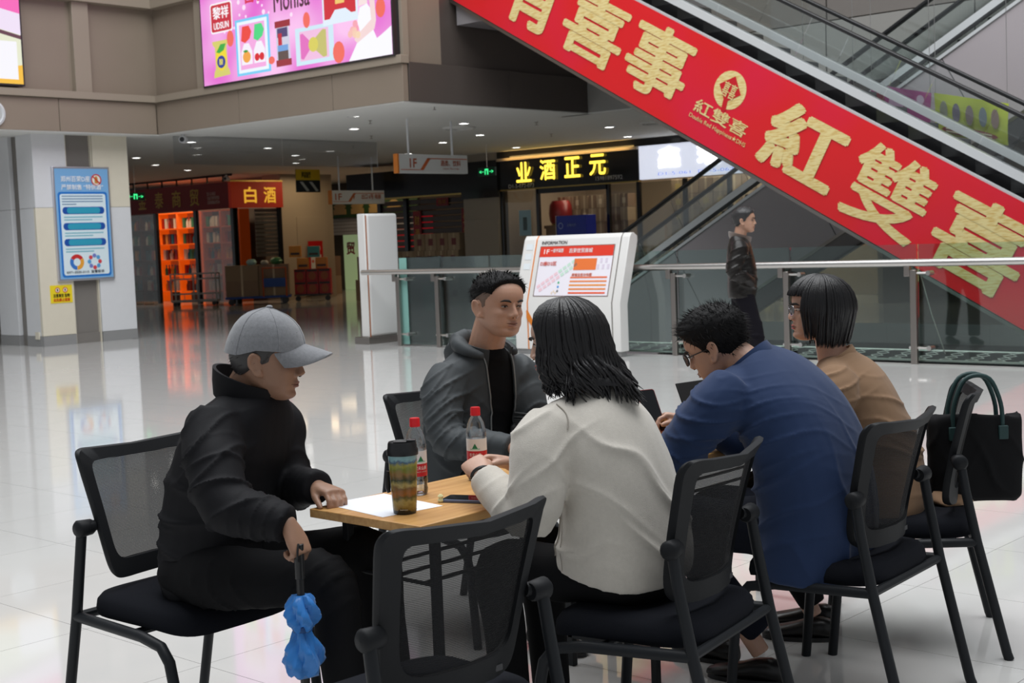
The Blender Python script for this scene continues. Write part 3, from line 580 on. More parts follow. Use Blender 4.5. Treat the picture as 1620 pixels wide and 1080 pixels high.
for i in range(5): ki('map_legend_line', rect(0.88, 0.115+0.05*i, 1.47, 0.135+0.05*i), ((235, 88, 40), (236, 140, 70), (240, 150, 60), (238, 140, 80), (236, 120, 80))[i], 0.007)
for i in range(3): ki('map_symbol', disc(0.70, 0.15+0.055*i, 0.016, n=10), ((120, 125, 130), (70, 150, 220), (70, 180, 130))[i], 0.007)
for i in range(4): ki('map_unit', rect(0.60+0.03*i, 0.11+0.02*(i % 2), 0.62+0.03*i, 0.14+0.02*(i % 2)), (232, 214, 190), 0.007)
for i in range(3): ki('paper_tag', rect(0.06, 0.44+0.13*i, 0.17, 0.52+0.13*i), (228, 234, 238), 0.002)
obj('orange_wedge', plate([(0.20, -0.10), (0.225, -0.10), (0.33, -0.26), (0.33, -0.36), (0.20, -0.20)], (0, 0, 0.66), KX, (0, 0, 1), 0.002, 0.003), M_or, kd, smooth=0)
obj('sticker', plate(disc(0.34, 0.26, 0.06, 0.07, 14), (0, 0, 0.0), KX, (0, 0, 1), 0.002, 0.003), prt(170, 40, 50), kd, smooth=0); letters('囍', kd, (0.30, -0.008, 0.215), KX, (0, 0, 1), 0.08, 0.09, prt(235, 220, 220), 0.01, 0.0)

tt = thing('wayfinding_totem', (-15.56, 13.82, 0), 0, 'plain tall white totem panel beside the left end of the railing', 'totem')
obj('plinth', MB().b2((-0.08, -0.08, 0), (0.24, 0.72, 0.10)), M_steel_d, tt, bevel=0.006)
obj('panel', MB().b2((0, 0.05, 0.10), (0.16, 0.68, 1.94)), mat('totem_white', (0.80, 0.80, 0.79), rough=0.3), tt, bevel=0.04, seg=4)
obj('front_face', MB().b2((0.0, 0.0, 0.10), (0.16, 0.028, 1.94)), M_kw, tt, bevel=0.012)
obj('orange_line', MB().b2((0.01, 0.026, 0.10), (0.150, 0.052, 1.92)), mat('totem_line', S(190, 110, 60)), tt)

def hang_sign(loc, L, h, lab, rows, flip=False):
    t = thing('hanging_sign', loc, 0, lab, 'sign')
    obj('panel', MB().b2((-0.05, 0, -h), (0.05, L, 0)), mat('sign_white', (0.72, 0.72, 0.70), rough=0.4), t, bevel=0.01)
    obj('end_cap', MB().b2((-0.052, -0.02, -h-0.004), (0.052, 0.02, 0.004)), M_or, t, bevel=0.008)
    c = prt(200, 100, 50)
    for a, b, q, r_ in ((0.05, 0.48, -h+0.05, -h+0.062), (0.68, L-0.02, -0.075, -0.06)): ink(t, 'orange_line', rect(a, q, b, r_), c, (0.05, 0, 0), YP, ZP, 0.001)
    ink(t, 'orange_line', [(0.48, -h+0.05), (0.56, -h+0.05), (0.74, -0.06), (0.66, -0.06)], c, (0.05, 0, 0), YP, ZP, 0.001)
    for (txt, y, z, w, hh, b) in rows: letters(txt, t, (0.052, y, z), YP, ZP, w, hh, prt(180, 85, 40), b, 0.001)
    for y in (0.28, L-0.32): obj('rod', MB().tube([(0, y, 0), (0, y, 3.5-loc[2])], 0.018, 8), M_white, t)
hang_sign((-16.407, 15.48, 2.925), 1.62, 0.31, 'white hanging sign reading 1F with an orange line, the nearer of two', [('1F', 0.25, -0.22, 0.16, 0.15, 0.02), ('酒类、饮料', 0.96, -0.19, 0.48, 0.10, 0.01), ('Liquor Beverage', 1.02, -0.25, 0.38, 0.035, 0.0)])
hang_sign((-24.0, 20.55, 2.72), 1.62, 0.31, 'hanging sign with orange arrow text far down the corridor beside the totem', [('1F', 0.10, -0.22, 0.2, 0.15, 0.02), ('↑', 0.60, -0.22, 0.10, 0.14, 0.01), ('出口 6号 电梯', 0.9, -0.2, 0.6, 0.12, 0.02)])
def exit_sign(loc, lab, xd, n_, L=0.36):
    t = thing('exit_sign', loc, 0, lab, 'sign'); xd = Vector(xd); nn = xd.cross(Vector(ZP))
    obj('box', MB().prism(rect(-L/2, -0.09, L/2, 0.09), -nn*0.02, xd, ZP, 0.04), mat('exit_green_dark', (0.0, 0.05, 0.02), rough=0.3), t)
    letters('←  →', t, Vector((0, 0, 0))+xd*(-L/2+0.04)+nn*0.024+Vector((0, 0, -0.03)), xd, ZP, L-0.08, 0.06, lit(60, 240, 140, 1.4), 0.01, 0.0, name='pictogram')
    ink(t, 'pictogram', rect(-0.05, -0.06, 0.05, 0.06), lit(60, 240, 140, 1.4), tuple(nn*0.02), tuple(xd), ZP, 0.001); ink(t, 'pictogram', rect(-0.02, -0.06, 0.02, 0.03), mat('exit_green_dark', (0, 0.05, 0.02)), tuple(nn*0.02), tuple(xd), ZP, 0.004)
    obj('rod', MB().tube([(0, 0, 0.09), (0, 0, 3.5-loc[2])], 0.006, 6), M_steel, t)
exit_sign((-20.1, 21.6, 2.92), 'green lit exit sign hanging left of the gold shop letters', XP, 1, 0.5)
exit_sign((-27.9, 18.0, 2.78), 'green lit exit sign hanging beside the right edge of the stone pillar', YP, 1, 0.5)
yh = thing('hanging_banner', (-27.0, 22.03, 2.83), 0, 'small yellow and black notice hanging high beside the beige wall', 'banner')
obj('sheet', MB().b2((-0.01, 0, 0), (0, 0.78, 0.57)), prt(35, 40, 45), yh); ink(yh, 'yellow_field', rect(0, 0.30, 0.78, 0.57), prt(225, 190, 40), O, YP, ZP, 0.0005)
letters('请勿抽烟\n严禁烟火', yh, (0.004, 0.18, 0.35), YP, ZP, 0.3, 0.16, prt(20, 20, 20), 0.02, 0.0)
for k in range(2): ink(yh, 'picture_stripe', [(0.12+0.3*k, 0.26), (0.22+0.3*k, 0.26), (0.42+0.3*k, 0.04), (0.34+0.3*k, 0.02)], prt(190, 195, 190), O, YP, ZP, 0.0005)
for y in (0.03, 0.75): obj('cord', MB().tube([(0, y, 0.57), (0, y, 0.67)], 0.004, 4), M_steel, yh)

# ================================================================ shops across the stairwell (front plane y = 24)
M_shopdark = mat('shop_black', (0.012, 0.012, 0.014), rough=0.15, spec=0.5)
M_shopglass = glass('shop_glass', (0.70, 0.70, 0.68), 0.005, refl=0.35)
M_carton = [mat('carton_%d' % i, c, rough=0.75, var=0.06, vscale=3) for i, c in enumerate(((0.36, 0.26, 0.16), (0.30, 0.21, 0.13), (0.42, 0.32, 0.21), (0.26, 0.17, 0.11)))]
M_tape = mat('packing_tape', (0.55, 0.44, 0.28), rough=0.3)
CART = {}
ORD = ('first', 'second', 'third', 'fourth', 'fifth', 'sixth', 'seventh', 'eighth', 'ninth', 'tenth', 'eleventh', 'twelfth', 'thirteenth', 'fourteenth', 'fifteenth', 'sixteenth')
def carton(loc, d, lab, grp, mi=0, rz=0.0, mark=None):
    key = (d, mi, mark)
    if key not in CART:
        b = MB().box((0, 0, d[2]/2), d).mesh('carton'); tp = MB().box((0, -d[1]/2-0.001, d[2]/2), (0.05, 0.002, d[2])).box((0, 0, d[2]+0.001), (0.05, d[1], 0.002)).mesh('tape')
        mk = MB().box((0, -d[1]/2-0.002, d[2]*0.5), (d[0]*0.4, 0.002, d[2]*0.4)).mesh('mark') if mark else None
        CART[key] = (b, tp, mk)
    b, tp, mk = CART[key]
    o = obj('carton', b, M_carton[mi % 4], smooth=0, label=lab, cat='carton', group=grp); o.location = loc; o.rotation_euler = (0, 0, rz)
    obj('tape', tp, M_tape, o, smooth=0)
    if mk: obj('printed_mark', mk, prt(*mark), o, smooth=0)
    return o
obj('wall_shops_rear', MB().b2((-60, 30.2, 0), (14, 30.5, 3.5)), mat('rear_wall_dim', (0.12, 0.10, 0.085), rough=0.8), kind='structure', smooth=0)
# column between the shops
cw = obj('wall_column_beige', MB().b2((-23.05, 23.9, 0), (-21.9, 25.2, 3.5)), mat('column_beige', (0.36, 0.32, 0.26), rough=0.5), kind='structure', smooth=0)
obj('panel', MB().b2((-23.03, 23.87, 0.1), (-21.92, 23.9, 1.95)), mat('column_beige', (0.36, 0.32, 0.26)), cw, bevel=0.004); obj('black_band', MB().b2((-23.06, 23.84, 2.46), (-21.88, 23.9, 3.32)), M_shopdark, cw)
# liquor shop with gold letters
ls = thing('liquor_shop', (-21.88, 24.0, 0), 0, 'liquor shop front with glowing gold characters on a black fascia', 'shop')
def sh(x): return x + 21.88
obj('fascia', MB().b2((0, -0.10, 2.62), (sh(-17.82), 0.0, 3.28)), M_shopdark, ls); obj('upper_band', MB().b2((0, -0.14, 3.34), (sh(-9), 0.0, 3.5)), M_shopdark, ls)
obj('cornice', MB().b2((0, -0.17, 3.28), (sh(-17.8), 0.0, 3.34)), mat('cornice_tan', (0.42, 0.35, 0.27)), ls)
MG = lit(255, 214, 70, 2.2)
for k, ch in enumerate('业酒正元'): letters(ch, ls, (0.60+0.72*k, -0.13, 2.76+0.012*k), XP, ZP, 0.46, 0.46, MG, 0.018, 0.02, name='lit_character')
letters('D1-5-072-073', ls, (0.32, -0.115, 2.64), XP, ZP, 0.78, 0.09, prt(190, 190, 190), 0.004, 0.002); letters('15981897592', ls, (2.9, -0.115, 2.68), XP, ZP, 0.74, 0.09, prt(190, 190, 190), 0.004, 0.002)
obj('gold_trim', MB().b2((0, -0.11, 2.59), (sh(-17.82), -0.02, 2.62)), mat('gold_trim', (0.5, 0.36, 0.12), rough=0.25, metal=1), ls)
for x in (0.02, 1.13, 3.17, 4.0, 5.2, 6.3): obj('mullion', MB().b2((x-0.04, -0.06, 0), (x+0.04, 0.02, 2.6)), M_shopdark, ls)
obj('door_head', MB().b2((1.13, -0.06, 2.48), (3.17, 0.02, 2.6)), M_shopdark, ls)
for a, b in ((0.06, 1.09), (3.21, 3.96), (4.04, 5.16), (5.24, 6.26)): obj('pane', MB().b2((a, -0.02, 0.05), (b, -0.01, 2.58)), M_shopglass, ls, smooth=0)
obj('sill', MB().b2((0, -0.08, 0), (1.1, 0.02, 0.12)), M_shopdark, ls)
ws = thing('lightbox_sign', (-17.80, 23.9, 2.63), 0, 'glaring white lightbox shop sign right of the gold characters', 'sign')
obj('box', MB().b2((0, 0, 0), (3.6, 0.12, 0.72)), mat('lightbox_white', (0.8, 0.8, 0.8), emit=(0.78, 0.83, 1.0), es=0.72), ws, bevel=0.01)
for k, ch in enumerate('鑫瑞'): letters(ch, ws, (0.50+1.0*k, -0.004, 0.22), XP, ZP, 0.58, 0.44, lit(250, 252, 255, 2.2), 0.05, 0.01, name='lit_character')
letters('D1-5-061  D1-5-062-063', ws, (0.5, -0.004, 0.06), XP, ZP, 2.3, 0.07, lit(150, 165, 230, 1.0), 0.01, 0.008)
area('shop_ceiling_light', (-17.5, 24.9, 3.3), 6.5, 1.2, 110, (1.0, 0.86, 0.66))
area('added_glow_strip', (-19.8, 23.72, 3.36), 3.6, 0.05, 7, (1.0, 0.62, 0.2), (R(100), 0, 0))  # added strip lamp that tints the soffit above the gold letters
area('corridor_light', (-28.8, 24.6, 3.42), 2.6, 1.6, 26, (1.0, 0.72, 0.42))
area('corridor_light', (-31.5, 28.3, 3.42), 2.6, 2.0, 26, (1.0, 0.78, 0.5))
obj('wall_shop_inner', MB().b2((-21.9, 27.0, 0), (-6, 27.1, 3.5)).b2((-21.9, 24.1, 0), (-21.8, 27.0, 3.5)).b2((-12.4, 24.1, 0), (-12.3, 27.0, 3.5)), mat('shop_inner', (0.30, 0.24, 0.18)), kind='structure', smooth=0)
for i in range(9):
    for j in range(8):
        carton((-20.62+0.225*i, 24.8+0.01*((i*j) % 3), 0.30*j), (0.215, 0.30, 0.292), 'brown carton inside the gold-lettered shop, %s column from left, %s row up' % (ORD[i], ORD[j]), 'cartons behind the gold lettered shop door', (i*3+j) % 4, 0, (225, 210, 180) if (i+j) % 3 == 0 else None)
for i in range(9):
    for j in range(8):
        carton((-17.4+0.36*i, 24.9, 0.33*j), (0.345, 0.32, 0.322), 'tan carton inside the white-lightbox shop, %s column from left, %s row up' % (ORD[i], ORD[j]), 'cartons behind the white lightbox shop front', (i+j*2) % 3, 0, (200, 180, 120) if (i*j) % 3 == 0 else None)
lt = thing('red_drum', (-20.57, 24.55, 1.75), 0, 'red lacquer drum on the counter behind the blue box', 'drum')
obj('shell', MB().lathe([(0, 0), (0.20, 0), (0.26, 0.10), (0.28, 0.28), (0.26, 0.46), (0.20, 0.56), (0, 0.56)], 20), mat('red_lacquer', (0.22, 0.015, 0.015), rough=0.3), lt); obj('rim', MB().lathe([(0.20, 0.0), (0.225, 0.0), (0.225, 0.03), (0.20, 0.03)], 20), mat('gold_trim', (0.5, 0.36, 0.12)), lt)
cu_ = thing('shop_counter', (-20.88, 24.3, 0), 0, 'dark shop counter carrying the red drum in the liquor shop doorway', 'counter')
obj('top', MB().b2((0, 0, 1.68), (0.62, 0.5, 1.75)), M_carton[3], cu_); obj('body', MB().b2((0.03, 0.03, 0), (0.59, 0.47, 1.68)), M_carton[3], cu_)
bb = thing('blue_box', (-19.72, 23.35, 1.06), 0, 'glossy blue display box standing behind the information board', 'box')
obj('body', MB().b2((0, 0, 0), (0.86, 0.35, 0.88)), mat('blue_box', S(35, 55, 170), rough=0.25), bb, bevel=0.01); obj('side_band', MB().b2((-0.004, 0.0, 0), (0.03, 0.35, 0.882)), prt(225, 225, 235), bb)
ringpart(bb, 'emblem', 0.14, 0.66, 0.07, 0.055, prt(180, 200, 245), O, XP, ZP, 0.002); letters('上海元沪', bb, (0.32, -0.003, 0.64), XP, ZP, 0.25, 0.06, prt(170, 190, 240), 0.004, 0.0)
ct = thing('display_plinth', (-19.8, 23.3, 0), 0, 'dark plinth under the glossy blue display box', 'plinth')
obj('body', MB().b2((0, 0, 0), (1.0, 0.5, 1.02)), M_shopdark, ct, bevel=0.01); obj('top', MB().b2((-0.02, -0.02, 1.02), (1.02, 0.52, 1.06)), M_shopdark, ct)
np_ = thing('notice_sheet', (-21.34, 23.96, 1.54), 0, 'pale blue paper notice on the glass left of the shop door', 'notice')
obj('sheet', MB().b2((0, 0, 0), (0.36, 0.008, 0.58)), prt(150, 185, 200), np_); obj('text_block', MB().b2((0.12, -0.004, 0.12), (0.24, 0, 0.42)), prt(70, 90, 95), np_)

# shuttered shop with red couplets
ds = thing('shuttered_shop', (-27.25, 25.0, 0), 0, 'dark shuttered shop front with a blank black fascia and red couplets', 'shop')
obj('fascia', MB().b2((0, -1.1, 2.62), (4.2, 0.0, 3.28)), M_shopdark, ds); obj('gold_trim', MB().b2((0, -1.12, 2.58), (4.2, -0.9, 2.62)), mat('gold_trim', (0.5, 0.36, 0.12)), ds)
for k in range(17): obj('shutter_slat', MB().b2((0.0, 0.02, 0.02+0.152*k), (4.2, 0.05, 0.145+0.152*k)), mat('shutter_brown', (0.11, 0.09, 0.08), rough=0.35, metal=0.3), ds, bevel=0.006)
for x in (0.05, 1.05, 4.15): obj('mullion', MB().b2((x-0.06, -0.05, 0), (x+0.06, 0.06, 2.62)), M_shopdark, ds)
for x, txt in ((1.47, '财源广进'), (3.22, '生意兴隆')):
    c = obj('couplet', MB().b2((x-0.14, -0.03, 0.85), (x+0.14, 0.0, 2.28)), prt(165, 20, 22), ds)
    for k, ch in enumerate(txt): letters(ch, c, (x-0.09, -0.032, 1.92-0.34*k), XP, ZP, 0.18, 0.24, prt(225, 175, 70), 0.01, 0.002)
c = obj('couplet', MB().b2((2.2, -0.03, 2.38), (2.62, 0.0, 2.58)), prt(165, 20, 22), ds); letters('吉祥', c, (2.27, -0.032, 2.42), XP, ZP, 0.28, 0.12, prt(215, 150, 60), 0.01, 0.002)
k = 0
for (x, z, n_) in ((-25.6, 0.0, 6), (-25.6, 0.42, 6), (-25.6, 0.84, 6), (-24.75, 1.26, 4)):
    for i in range(n_): carton((x+0.40*i, 24.2, z), (0.385, 0.36, 0.415), 'brown carton stacked before the red couplets, %s from left, %s row up' % (ORD[i], ORD[int(z/0.42+0.1)]), 'cartons before the shuttered shop', (i+k) % 2 + 2*(k % 2), 0, (120, 40, 35)); k += 1
carton((-27.0, 24.4, 0), (0.7, 0.5, 0.55), 'large brown carton at the left foot of the shuttered shop', None, 1); carton((-26.95, 24.4, 0.555), (0.6, 0.5, 0.6), 'large brown carton on top of another left of the red couplets', None, 3)

# ================================================================ red-sign liquor shop on the left (corner at -30.4, 22.6)
rs = thing('liquor_shop', (-30.4, 22.6, 0), 0, 'liquor shop with a red corner sign and glowing orange shelves', 'shop')
M_redsign = mat('sign_red', S(140, 22, 24), rough=0.5); M_redlit = mat('sign_red_lit', S(150, 30, 20), rough=0.5, emit=S(190, 50, 15), es=0.12)
obj('sign_board', MB().b2((-6.0, -0.12, 2.58), (0.0, 0.0, 3.28)), M_redsign, rs); obj('sign_board', MB().b2((0.0, -0.12, 2.58), (0.12, 1.62, 3.28)), M_redlit, rs)
for k, ch in enumerate('金泰商贸'): letters(ch, rs, (-4.30+0.85*k, -0.125, 2.70), XP, ZP, 0.42, 0.46, prt(205, 170, 50), 0.015, 0.002)
letters('D1-5-053\n13673970755\n15038063934', rs, (-0.95, -0.125, 2.72), XP, ZP, 0.55, 0.32, prt(220, 190, 180), 0.01, 0.002)
for k, ch in enumerate('白酒'): letters(ch, rs, (0.122, 0.30+0.66*k, 2.70), YP, ZP, 0.42, 0.44, lit(240, 175, 50, 0.8), 0.02, 0.003, name='lit_character')
obj('gold_trim', MB().b2((0.0, -0.13, 3.28), (0.13, 1.63, 3.32)), mat('gold_trim', (0.5, 0.36, 0.12)), rs)
for x in (-5.9, -3.63, -1.69, 0.0): obj('mullion', MB().b2((x-0.06, -0.05, 0), (x+0.06, 0.05, 2.58)), M_shopdark, rs)
for y in (0.06, 1.55): obj('mullion', MB().b2((-0.05, y-0.05, 0), (0.06, y+0.05, 2.58)), M_shopdark, rs)
for x in range(8): obj('grille_bar', MB().b2((-5.4+0.72*x, -0.03, 3.28), (-5.36+0.72*x, 0.0, 3.48)), M_shopdark, rs)
obj('grille_bar', MB().b2((-6, -0.03, 3.44), (0.05, 0.0, 3.5)), M_shopdark, rs)
for a, b in ((-5.84, -3.69), (-1.63, -0.06)): obj('pane', MB().b2((a, -0.01, 0.05), (b, 0.0, 2.56)), M_shopglass, rs, smooth=0)
obj('pane', MB().b2((-0.005, 0.12, 0.05), (0.005, 1.5, 2.56)), M_shopglass, rs, smooth=0)
for k in range(12): obj('shutter_slat', MB().b2((-0.06, 0.75, 1.25+0.11*k), (-0.03, 1.5, 1.335+0.11*k)), mat('shutter_pale', (0.42, 0.42, 0.46), rough=0.4), rs)
obj('wall_shop_left_inner', MB().b2((-39.6, 24.6, 0), (-31.25, 24.7, 3.5)), mat('shop_inner_dark', (0.22, 0.20, 0.19)), kind='structure', smooth=0)
M_orange = mat('shelf_orange_glow', S(225, 100, 30), rough=0.5, emit=S(255, 105, 15), es=0.32)  # orange glow of the bright rack put into its colour as emission
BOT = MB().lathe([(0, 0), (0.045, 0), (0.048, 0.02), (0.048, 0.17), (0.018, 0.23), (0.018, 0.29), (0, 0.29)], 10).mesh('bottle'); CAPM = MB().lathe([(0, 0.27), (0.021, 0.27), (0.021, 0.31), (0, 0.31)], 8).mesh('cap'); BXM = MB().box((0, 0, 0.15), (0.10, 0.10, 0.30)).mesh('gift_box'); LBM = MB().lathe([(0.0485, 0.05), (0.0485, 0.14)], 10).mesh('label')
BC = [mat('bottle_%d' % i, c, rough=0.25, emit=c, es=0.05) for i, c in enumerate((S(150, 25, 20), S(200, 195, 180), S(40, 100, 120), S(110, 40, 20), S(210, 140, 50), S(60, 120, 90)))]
def rack(x, y, w, rows, lab, mm, bright, which):
    t = thing('shelf_rack', (x, y, 0), 0, lab, 'shelf')
    for i in range(rows+1): obj('shelf', MB().b2((0, 0, 0.28+0.46*i), (w, 0.35, 0.31+0.46*i)), mm, t)
    for q in (0.0, w/2, w): obj('upright', MB().b2((q-0.03, 0, 0), (q+0.03, 0.35, 0.31+0.46*rows)), mm, t)
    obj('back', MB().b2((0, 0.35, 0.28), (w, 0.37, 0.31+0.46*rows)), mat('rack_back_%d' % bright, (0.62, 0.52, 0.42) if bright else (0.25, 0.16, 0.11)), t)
    for i in range(rows):
        n_ = int(w/0.15)
        for k in range(n_):
            if abs(0.10+0.15*k - w/2) < 0.06: continue
            c = random.randrange(6)
            if random.random() < 0.55:
                o = obj('bottle', BOT, BC[c], label='liquor bottle, %s from left on %s shelf of %s' % (ORD[k], ('bottom', 'second', 'third', 'fourth', 'top')[min(4, i)], which), cat='bottle', group='bottles in '+which); obj('cap', CAPM, BC[(c+4) % 6], o)
                if not o.data.get('x'): pass
            else:
                o = obj('gift_box', BXM, BC[c], smooth=0, label='liquor gift box, %s from left on %s shelf of %s' % (ORD[k], ('bottom', 'second', 'third', 'fourth', 'top')[min(4, i)], which), cat='gift box', group='gift boxes in '+which)
            if o.data.materials[0] != BC[c]:
                o.material_slots[0].link = 'OBJECT'; o.material_slots[0].material = BC[c]
            o.location = (x+0.10+0.15*k, y+0.15, 0.31+0.46*i)
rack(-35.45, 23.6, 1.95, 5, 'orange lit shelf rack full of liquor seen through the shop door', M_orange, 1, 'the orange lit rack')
rack(-33.45, 23.75, 1.75, 5, 'dim orange shelf rack right of the bright rack in the red-sign shop', mat('shelf_dim_glow', S(150, 60, 25), rough=0.5, emit=S(230, 90, 15), es=0.12), 0, 'the dim right rack')  # dimmer copy of the shelf orange, its weaker light put into the colour
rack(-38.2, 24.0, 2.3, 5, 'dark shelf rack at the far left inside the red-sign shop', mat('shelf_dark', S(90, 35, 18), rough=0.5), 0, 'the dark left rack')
area('shop_lamp', (-33.8, 23.15, 3.25), 4.6, 0.5, 60, (1, 0.75, 0.5))
# beige side wall and corridor beyond
bw = obj('wall_beige', MB().b2((-31.2, 24.25, 0), (-30.4, 26.1, 3.5)), M_beige_w, kind='structure', smooth=0)
obj('panel', MB().b2((-30.4, 24.75, 0.08), (-30.38, 25.85, 2.3)), M_beige_w, bw, bevel=0.004)
ps = thing('poster_stand', (-30.25, 25.0, 0), 0, 'red roll-up poster standing against the beige wall', 'poster')
obj('sheet', MB().b2((0, 0, 0.25), (0.02, 0.52, 1.62)), prt(190, 30, 32), ps); obj('foot', MB().b2((-0.1, -0.05, 0), (0.12, 0.57, 0.06)), M_steel, ps); obj('pole', MB().b2((-0.03, 0.25, 0.06), (-0.005, 0.28, 1.6)), M_steel, ps)
ink(ps, 'white_panel', rect(0.07, 0.80, 0.45, 1.24), prt(220, 225, 225), (0.02, 0, 0), YP, ZP, 0.001); letters('消防通道', ps, (0.022, 0.12, 1.36), YP, ZP, 0.32, 0.11, prt(245, 220, 210), 0.01, 0.0); letters('严禁占用', ps, (0.022, 0.14, 0.45), YP, ZP, 0.26, 0.10, prt(245, 220, 210), 0.01, 0.0)
for k in range(3): ink(ps, 'figure', disc(0.14+0.12*k, 1.05, 0.045, n=12), prt(200, 90, 70), (0.02, 0, 0), YP, ZP, 0.003)
# far corridor shop
fs_ = thing('corner_shop', (-34.6, 29.6, 0), 0, 'small bright shop with a green fascia far down the corridor', 'shop')
obj('fascia', MB().b2((0.0, -0.1, 2.35), (4.2, 0, 3.05)), mat('fascia_green', S(40, 70, 30), rough=0.5), fs_)
for k in range(4):
    x = 0.6+0.85*k; obj('house_cutout', MB().prism([(x-0.3, 2.45), (x+0.3, 2.45), (x+0.3, 2.62), (x+0.22, 2.62), (x+0.3, 2.72), (x+0.12, 2.80), (x, 2.95), (x-0.12, 2.80), (x-0.3, 2.72), (x-0.22, 2.62), (x-0.3, 2.62)], (0, -0.1, 0), XP, ZP, 0.02), prt(170, 140, 90), fs_, smooth=0)
for k in range(5): obj('shutter_slat', MB().b2((0.0, 0.0, 1.80+0.11*k), (4.2, 0.03, 1.895+0.11*k)), mat('shutter_pale', (0.42, 0.42, 0.46)), fs_)
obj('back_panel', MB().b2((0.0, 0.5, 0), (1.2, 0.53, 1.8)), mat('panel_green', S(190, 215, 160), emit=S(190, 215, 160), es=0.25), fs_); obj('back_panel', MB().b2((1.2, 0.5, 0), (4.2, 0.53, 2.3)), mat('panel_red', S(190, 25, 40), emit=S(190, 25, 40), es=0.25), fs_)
letters('贸', fs_, (0.15, 0.495, 1.15), XP, ZP, 0.42, 0.42, prt(190, 30, 40), 0.03, 0.0); letters('货', fs_, (1.65, 0.495, 1.2), XP, ZP, 0.5, 0.5, prt(230, 220, 240), 0.03, 0.0)
for i, (x, y, z, d, mi) in enumerate(((-33.6, 28.0, 0, (0.6, 0.5, 0.62), 0), (-33.6, 28.0, 0.62, (0.55, 0.5, 0.55), 1), (-33.0, 27.8, 0, (0.55, 0.45, 0.5), 1), (-33.0, 27.8, 0.5, (0.52, 0.45, 0.45), 0), (-33.0, 27.8, 0.95, (0.5, 0.45, 0.42), 3), (-32.4, 27.6, 0, (0.5, 0.45, 0.55), 2), (-32.4, 27.6, 0.55, (0.5, 0.45, 0.6), 3), (-32.9, 27.85, 1.37, (0.42, 0.3, 0.55), 2))):
    carton((x, y, z), d, 'carton piled in the far corridor beside the totem, %s' % ('wide left one at the floor', 'left one of two in height', 'middle one at the floor', 'middle one second up', 'middle one third up', 'right one at the floor', 'right one on another', 'topmost pale one')[i], 'cartons in the far corridor', mi, 0, (170, 40, 40) if i % 2 else None)
# things standing before the red-sign shop
rc = thing('roll_cage', (-31.55, 21.3, 0), 0.75, 'pale wire roll cage standing before the orange shelves', 'trolley')
for x in (0, 0.6, 1.2):
    for y in (0, 0.5): obj('post', MB().b2((x-0.018, y-0.018, 0.12), (x+0.018, y+0.018, 0.88)), mat('cage_grey', (0.50, 0.52, 0.52), rough=0.4), rc)
for zc in (0.14, 0.32, 0.72, 0.86):
    for y in (0, 0.5): obj('rail', MB().b2((0, y-0.014, zc-0.014), (1.2, y+0.014, zc+0.014)), mat('cage_grey', (0.5, 0.52, 0.52)), rc)
    for x in (0, 1.2): obj('rail', MB().b2((x-0.014, 0, zc-0.014), (x+0.014, 0.5, zc+0.014)), mat('cage_grey', (0.5, 0.52, 0.52)), rc)
for k in range(5):
    for zz in ((0.14, 0.32), (0.72, 0.86)): obj('bar', MB().b2((0.1+0.25*k-0.008, -0.008, zz[0]), (0.1+0.25*k+0.008, 0.008, zz[1])), mat('cage_grey', (0.5, 0.52, 0.52)), rc)
obj('deck', MB().b2((0, 0, 0.10), (1.2, 0.5, 0.13)), M_base, rc)
for x in (0.08, 1.12):
    for y in (0.06, 0.44): obj('castor', MB().lathe([(0, -0.02), (0.055, -0.02), (0.055, 0.02), (0, 0.02)], 12, (x, y, 0.055), 'Y'), M_rubber, rc)
pt_ = thing('platform_trolley', (-29.85, 21.8, 0), 0.85, 'blue platform trolley loaded with large cartons by the beige wall', 'trolley')
obj('deck', MB().b2((0, 0, 0.16), (1.7, 0.7, 0.22)), mat('trolley_blue', S(25, 70, 150), rough=0.4), pt_, bevel=0.01); obj('handle', MB().tube([(1.0, -0.02, 0.2), (1.0, -0.02, 0.95), (1.6, -0.02, 0.95), (1.6, -0.02, 0.2)], 0.02, 8), mat('trolley_orange', S(190, 80, 30)), pt_); obj('handle_plate', MB().b2((1.0, -0.03, 0.45), (1.6, -0.01, 0.68)), mat('trolley_blue', S(25, 70, 150)), pt_)
for x in (0.15, 1.55):
    for y in (0.1, 0.6): obj('castor', MB().lathe([(0, -0.025), (0.08, -0.025), (0.08, 0.025), (0, 0.025)], 12, (x, y, 0.08), 'Y'), M_rubber, pt_)
ca, sa = math.cos(0.85), math.sin(0.85)
def onpt(x, y): return (-29.85+x*ca-y*sa, 21.8+x*sa+y*ca)
for (x, z, d, mi) in ((0.45, 0.22, (0.85, 0.6, 0.42), 3), (1.28, 0.22, (0.78, 0.6, 0.42), 1), (0.45, 0.64, (0.85, 0.6, 0.40), 1), (1.28, 0.64, (0.78, 0.6, 0.40), 3)):
    p = onpt(x, 0.36); carton((p[0], p[1], z), d, 'large carton on the blue platform trolley, %s %s' % ('upper' if z > 0.5 else 'lower', 'left' if x < 1 else 'right'), 'cartons on the blue trolley', mi, 0.85)
def sack(p, s, c, lab):
    mb = MB(); rg = []
    for i in range(7):
        a = i/6; r_ = s*(0.35+0.65*math.sin(math.pi*(0.15+0.75*a)))
        rg.append([(p[0]+r_*math.cos(t_*math.pi/6)*(1+0.12*math.sin(5*t_+3*i)), p[1]+r_*0.7*math.sin(t_*math.pi/6), p[2]+s*0.9*a) for t_ in range(12)])
    obj('plastic_bag', mb.loft(rg), mat('bag_%d' % c[0], S(*c), rough=0.35), label=lab, cat='bag')
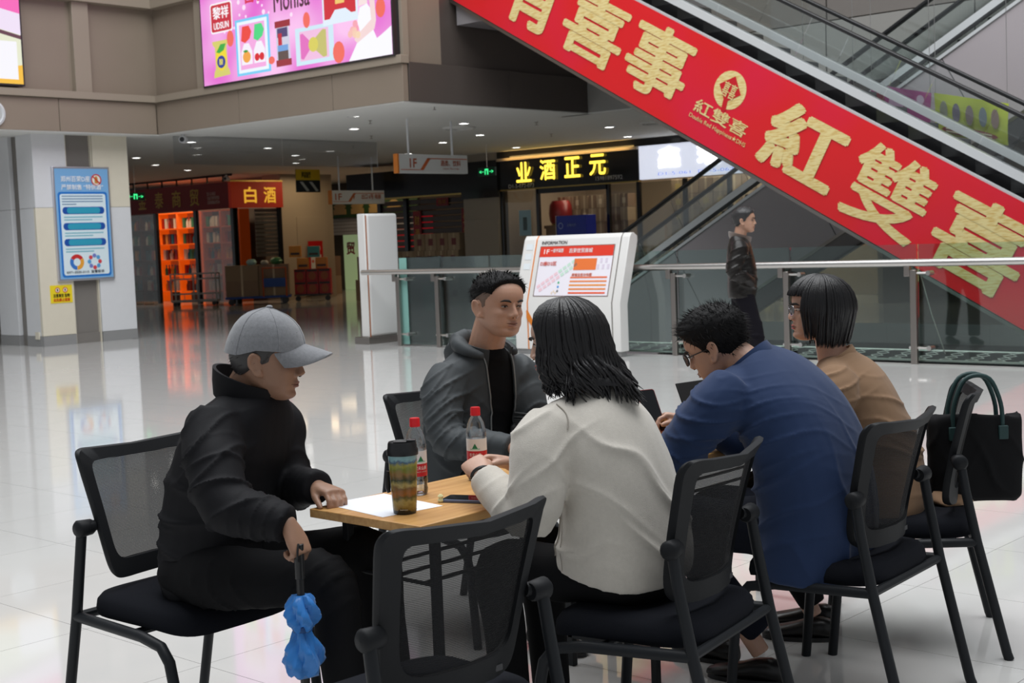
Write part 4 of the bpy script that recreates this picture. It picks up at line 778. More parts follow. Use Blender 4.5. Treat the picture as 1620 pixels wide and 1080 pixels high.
q = onpt(0.7, 0.3); sack((q[0], q[1], 1.04), 0.17, (160, 200, 195), 'pale teal plastic bag on the loaded trolley, left of the green one'); q = onpt(1.35, 0.3); sack((q[0], q[1], 1.04), 0.20, (60, 130, 80), 'green plastic bag on the loaded trolley'); q = onpt(1.05, 0.2); sack((q[0], q[1], 1.04), 0.13, (190, 190, 180), 'white plastic bag between the teal and green bags')
# red gift cartons beside the poster, on a low trolley
g0 = thing('hand_cart', (-29.35, 23.7, 0), 0.75, 'low hand cart under red gift cartons left of the poster', 'trolley')
obj('deck', MB().b2((0, 0, 0.15), (1.0, 0.5, 0.19)), M_black, g0)
for x in (0.1, 0.9): obj('castor', MB().lathe([(0, -0.025), (0.075, -0.025), (0.075, 0.025), (0, 0.025)], 12, (x, 0.05, 0.075), 'Y'), M_rubber, g0)
cg, sg = math.cos(0.75), math.sin(0.75)
for i in range(3):
    for j in range(2):
        o = obj('gift_carton', MB().box((0, 0, 0.17), (0.31, 0.4, 0.335)), prt(160, 25, 25), smooth=0, label='red printed gift carton on the hand cart, %s row %s' % (('lower', 'upper')[j], ('left', 'middle', 'right')[i]), cat='carton', group='red gift cartons'); x, y = 0.17+0.33*i, 0.25
        o.location = (-29.35+x*cg-y*sg, 23.7+x*sg+y*cg, 0.19+0.34*j); o.rotation_euler = (0, 0, 0.75)
        ink(o, 'printed_bottle', disc(0, 0.15, 0.10, 0.11, 14), prt(150, 80, 30), (0, -0.2, 0), XP, ZP, 0.001); ink(o, 'printed_band', rect(-0.14, 0.27, 0.14, 0.32), prt(35, 30, 25), (0, -0.2, 0), XP, ZP, 0.001)
for i, (x, z, c) in enumerate(((0.05, 0.87, (205, 140, 45)), (0.55, 0.87, (200, 130, 45)), (-0.15, 1.2, (205, 140, 45)), (0.35, 1.18, (60, 140, 140)))):
    o = obj('gift_bag', MB().b2((-0.16, -0.08, 0), (0.16, 0.08, 0.3)), prt(*c), smooth=0, bevel=0.01, label=('%s gift bag on top of the red cartons, %s' % ('teal' if i == 3 else 'orange', ('lower left', 'lower right', 'upper left', 'upper right')[i])), cat='gift bag', group='gift bags on the red cartons'); o.location = (-29.35+(x+0.2)*cg-0.25*sg, 23.7+(x+0.2)*sg+0.25*cg, z); o.rotation_euler = (0, 0, 0.75)
    ink(o, 'print', rect(-0.12, 0.06, 0.12, 0.12), prt(60, 40, 30), (0, -0.08, 0), XP, ZP, 0.001)
# ================================================================ furniture
M_frame = mat('chair_black_steel', (0.016, 0.018, 0.021), rough=0.45, spec=0.22)
M_plas = mat('chair_black_plastic', (0.012, 0.013, 0.015), rough=0.55, spec=0.2)
M_seat = mat('seat_fabric', (0.011, 0.012, 0.016), rough=0.95, spec=0.1, bump=0.15, bscale=400)
def mesh_mat():
    m = bpy.data.materials.new('chair_mesh'); m.use_nodes = True; nt = m.node_tree; b = nt.nodes['Principled BSDF']
    b.inputs['Base Color'].default_value = (0.012, 0.012, 0.013, 1); b.inputs['Roughness'].default_value = 0.8; b.inputs['Specular IOR Level'].default_value = 0.2
    tc = nt.nodes.new('ShaderNodeTexCoord'); wv = nt.nodes.new('ShaderNodeTexWave'); wv.bands_direction = 'Z'; wv.inputs['Scale'].default_value = 78
    nt.links.new(tc.outputs['Object'], wv.inputs['Vector'])
    mr = nt.nodes.new('ShaderNodeMapRange'); mr.inputs[1].default_value = 0; mr.inputs[2].default_value = 1; mr.inputs[3].default_value = 0.74; mr.inputs[4].default_value = 0.97
    nt.links.new(wv.outputs['Fac'], mr.inputs[0]); nt.links.new(mr.outputs[0], b.inputs['Alpha']); return m
M_mesh = mesh_mat()
def back_pt(u, w):
    x = u*(0.200+0.052*w); z = 0.505 + 0.395*w + 0.022*u*u*w*w
    y = -0.175 - 0.085*w**1.4 + 0.055*u*u - 0.02*max(0, w-0.9)*10*0.5
    return Vector((x, y, z))
def build_chair(label, loc, yaw):
    t = thing('office_chair', loc, yaw, label, 'chair', 'black mesh chairs round the tables')
    # seat cushion
    mb = MB(); rg = []
    for (k, zz) in ((0.90, 0.405), (0.985, 0.412), (1.0, 0.43), (0.985, 0.455), (0.93, 0.472), (0.75, 0.480), (0.4, 0.476), (0.02, 0.474)):
        ring = []
        for j in range(40):
            a = 2*math.pi*j/40; c, s_ = math.cos(a), math.sin(a); e = 0.42
            x = 0.245*k*math.copysign(abs(c)**e, c); y = 0.235*k*math.copysign(abs(s_)**e, s_) + 0.01
            ring.append((x, y, zz - (0.025*max(0, (y-0.10)/0.14)**2 if zz > 0.41 else 0.0)))
        rg.append(ring)
    obj('seat', mb.loft(rg), M_seat, t, smooth=60)
    for s_ in (-1, 1):
        x = 0.262*s_
        fp = [(x, -0.225, 0.405), (x, 0.10, 0.392), (x, 0.19, 0.375), (x, 0.225, 0.335), (x, 0.238, 0.28), (x*1.01, 0.262, 0.02), (x*1.01, 0.264, 0.0)]
        obj('leg', MB().tube(fp, 0.0165, 12), M_frame, t, smooth=50)
        rp = [(x*1.02, -0.325, 0.0), (x*1.01, -0.318, 0.02), (x, -0.225, 0.405), (x, -0.190, 0.58), (x*0.99, -0.175, 0.675)]
        obj('leg', MB().tube(rp, [0.0165, 0.0165, 0.0165, 0.016, 0.016], 12), M_frame, t, smooth=50)
        obj('back_joint', MB().lathe([(0, -0.035*s_), (0.02, -0.035*s_), (0.024, -0.028*s_), (0.027, 0.014*s_), (0.020, 0.022*s_), (0, 0.024*s_)], 16, (x*0.985, -0.172, 0.680), 'X'), M_plas, t, smooth=50)
        obj('joint_arm', MB().tube([(x*0.97, -0.172, 0.68), (x*0.84, -0.160, 0.685)], [0.022, 0.016], 10), M_plas, t, smooth=50)
    obj('crossbar', MB().tube([(-0.262, 0.05, 0.393), (0.262, 0.05, 0.393)], 0.012, 8).tube([(-0.262, -0.222, 0.405), (0.262, -0.222, 0.405)], 0.014, 10), M_frame, t)
    # back frame: swept rounded rectangle
    n = 72; outer = []; inner = []
    for j in range(n):
        a = 2*math.pi*j/n; c, s_ = math.cos(a), math.sin(a); e = 0.30 if s_ < 0 else 0.17
        u = math.copysign(abs(c)**e, c); w = 0.5+0.5*math.copysign(abs(s_)**e, s_)
        outer.append((u, w)); inner.append((u*0.80, 0.145 + (w)*0.765))
    mb = MB(); th = 0.012; rings = []
    for (P, dy, k) in ((outer, th, 0.985), (outer, -th, 0.985), (inner, -th*0.8, 1), (inner, th*0.8, 1)):
        ring = []
        for (u, w) in P: q = back_pt(u*k, 0.5+(w-0.5)*k); ring.append((q.x, q.y+dy, q.z))
        rings.append(ring)
    mid = []
    for (u, w) in outer: q = back_pt(u, w); mid.append((q.x, q.y, q.z))
    rings = [rings[3], rings[0], mid, rings[1], rings[2], rings[3]]
    obj('backrest_frame', mb.loft(rings, cap=False), M_plas, t, smooth=50)
    mb = MB(); vs = []; nu, nw = 14, 14
    for i in range(nu+1):
        for k in range(nw+1):
            u, w = -0.83+1.66*i/nu, 0.12+0.82*k/nw; q = back_pt(u, w); vs.append(q)
    mb.add(vs, [(i*(nw+1)+k, (i+1)*(nw+1)+k, (i+1)*(nw+1)+k+1, i*(nw+1)+k+1) for i in range(nu) for k in range(nw)])
    obj('mesh_panel', mb, M_mesh, t, smooth=180)
    # maker's badge on the lower frame
    q = back_pt(0.55, 0.06); obj('badge', MB().box((q.x, q.y-0.013, q.z), (0.022, 0.003, 0.014)), mat('badge_grey', (0.05, 0.05, 0.055)), t)
    return t
def yaw_of(fx, fy): return math.atan2(-fx, fy)
CH = [('black mesh chair standing empty in the foreground', (-2.28, 2.13), (-1, 0.05)),
      ('black mesh chair under the woman in the cream coat', (-2.28, 3.09), (-1, -0.17)),
      ('black mesh chair under the man in the navy jacket', (-2.17, 3.93), (-1, -0.06)),
      ('black mesh chair with a black tote bag hung on its back', (-2.28, 4.60), (-0.87, -0.49)),
      ('black mesh chair under the man in the grey cap', (-3.555, 2.415), (1, 0.05)),
      ('black mesh chair under the man in the dark grey hooded jacket', (-3.72, 3.83), (1, 0.0))]
CHAIRS = []
for lab, (x, y), (fx, fy) in CH: CHAIRS.append(build_chair(lab, (x, y, 0), yaw_of(fx, fy)))

def wood_mat():
    m = bpy.data.materials.new('oak_laminate'); m.use_nodes = True; nt = m.node_tree; b = nt.nodes['Principled BSDF']
    tc = nt.nodes.new('ShaderNodeTexCoord'); mp = nt.nodes.new('ShaderNodeMapping'); mp.inputs['Scale'].default_value = (22, 1.6, 22)
    n = nt.nodes.new('ShaderNodeTexNoise'); n.inputs['Scale'].default_value = 2.2; n.inputs['Detail'].default_value = 8
    cr = nt.nodes.new('ShaderNodeValToRGB'); e = cr.color_ramp.elements
    e[0].position = 0.25; e[0].color = (*S(178, 128, 70), 1); e[1].position = 0.75; e[1].color = (*S(214, 168, 106), 1)
    nt.links.new(tc.outputs['Object'], mp.inputs[0]); nt.links.new(mp.outputs[0], n.inputs[0]); nt.links.new(n.outputs['Fac'], cr.inputs[0]); nt.links.new(cr.outputs[0], b.inputs['Base Color'])
    b.inputs['Roughness'].default_value = 0.38; return m
M_wood = wood_mat()
def table(lab, y0, L):
    t = thing('folding_table', (-3.10, y0, 0), 0, lab, 'table')
    obj('table_top', MB().b2((0, 0, 0.715), (0.46, L, 0.74)), M_wood, t, bevel=0.002)
    for y in (0.10, L-0.10):
        for x in (0.05, 0.41): obj('leg', MB().b2((x-0.0125, y-0.0125, 0.0), (x+0.0125, y+0.0125, 0.715)), M_frame, t, bevel=0.003)
        obj('foot_bar', MB().b2((0.04, y-0.0125, 0.10), (0.42, y+0.0125, 0.125)), M_frame, t, bevel=0.003)
    obj('apron', MB().b2((0.05, 0.12, 0.675), (0.075, L-0.12, 0.712)).b2((0.385, 0.12, 0.675), (0.41, L-0.12, 0.712)), M_frame, t)
    for x in (0.10, 0.23, 0.36): obj('shelf_rod', MB().tube([(x, 0.1, 0.55), (x, L-0.1, 0.55)], 0.006, 6), M_frame, t)
    for y in (0.10, L-0.10): obj('shelf_rod', MB().tube([(0.05, y, 0.55), (0.41, y, 0.55)], 0.006, 6), M_frame, t)
    return t
table('narrow oak-topped folding table with the coffee tumbler at its end', 2.52, 1.20)
table('narrow oak-topped folding table in front of the man in navy', 3.74, 1.20)

# ---------------------------------------------------------------- things on the tables
TZ = 0.7402
M_bot = glass('bottle_clear', (0.93, 0.95, 0.96), 0.05, 0.04)
M_water = glass('water', (0.88, 0.92, 0.93), 0.03, 0.02)
def bottle(loc, lab, rz, group='water bottles with red caps'):
    t = thing('water_bottle', loc, rz, lab, 'bottle', group)
    prof = [(0.0, 0.0), (0.026, 0.0), (0.031, 0.006), (0.0325, 0.02), (0.030, 0.03), (0.0325, 0.04), (0.0325, 0.055), (0.0315, 0.06), (0.0315, 0.135), (0.0325, 0.142), (0.032, 0.155), (0.027, 0.18), (0.019, 0.198), (0.0135, 0.205), (0.0135, 0.215)]
    obj('bottle_body', MB().lathe(prof, 28), M_bot, t, smooth=60)
    obj('cap', MB().lathe([(0, 0.232), (0.014, 0.232), (0.0155, 0.229), (0.0158, 0.211), (0.0162, 0.210), (0.0162, 0.206), (0.0135, 0.205)], 24), mat('cap_red', S(214, 28, 36), rough=0.35), t, smooth=50)
    obj('water_inside', MB().lathe([(0, 0.004), (0.028, 0.005), (0.0305, 0.02), (0.0285, 0.03), (0.0305, 0.04), (0.0298, 0.135), (0.0, 0.135)], 24), M_water, t, smooth=60)
    lb = MB(); lb.lathe([(0.0322, 0.060), (0.0322, 0.1345)], 36); obj('label_red', MB().lathe([(0.0322, 0.058), (0.0322, 0.096)], 36), mat('label_red', S(196, 26, 40), rough=0.4), t); obj('label_white', MB().lathe([(0.0322, 0.096), (0.0322, 0.134)], 36), mat('label_white', S(228, 226, 226), rough=0.4), t)
    # print wrapped round the label
    def wrap(o):
        me = o.data; 
        for v in me.vertices: a = v.co.x/0.0326; r_ = 0.0328; v.co = Vector((r_*math.sin(a), -r_*math.cos(a), v.co.z))
        me.update(); return o
    mm = MB()
    for i in range(8): x0, x1 = -0.009+0.00225*i, -0.009+0.00225*(i+1); h0, h1 = 0.016*(1-abs(x0)/0.009), 0.016*(1-abs(x1)/0.009); mm.add([(x0, 0, 0.104), (x1, 0, 0.104), (x1, 0, 0.104+h1+0.0002), (x0, 0, 0.104+h0+0.0002)], [(0, 1, 2, 3)])
    wrap(obj('mountain_mark', mm, prt(30, 120, 75), t, smooth=0)); mm = MB()
    for i in range(10): x0, x1 = -0.016+0.0032*i, -0.016+0.0032*(i+1); mm.add([(x0, 0, 0.1015), (x1, 0, 0.1015), (x1, 0, 0.1038), (x0, 0, 0.1038)], [(0, 1, 2, 3)])
    wrap(obj('mountain_mark', mm, prt(120, 190, 170), t, smooth=0))
    wrap(letters('农夫山泉', t, (-0.02, 0, 0.078), XP, ZP, 0.040, 0.012, prt(245, 235, 235), 0.01, 0.0)); wrap(letters('NONGFU SPRING', t, (-0.02, 0, 0.070), XP, ZP, 0.040, 0.004, prt(245, 235, 235), 0.005, 0.0))
    return t
CAMZ = R(42.18)
bottle((-2.985, 2.845, TZ), 'water bottle with a red cap half hidden behind the tumbler', CAMZ+0.5)
bottle((-2.995, 3.12, TZ), 'red-capped water bottle standing beside the hands of the woman in cream', CAMZ-0.15)
def cup_mat():
    m = bpy.data.materials.new('tumbler_picture'); m.use_nodes = True; nt = m.node_tree; b = nt.nodes['Principled BSDF']
    tc = nt.nodes.new('ShaderNodeTexCoord'); sx = nt.nodes.new('ShaderNodeSeparateXYZ'); nt.links.new(tc.outputs['Object'], sx.inputs[0])
    n = nt.nodes.new('ShaderNodeTexNoise'); n.inputs['Scale'].default_value = 55; n.inputs['Detail'].default_value = 5; nt.links.new(tc.outputs['Object'], n.inputs[0])
    ma = nt.nodes.new('ShaderNodeMath'); ma.operation = 'MULTIPLY_ADD'; ma.inputs[1].default_value = 0.035; nt.links.new(n.outputs['Fac'], ma.inputs[0]); nt.links.new(sx.outputs['Z'], ma.inputs[2])
    mr = nt.nodes.new('ShaderNodeMapRange'); mr.inputs[1].default_value = 0.017; mr.inputs[2].default_value = 0.192; nt.links.new(ma.outputs[0], mr.inputs[0])
    cr = nt.nodes.new('ShaderNodeValToRGB'); cr.color_ramp.interpolation = 'LINEAR'; e = cr.color_ramp.elements
    st = [(0.0, (26, 26, 24)), (0.07, (26, 26, 24)), (0.10, (128, 104, 40)), (0.2, (168, 150, 84)), (0.27, (90, 84, 36)), (0.33, (158, 98, 34)), (0.42, (120, 88, 44)), (0.48, (176, 160, 96)), (0.56, (46, 60, 34)), (0.66, (146, 110, 60)), (0.74, (120, 128, 50)), (0.80, (160, 156, 70)), (0.85, (66, 96, 130)), (0.89, (140, 184, 190)), (1.0, (150, 192, 196))]
    while len(e) < len(st): e.new(0.5)
    for k, (p, c) in enumerate(st): e[k].position = p; e[k].color = (*S(*c), 1)
    nt.links.new(mr.outputs[0], cr.inputs[0]); nt.links.new(cr.outputs[0], b.inputs['Base Color']); b.inputs['Roughness'].default_value = 0.3; return m
cp = thing('coffee_tumbler', (-2.81, 2.626, TZ), CAMZ, 'tall coffee tumbler with a landscape picture and a black lid', 'tumbler')
obj('tumbler_body', MB().lathe([(0, 0), (0.031, 0), (0.0325, 0.004), (0.034, 0.02), (0.041, 0.165), (0.0415, 0.172), (0, 0.172)], 36), cup_mat(), cp, smooth=50)
obj('lid', MB().lathe([(0.0415, 0.166), (0.0445, 0.166), (0.0445, 0.180), (0.042, 0.184), (0.0405, 0.198), (0.038, 0.203), (0.034, 0.199), (0, 0.198)], 36), M_rubber, cp, smooth=40)
obj('drink_spout', MB().box((0.026, -0.004, 0.203), (0.026, 0.018, 0.010)).box((0.0, 0.0, 0.200), (0.05, 0.012, 0.006)), M_rubber, cp, bevel=0.002)
obj('grip', MB().tube([(-0.043, 0.0, 0.12), (-0.047, 0, 0.105), (-0.047, 0, 0.075), (-0.042, 0, 0.06)], 0.006, 8), M_rubber, cp)
obj('print_line', MB().box((0.0, -0.0338, 0.0145), (0.022, 0.0012, 0.0015)), prt(190, 185, 170), cp)
ph_ = thing('smartphone', (-2.772, 2.852, TZ), R(-68), 'black-screened smartphone in a grey-blue case lying on the table', 'phone')
obj('case', MB().prism(rrect(-0.038, -0.079, 0.038, 0.079, 0.010), (0, 0, 0), XP, YP, 0.009), mat('phone_case', S(92, 106, 140), rough=0.4), ph_, bevel=0.002); obj('screen', MB().prism(rrect(-0.035, -0.076, 0.035, 0.076, 0.008), (0, 0, 0.0091), XP, YP, 0.0008), mat('phone_glass', (0.006, 0.006, 0.008), rough=0.05), ph_, smooth=0)
pp = thing('paper_sheet', (-2.94, 2.655, TZ), R(8), 'white printed sheet of paper lying under the coffee tumbler', 'paper')
obj('sheet', MB().b2((-0.105, -0.1485, 0), (0.105, 0.1485, 0.0006)), mat('paper_white', S(236, 240, 248), rough=0.6), pp, smooth=0)
for q in range(2): ink(pp, 'print_line', rect(-0.03, -0.128+0.008*q, 0.03, -0.1255+0.008*q), prt(120, 120, 130), (0, 0, 0.0007), XP, YP, 0.0, 0.0002)
pp.location = (-2.95, 2.672, TZ); pp.rotation_euler = (0, 0, R(82))
cr_ = obj('tissue_scrap', MB().lathe([(0, 0), (0.008, 0.001), (0.010, 0.006), (0.006, 0.012), (0.009, 0.018), (0.004, 0.024), (0, 0.023)], 7), mat('tissue', S(226, 220, 168), rough=0.8), label='tiny pale crumpled scrap at the paper corner beside the phone', cat='scrap'); cr_.location = (-2.832, 2.79, TZ)
tb = thing('tablet', (-2.95, 4.40, TZ), R(82), 'dark tablet propped upright in front of the man in navy', 'tablet')
rot = Matrix.Rotation(R(-24), 3, 'X')
obj('tablet_body', MB().box(rot @ Vector((0, 0, 0.10)), (0.26, 0.008, 0.20), rot=rot), M_rubber, tb, bevel=0.002); obj('stand', MB().box((0, 0.055, 0.055), (0.10, 0.004, 0.125), rot=Matrix.Rotation(R(26), 3, 'X')), M_rubber, tb)
# ================================================================ people: helpers
V = Vector
def nz(v): v = Vector(v); return v.normalized()
def union(mb, voxel, it=4, name='m', fac=0.5):
    me = mb.mesh(name); o = bpy.data.objects.new('tmp', me); COL.objects.link(o)
    r = o.modifiers.new('r', 'REMESH'); r.mode = 'VOXEL'; r.voxel_size = voxel
    if it: s_ = o.modifiers.new('s', 'SMOOTH'); s_.factor = fac; s_.iterations = it
    dg = bpy.context.evaluated_depsgraph_get(); m2 = bpy.data.meshes.new_from_object(o.evaluated_get(dg)); bpy.data.objects.remove(o); bpy.data.meshes.remove(me)
    m2.name = name; return m2
def co(me): a = np.zeros(len(me.vertices)*3); me.vertices.foreach_get('co', a); return a.reshape(-1, 3)
def nrm(me): a = np.zeros(len(me.vertices)*3); me.vertices.foreach_get('normal', a); return a.reshape(-1, 3)
def setco(me, a): me.vertices.foreach_set('co', a.ravel()); me.update()
def sn(p, f, s=0.0):
    """cheap smooth pseudo noise"""
    x, y, z = p[:, 0]*f+s, p[:, 1]*f+1.7*s, p[:, 2]*f-s
    return (np.sin(x*1.0+2.1*np.sin(y*0.7+z*0.4))+np.sin(y*1.3+1.9*np.sin(z*0.8-x*0.5)+1.3)+np.sin(z*1.1+1.7*np.sin(x*0.9+y*0.6)+2.2))/3
def folds(me, lst, base=0.0, bf=9.0, seed=0.0):
    """cloth creases: each (centre, radius, direction, wavelength, depth)"""
    p = co(me); n = nrm(me); d = base*sn(p, bf, seed) + 0.5*base*sn(p, bf*2.3, seed+3)
    w = 0.6*sn(p, 13, seed+5)
    for c, r_, dr, wl, am in lst:
        dd = np.linalg.norm(p-np.array(c), axis=1)/r_; g = np.exp(-dd*dd)
        ph_ = 2*np.pi*(p @ np.array(nz(dr)))/wl + 3.4*w
        s_ = 1-np.abs(np.sin(ph_/2)); d += 1.7*am*g*(s_**4*1.5-0.24)*(0.75+0.6*w)
    setco(me, p + n*d[:, None])
def ring(c, ax, ay, rx, ry, n=22, e=1.0, ryb=None):
    o = []
    for j in range(n):
        a = 2*math.pi*j/n; cx, sx = math.cos(a), math.sin(a); yy = ry if sx > 0 or ryb is None else ryb
        o.append(V(c) + V(ax)*(rx*math.copysign(abs(cx)**e, cx)) + V(ay)*(yy*math.copysign(abs(sx)**e, sx)))
    return o
def catmull(P, k=4):
    P = [np.array(p, float) for p in P]; out = []
    for i in range(len(P)-1):
        p0, p1, p2, p3 = P[max(0, i-1)], P[i], P[i+1], P[min(len(P)-1, i+2)]
        for q in range(k):
            t = q/k; out.append(0.5*(2*p1+(p2-p0)*t+(2*p0-5*p1+4*p2-p3)*t*t+(3*p1-p0-3*p2+p3)*t**3))
    out.append(P[-1]); return out
def limb(mb, pts, rad, n=16, k=4, sq=None):
    """smooth tapering tube through the joints"""
    Q = catmull([(*p, r_) for p, r_ in zip(pts, rad)], k)
    return mb.tube([tuple(q[:3]) for q in Q], [max(0.002, float(q[3])) for q in Q], n)
def torso(mb, st, n=26, k=4, e=0.85):
    """st: list of (centre, right vector, half width, half depth front, half depth back)"""
    Q = catmull([(*c, *nz(r_), a, b, d) for c, r_, a, b, d in st], k); rg = []
    for i, q in enumerate(Q):
        c = V(q[:3]); t = V(Q[min(i+1, len(Q)-1)][:3]) - V(Q[max(i-1, 0)][:3]); t.normalize(); rt = nz(q[3:6]); rt = nz(rt - t*rt.dot(t)); f = t.cross(rt)
        rg.append(ring(c, rt, f, q[6], q[7], n, e, q[8]))
    return mb.loft(rg)
def ellipsoid(mb, c, ax, ay, az, rx, ry, rz, n=16, m=10):
    rg = []
    for i in range(1, m):
        a = math.pi*i/m; rg.append(ring(V(c)-V(az)*(rz*math.cos(a)), ax, ay, rx*math.sin(a), ry*math.sin(a), n))
    return mb.loft(rg)

def yoke(mb, J):
    for k in 'RL': a, b = J['neck']-V((0, 0, 0.045)), J['sh'+k]-V((0, 0, 0.025)); limb(mb, [a, a*0.5+b*0.5+V((0, 0, 0.004)), b], [0.062, 0.066, 0.076], 16)
# ---------------------------------------------------------------- head
FZ = [0.018, 0.022, 0.029, 0.039, 0.050, 0.0585, 0.066, 0.075, 0.087, 0.105, 0.122, 0.136, 0.148, 0.160, 0.175, 0.190, 0.205, 0.217, 0.227, 0.233, 0.236]
FF = [0.062, 0.074, 0.084, 0.087, 0.082, 0.0865, 0.0865, 0.0885, 0.086, 0.086, 0.0845, 0.087, 0.092, 0.094, 0.092, 0.085, 0.073, 0.056, 0.034, 0.016, 0.0]
FB = [0.030, 0.014, -0.004, -0.020, -0.042, -0.056, -0.064, -0.071, -0.080, -0.090, -0.096, -0.099, -0.100, -0.0995, -0.096, -0.089, -0.078, -0.063, -0.042, -0.022, -0.004]
FWD = [0.018, 0.027, 0.037, 0.046, 0.0535, 0.058, 0.0605, 0.063, 0.0665, 0.0705, 0.073, 0.075, 0.0765, 0.0770, 0.0765, 0.0735, 0.066, 0.054, 0.037, 0.019, 0.004]
def head_ring(z, n=48, off=0.0, wid=1.0, jaw=1.0):
    yf, yb, w = np.interp(z, FZ, FF), np.interp(z, FZ, FB), np.interp(z, FZ, FWD)*wid
    if z < 0.09: w *= 1+(jaw-1)*(1-z/0.09)
    cy, hd = (yf+yb)/2, (yf-yb)/2; o = []
    for j in range(n):
        a = 2*math.pi*j/n; c, s_ = math.cos(a), math.sin(a); e = 0.86 if s_ > 0 else 1.0
        x = (w+off)*math.copysign(abs(c)**e, c); y = cy + (hd+off)*math.copysign(abs(s_)**0.95, s_)
        o.append((x, y, z))
    return o
def head_mat(pos, face, roll=0.0, sc=1.0):
    f = nz(face); r_ = f.cross(V((0, 0, 1))).normalized(); u = r_.cross(f)
    if roll: q = Matrix.Rotation(roll, 3, f); r_, u = q @ r_, q @ u
    M = Matrix(((r_.x, f.x, u.x, pos[0]), (r_.y, f.y, u.y, pos[1]), (r_.z, f.z, u.z, pos[2]), (0, 0, 0, 1)))
    return M @ Matrix.Scale(sc, 4) @ Matrix.Translation((0, 0, -0.12))
def head_mesh(mb, M, wid=1.0, jaw=1.0, nose=1.0, cheek=0.0):
    H = MB(); rg = [head_ring(float(z), 48, 0, wid, jaw) for z in np.concatenate([np.linspace(0.018, 0.21, 43), np.linspace(0.214, 0.2355, 9)])]
    P = np.array([q for g in rg for q in g])
    def push(c, s_, am, dr):
        d = np.linalg.norm((P-np.array(c))/np.array(s_), axis=1); P[:] = P + np.exp(-d*d)[:, None]*np.array(dr)*am
    for s_ in (-1, 1):
        push((0.033*s_, 0.080, 0.126), (0.017, 0.03, 0.010), 0.009, (0, -1, 0))       # eye socket
        push((0.030*s_, 0.090, 0.145), (0.022, 0.03, 0.007), 0.003, (0, 1, 0))        # brow
        push((0.048*s_, 0.066, 0.100), (0.018, 0.03, 0.016), 0.004+cheek, (0.6*s_, 0.8, 0))   # cheek bone
        push((0.052*s_, 0.060, 0.062), (0.02, 0.03, 0.018), 0.002+cheek*0.6, (0.9*s_, 0.4, 0))
        push((0.024*s_, 0.090, 0.078), (0.006, 0.02, 0.014), 0.0025, (0, -1, 0))      # fold beside nose
    push((0, 0.088, 0.051), (0.022, 0.02, 0.005), 0.003, (0, -1, 0)); push((0, 0.090, 0.034), (0.018, 0.02, 0.010), 0.003, (0, 1, 0))
    n = 48; rg = [[tuple(P[i*n+j]) for j in range(n)] for i in range(len(rg))]; H.loft(rg)
    # nose, lips, ears
    k = nose; H.loft([ring((0, 0.083, 0.140), (1, 0, 0), (0, 1, 0), 0.0075, 0.009, 12), ring((0, 0.087, 0.128), (1, 0, 0), (0, 1, 0), 0.008, 0.010, 12), ring((0, 0.089, 0.112), (1, 0, 0), (0, 1, 0), 0.010, 0.015*k, 12), ring((0, 0.089, 0.098), (1, 0, 0), (0, 1, 0), 0.0145, 0.022*k, 12), ring((0, 0.088, 0.091), (1, 0, 0), (0, 1, 0), 0.0135, 0.018*k, 12), ring((0, 0.087, 0.087), (1, 0, 0), (0, 1, 0), 0.008, 0.009*k, 12)])
    for s_ in (-1, 1): ellipsoid(H, (0.0145*s_, 0.091, 0.0935), (1, 0, 0), (0, 1, 0), (0, 0, 1), 0.0075, 0.010, 0.0065, 10, 8)
    ellipsoid(H, (0, 0.0855, 0.0705), (1, 0, 0), (0, 1, 0), (0, 0, 1), 0.022, 0.0085, 0.0045, 14, 8); ellipsoid(H, (0, 0.0845, 0.0600), (1, 0, 0), (0, 1, 0), (0, 0, 1), 0.019, 0.0085, 0.005, 14, 8)
    for s_ in (-1, 1):
        ax, up = nz((0.25*s_, -0.95, 0.0)), nz((0.12*s_, -0.22, 1)); nn = ax.cross(up).normalized(); c = V((0.080*s_*wid, -0.008, 0.115))
        pts = [c + up*(0.030*math.sin(R(a))) + ax*(0.017*math.cos(R(a))*(1 if math.sin(R(a)) > -0.3 else 0.75)) + nz((s_, 0, 0))*0.004 for a in range(-150, 151, 20)]
        H.tube(pts, 0.0052, 8); ellipsoid(H, c - V((s_*0.003, 0, 0)), ax, nn, up, 0.016, 0.006, 0.027, 12, 8); ellipsoid(H, c - up*0.026 - ax*0.008, ax, nn, up, 0.008, 0.006, 0.010, 10, 6)
    mb.add([M @ V(v) for v in H.v], H.f)
M_eye = mat('eye_dark', (0.012, 0.009, 0.008), rough=0.15); M_sclera = mat('eye_white', (0.55, 0.50, 0.47), rough=0.2)
M_brow = mat('brow_hair', (0.012, 0.010, 0.009), rough=0.8)
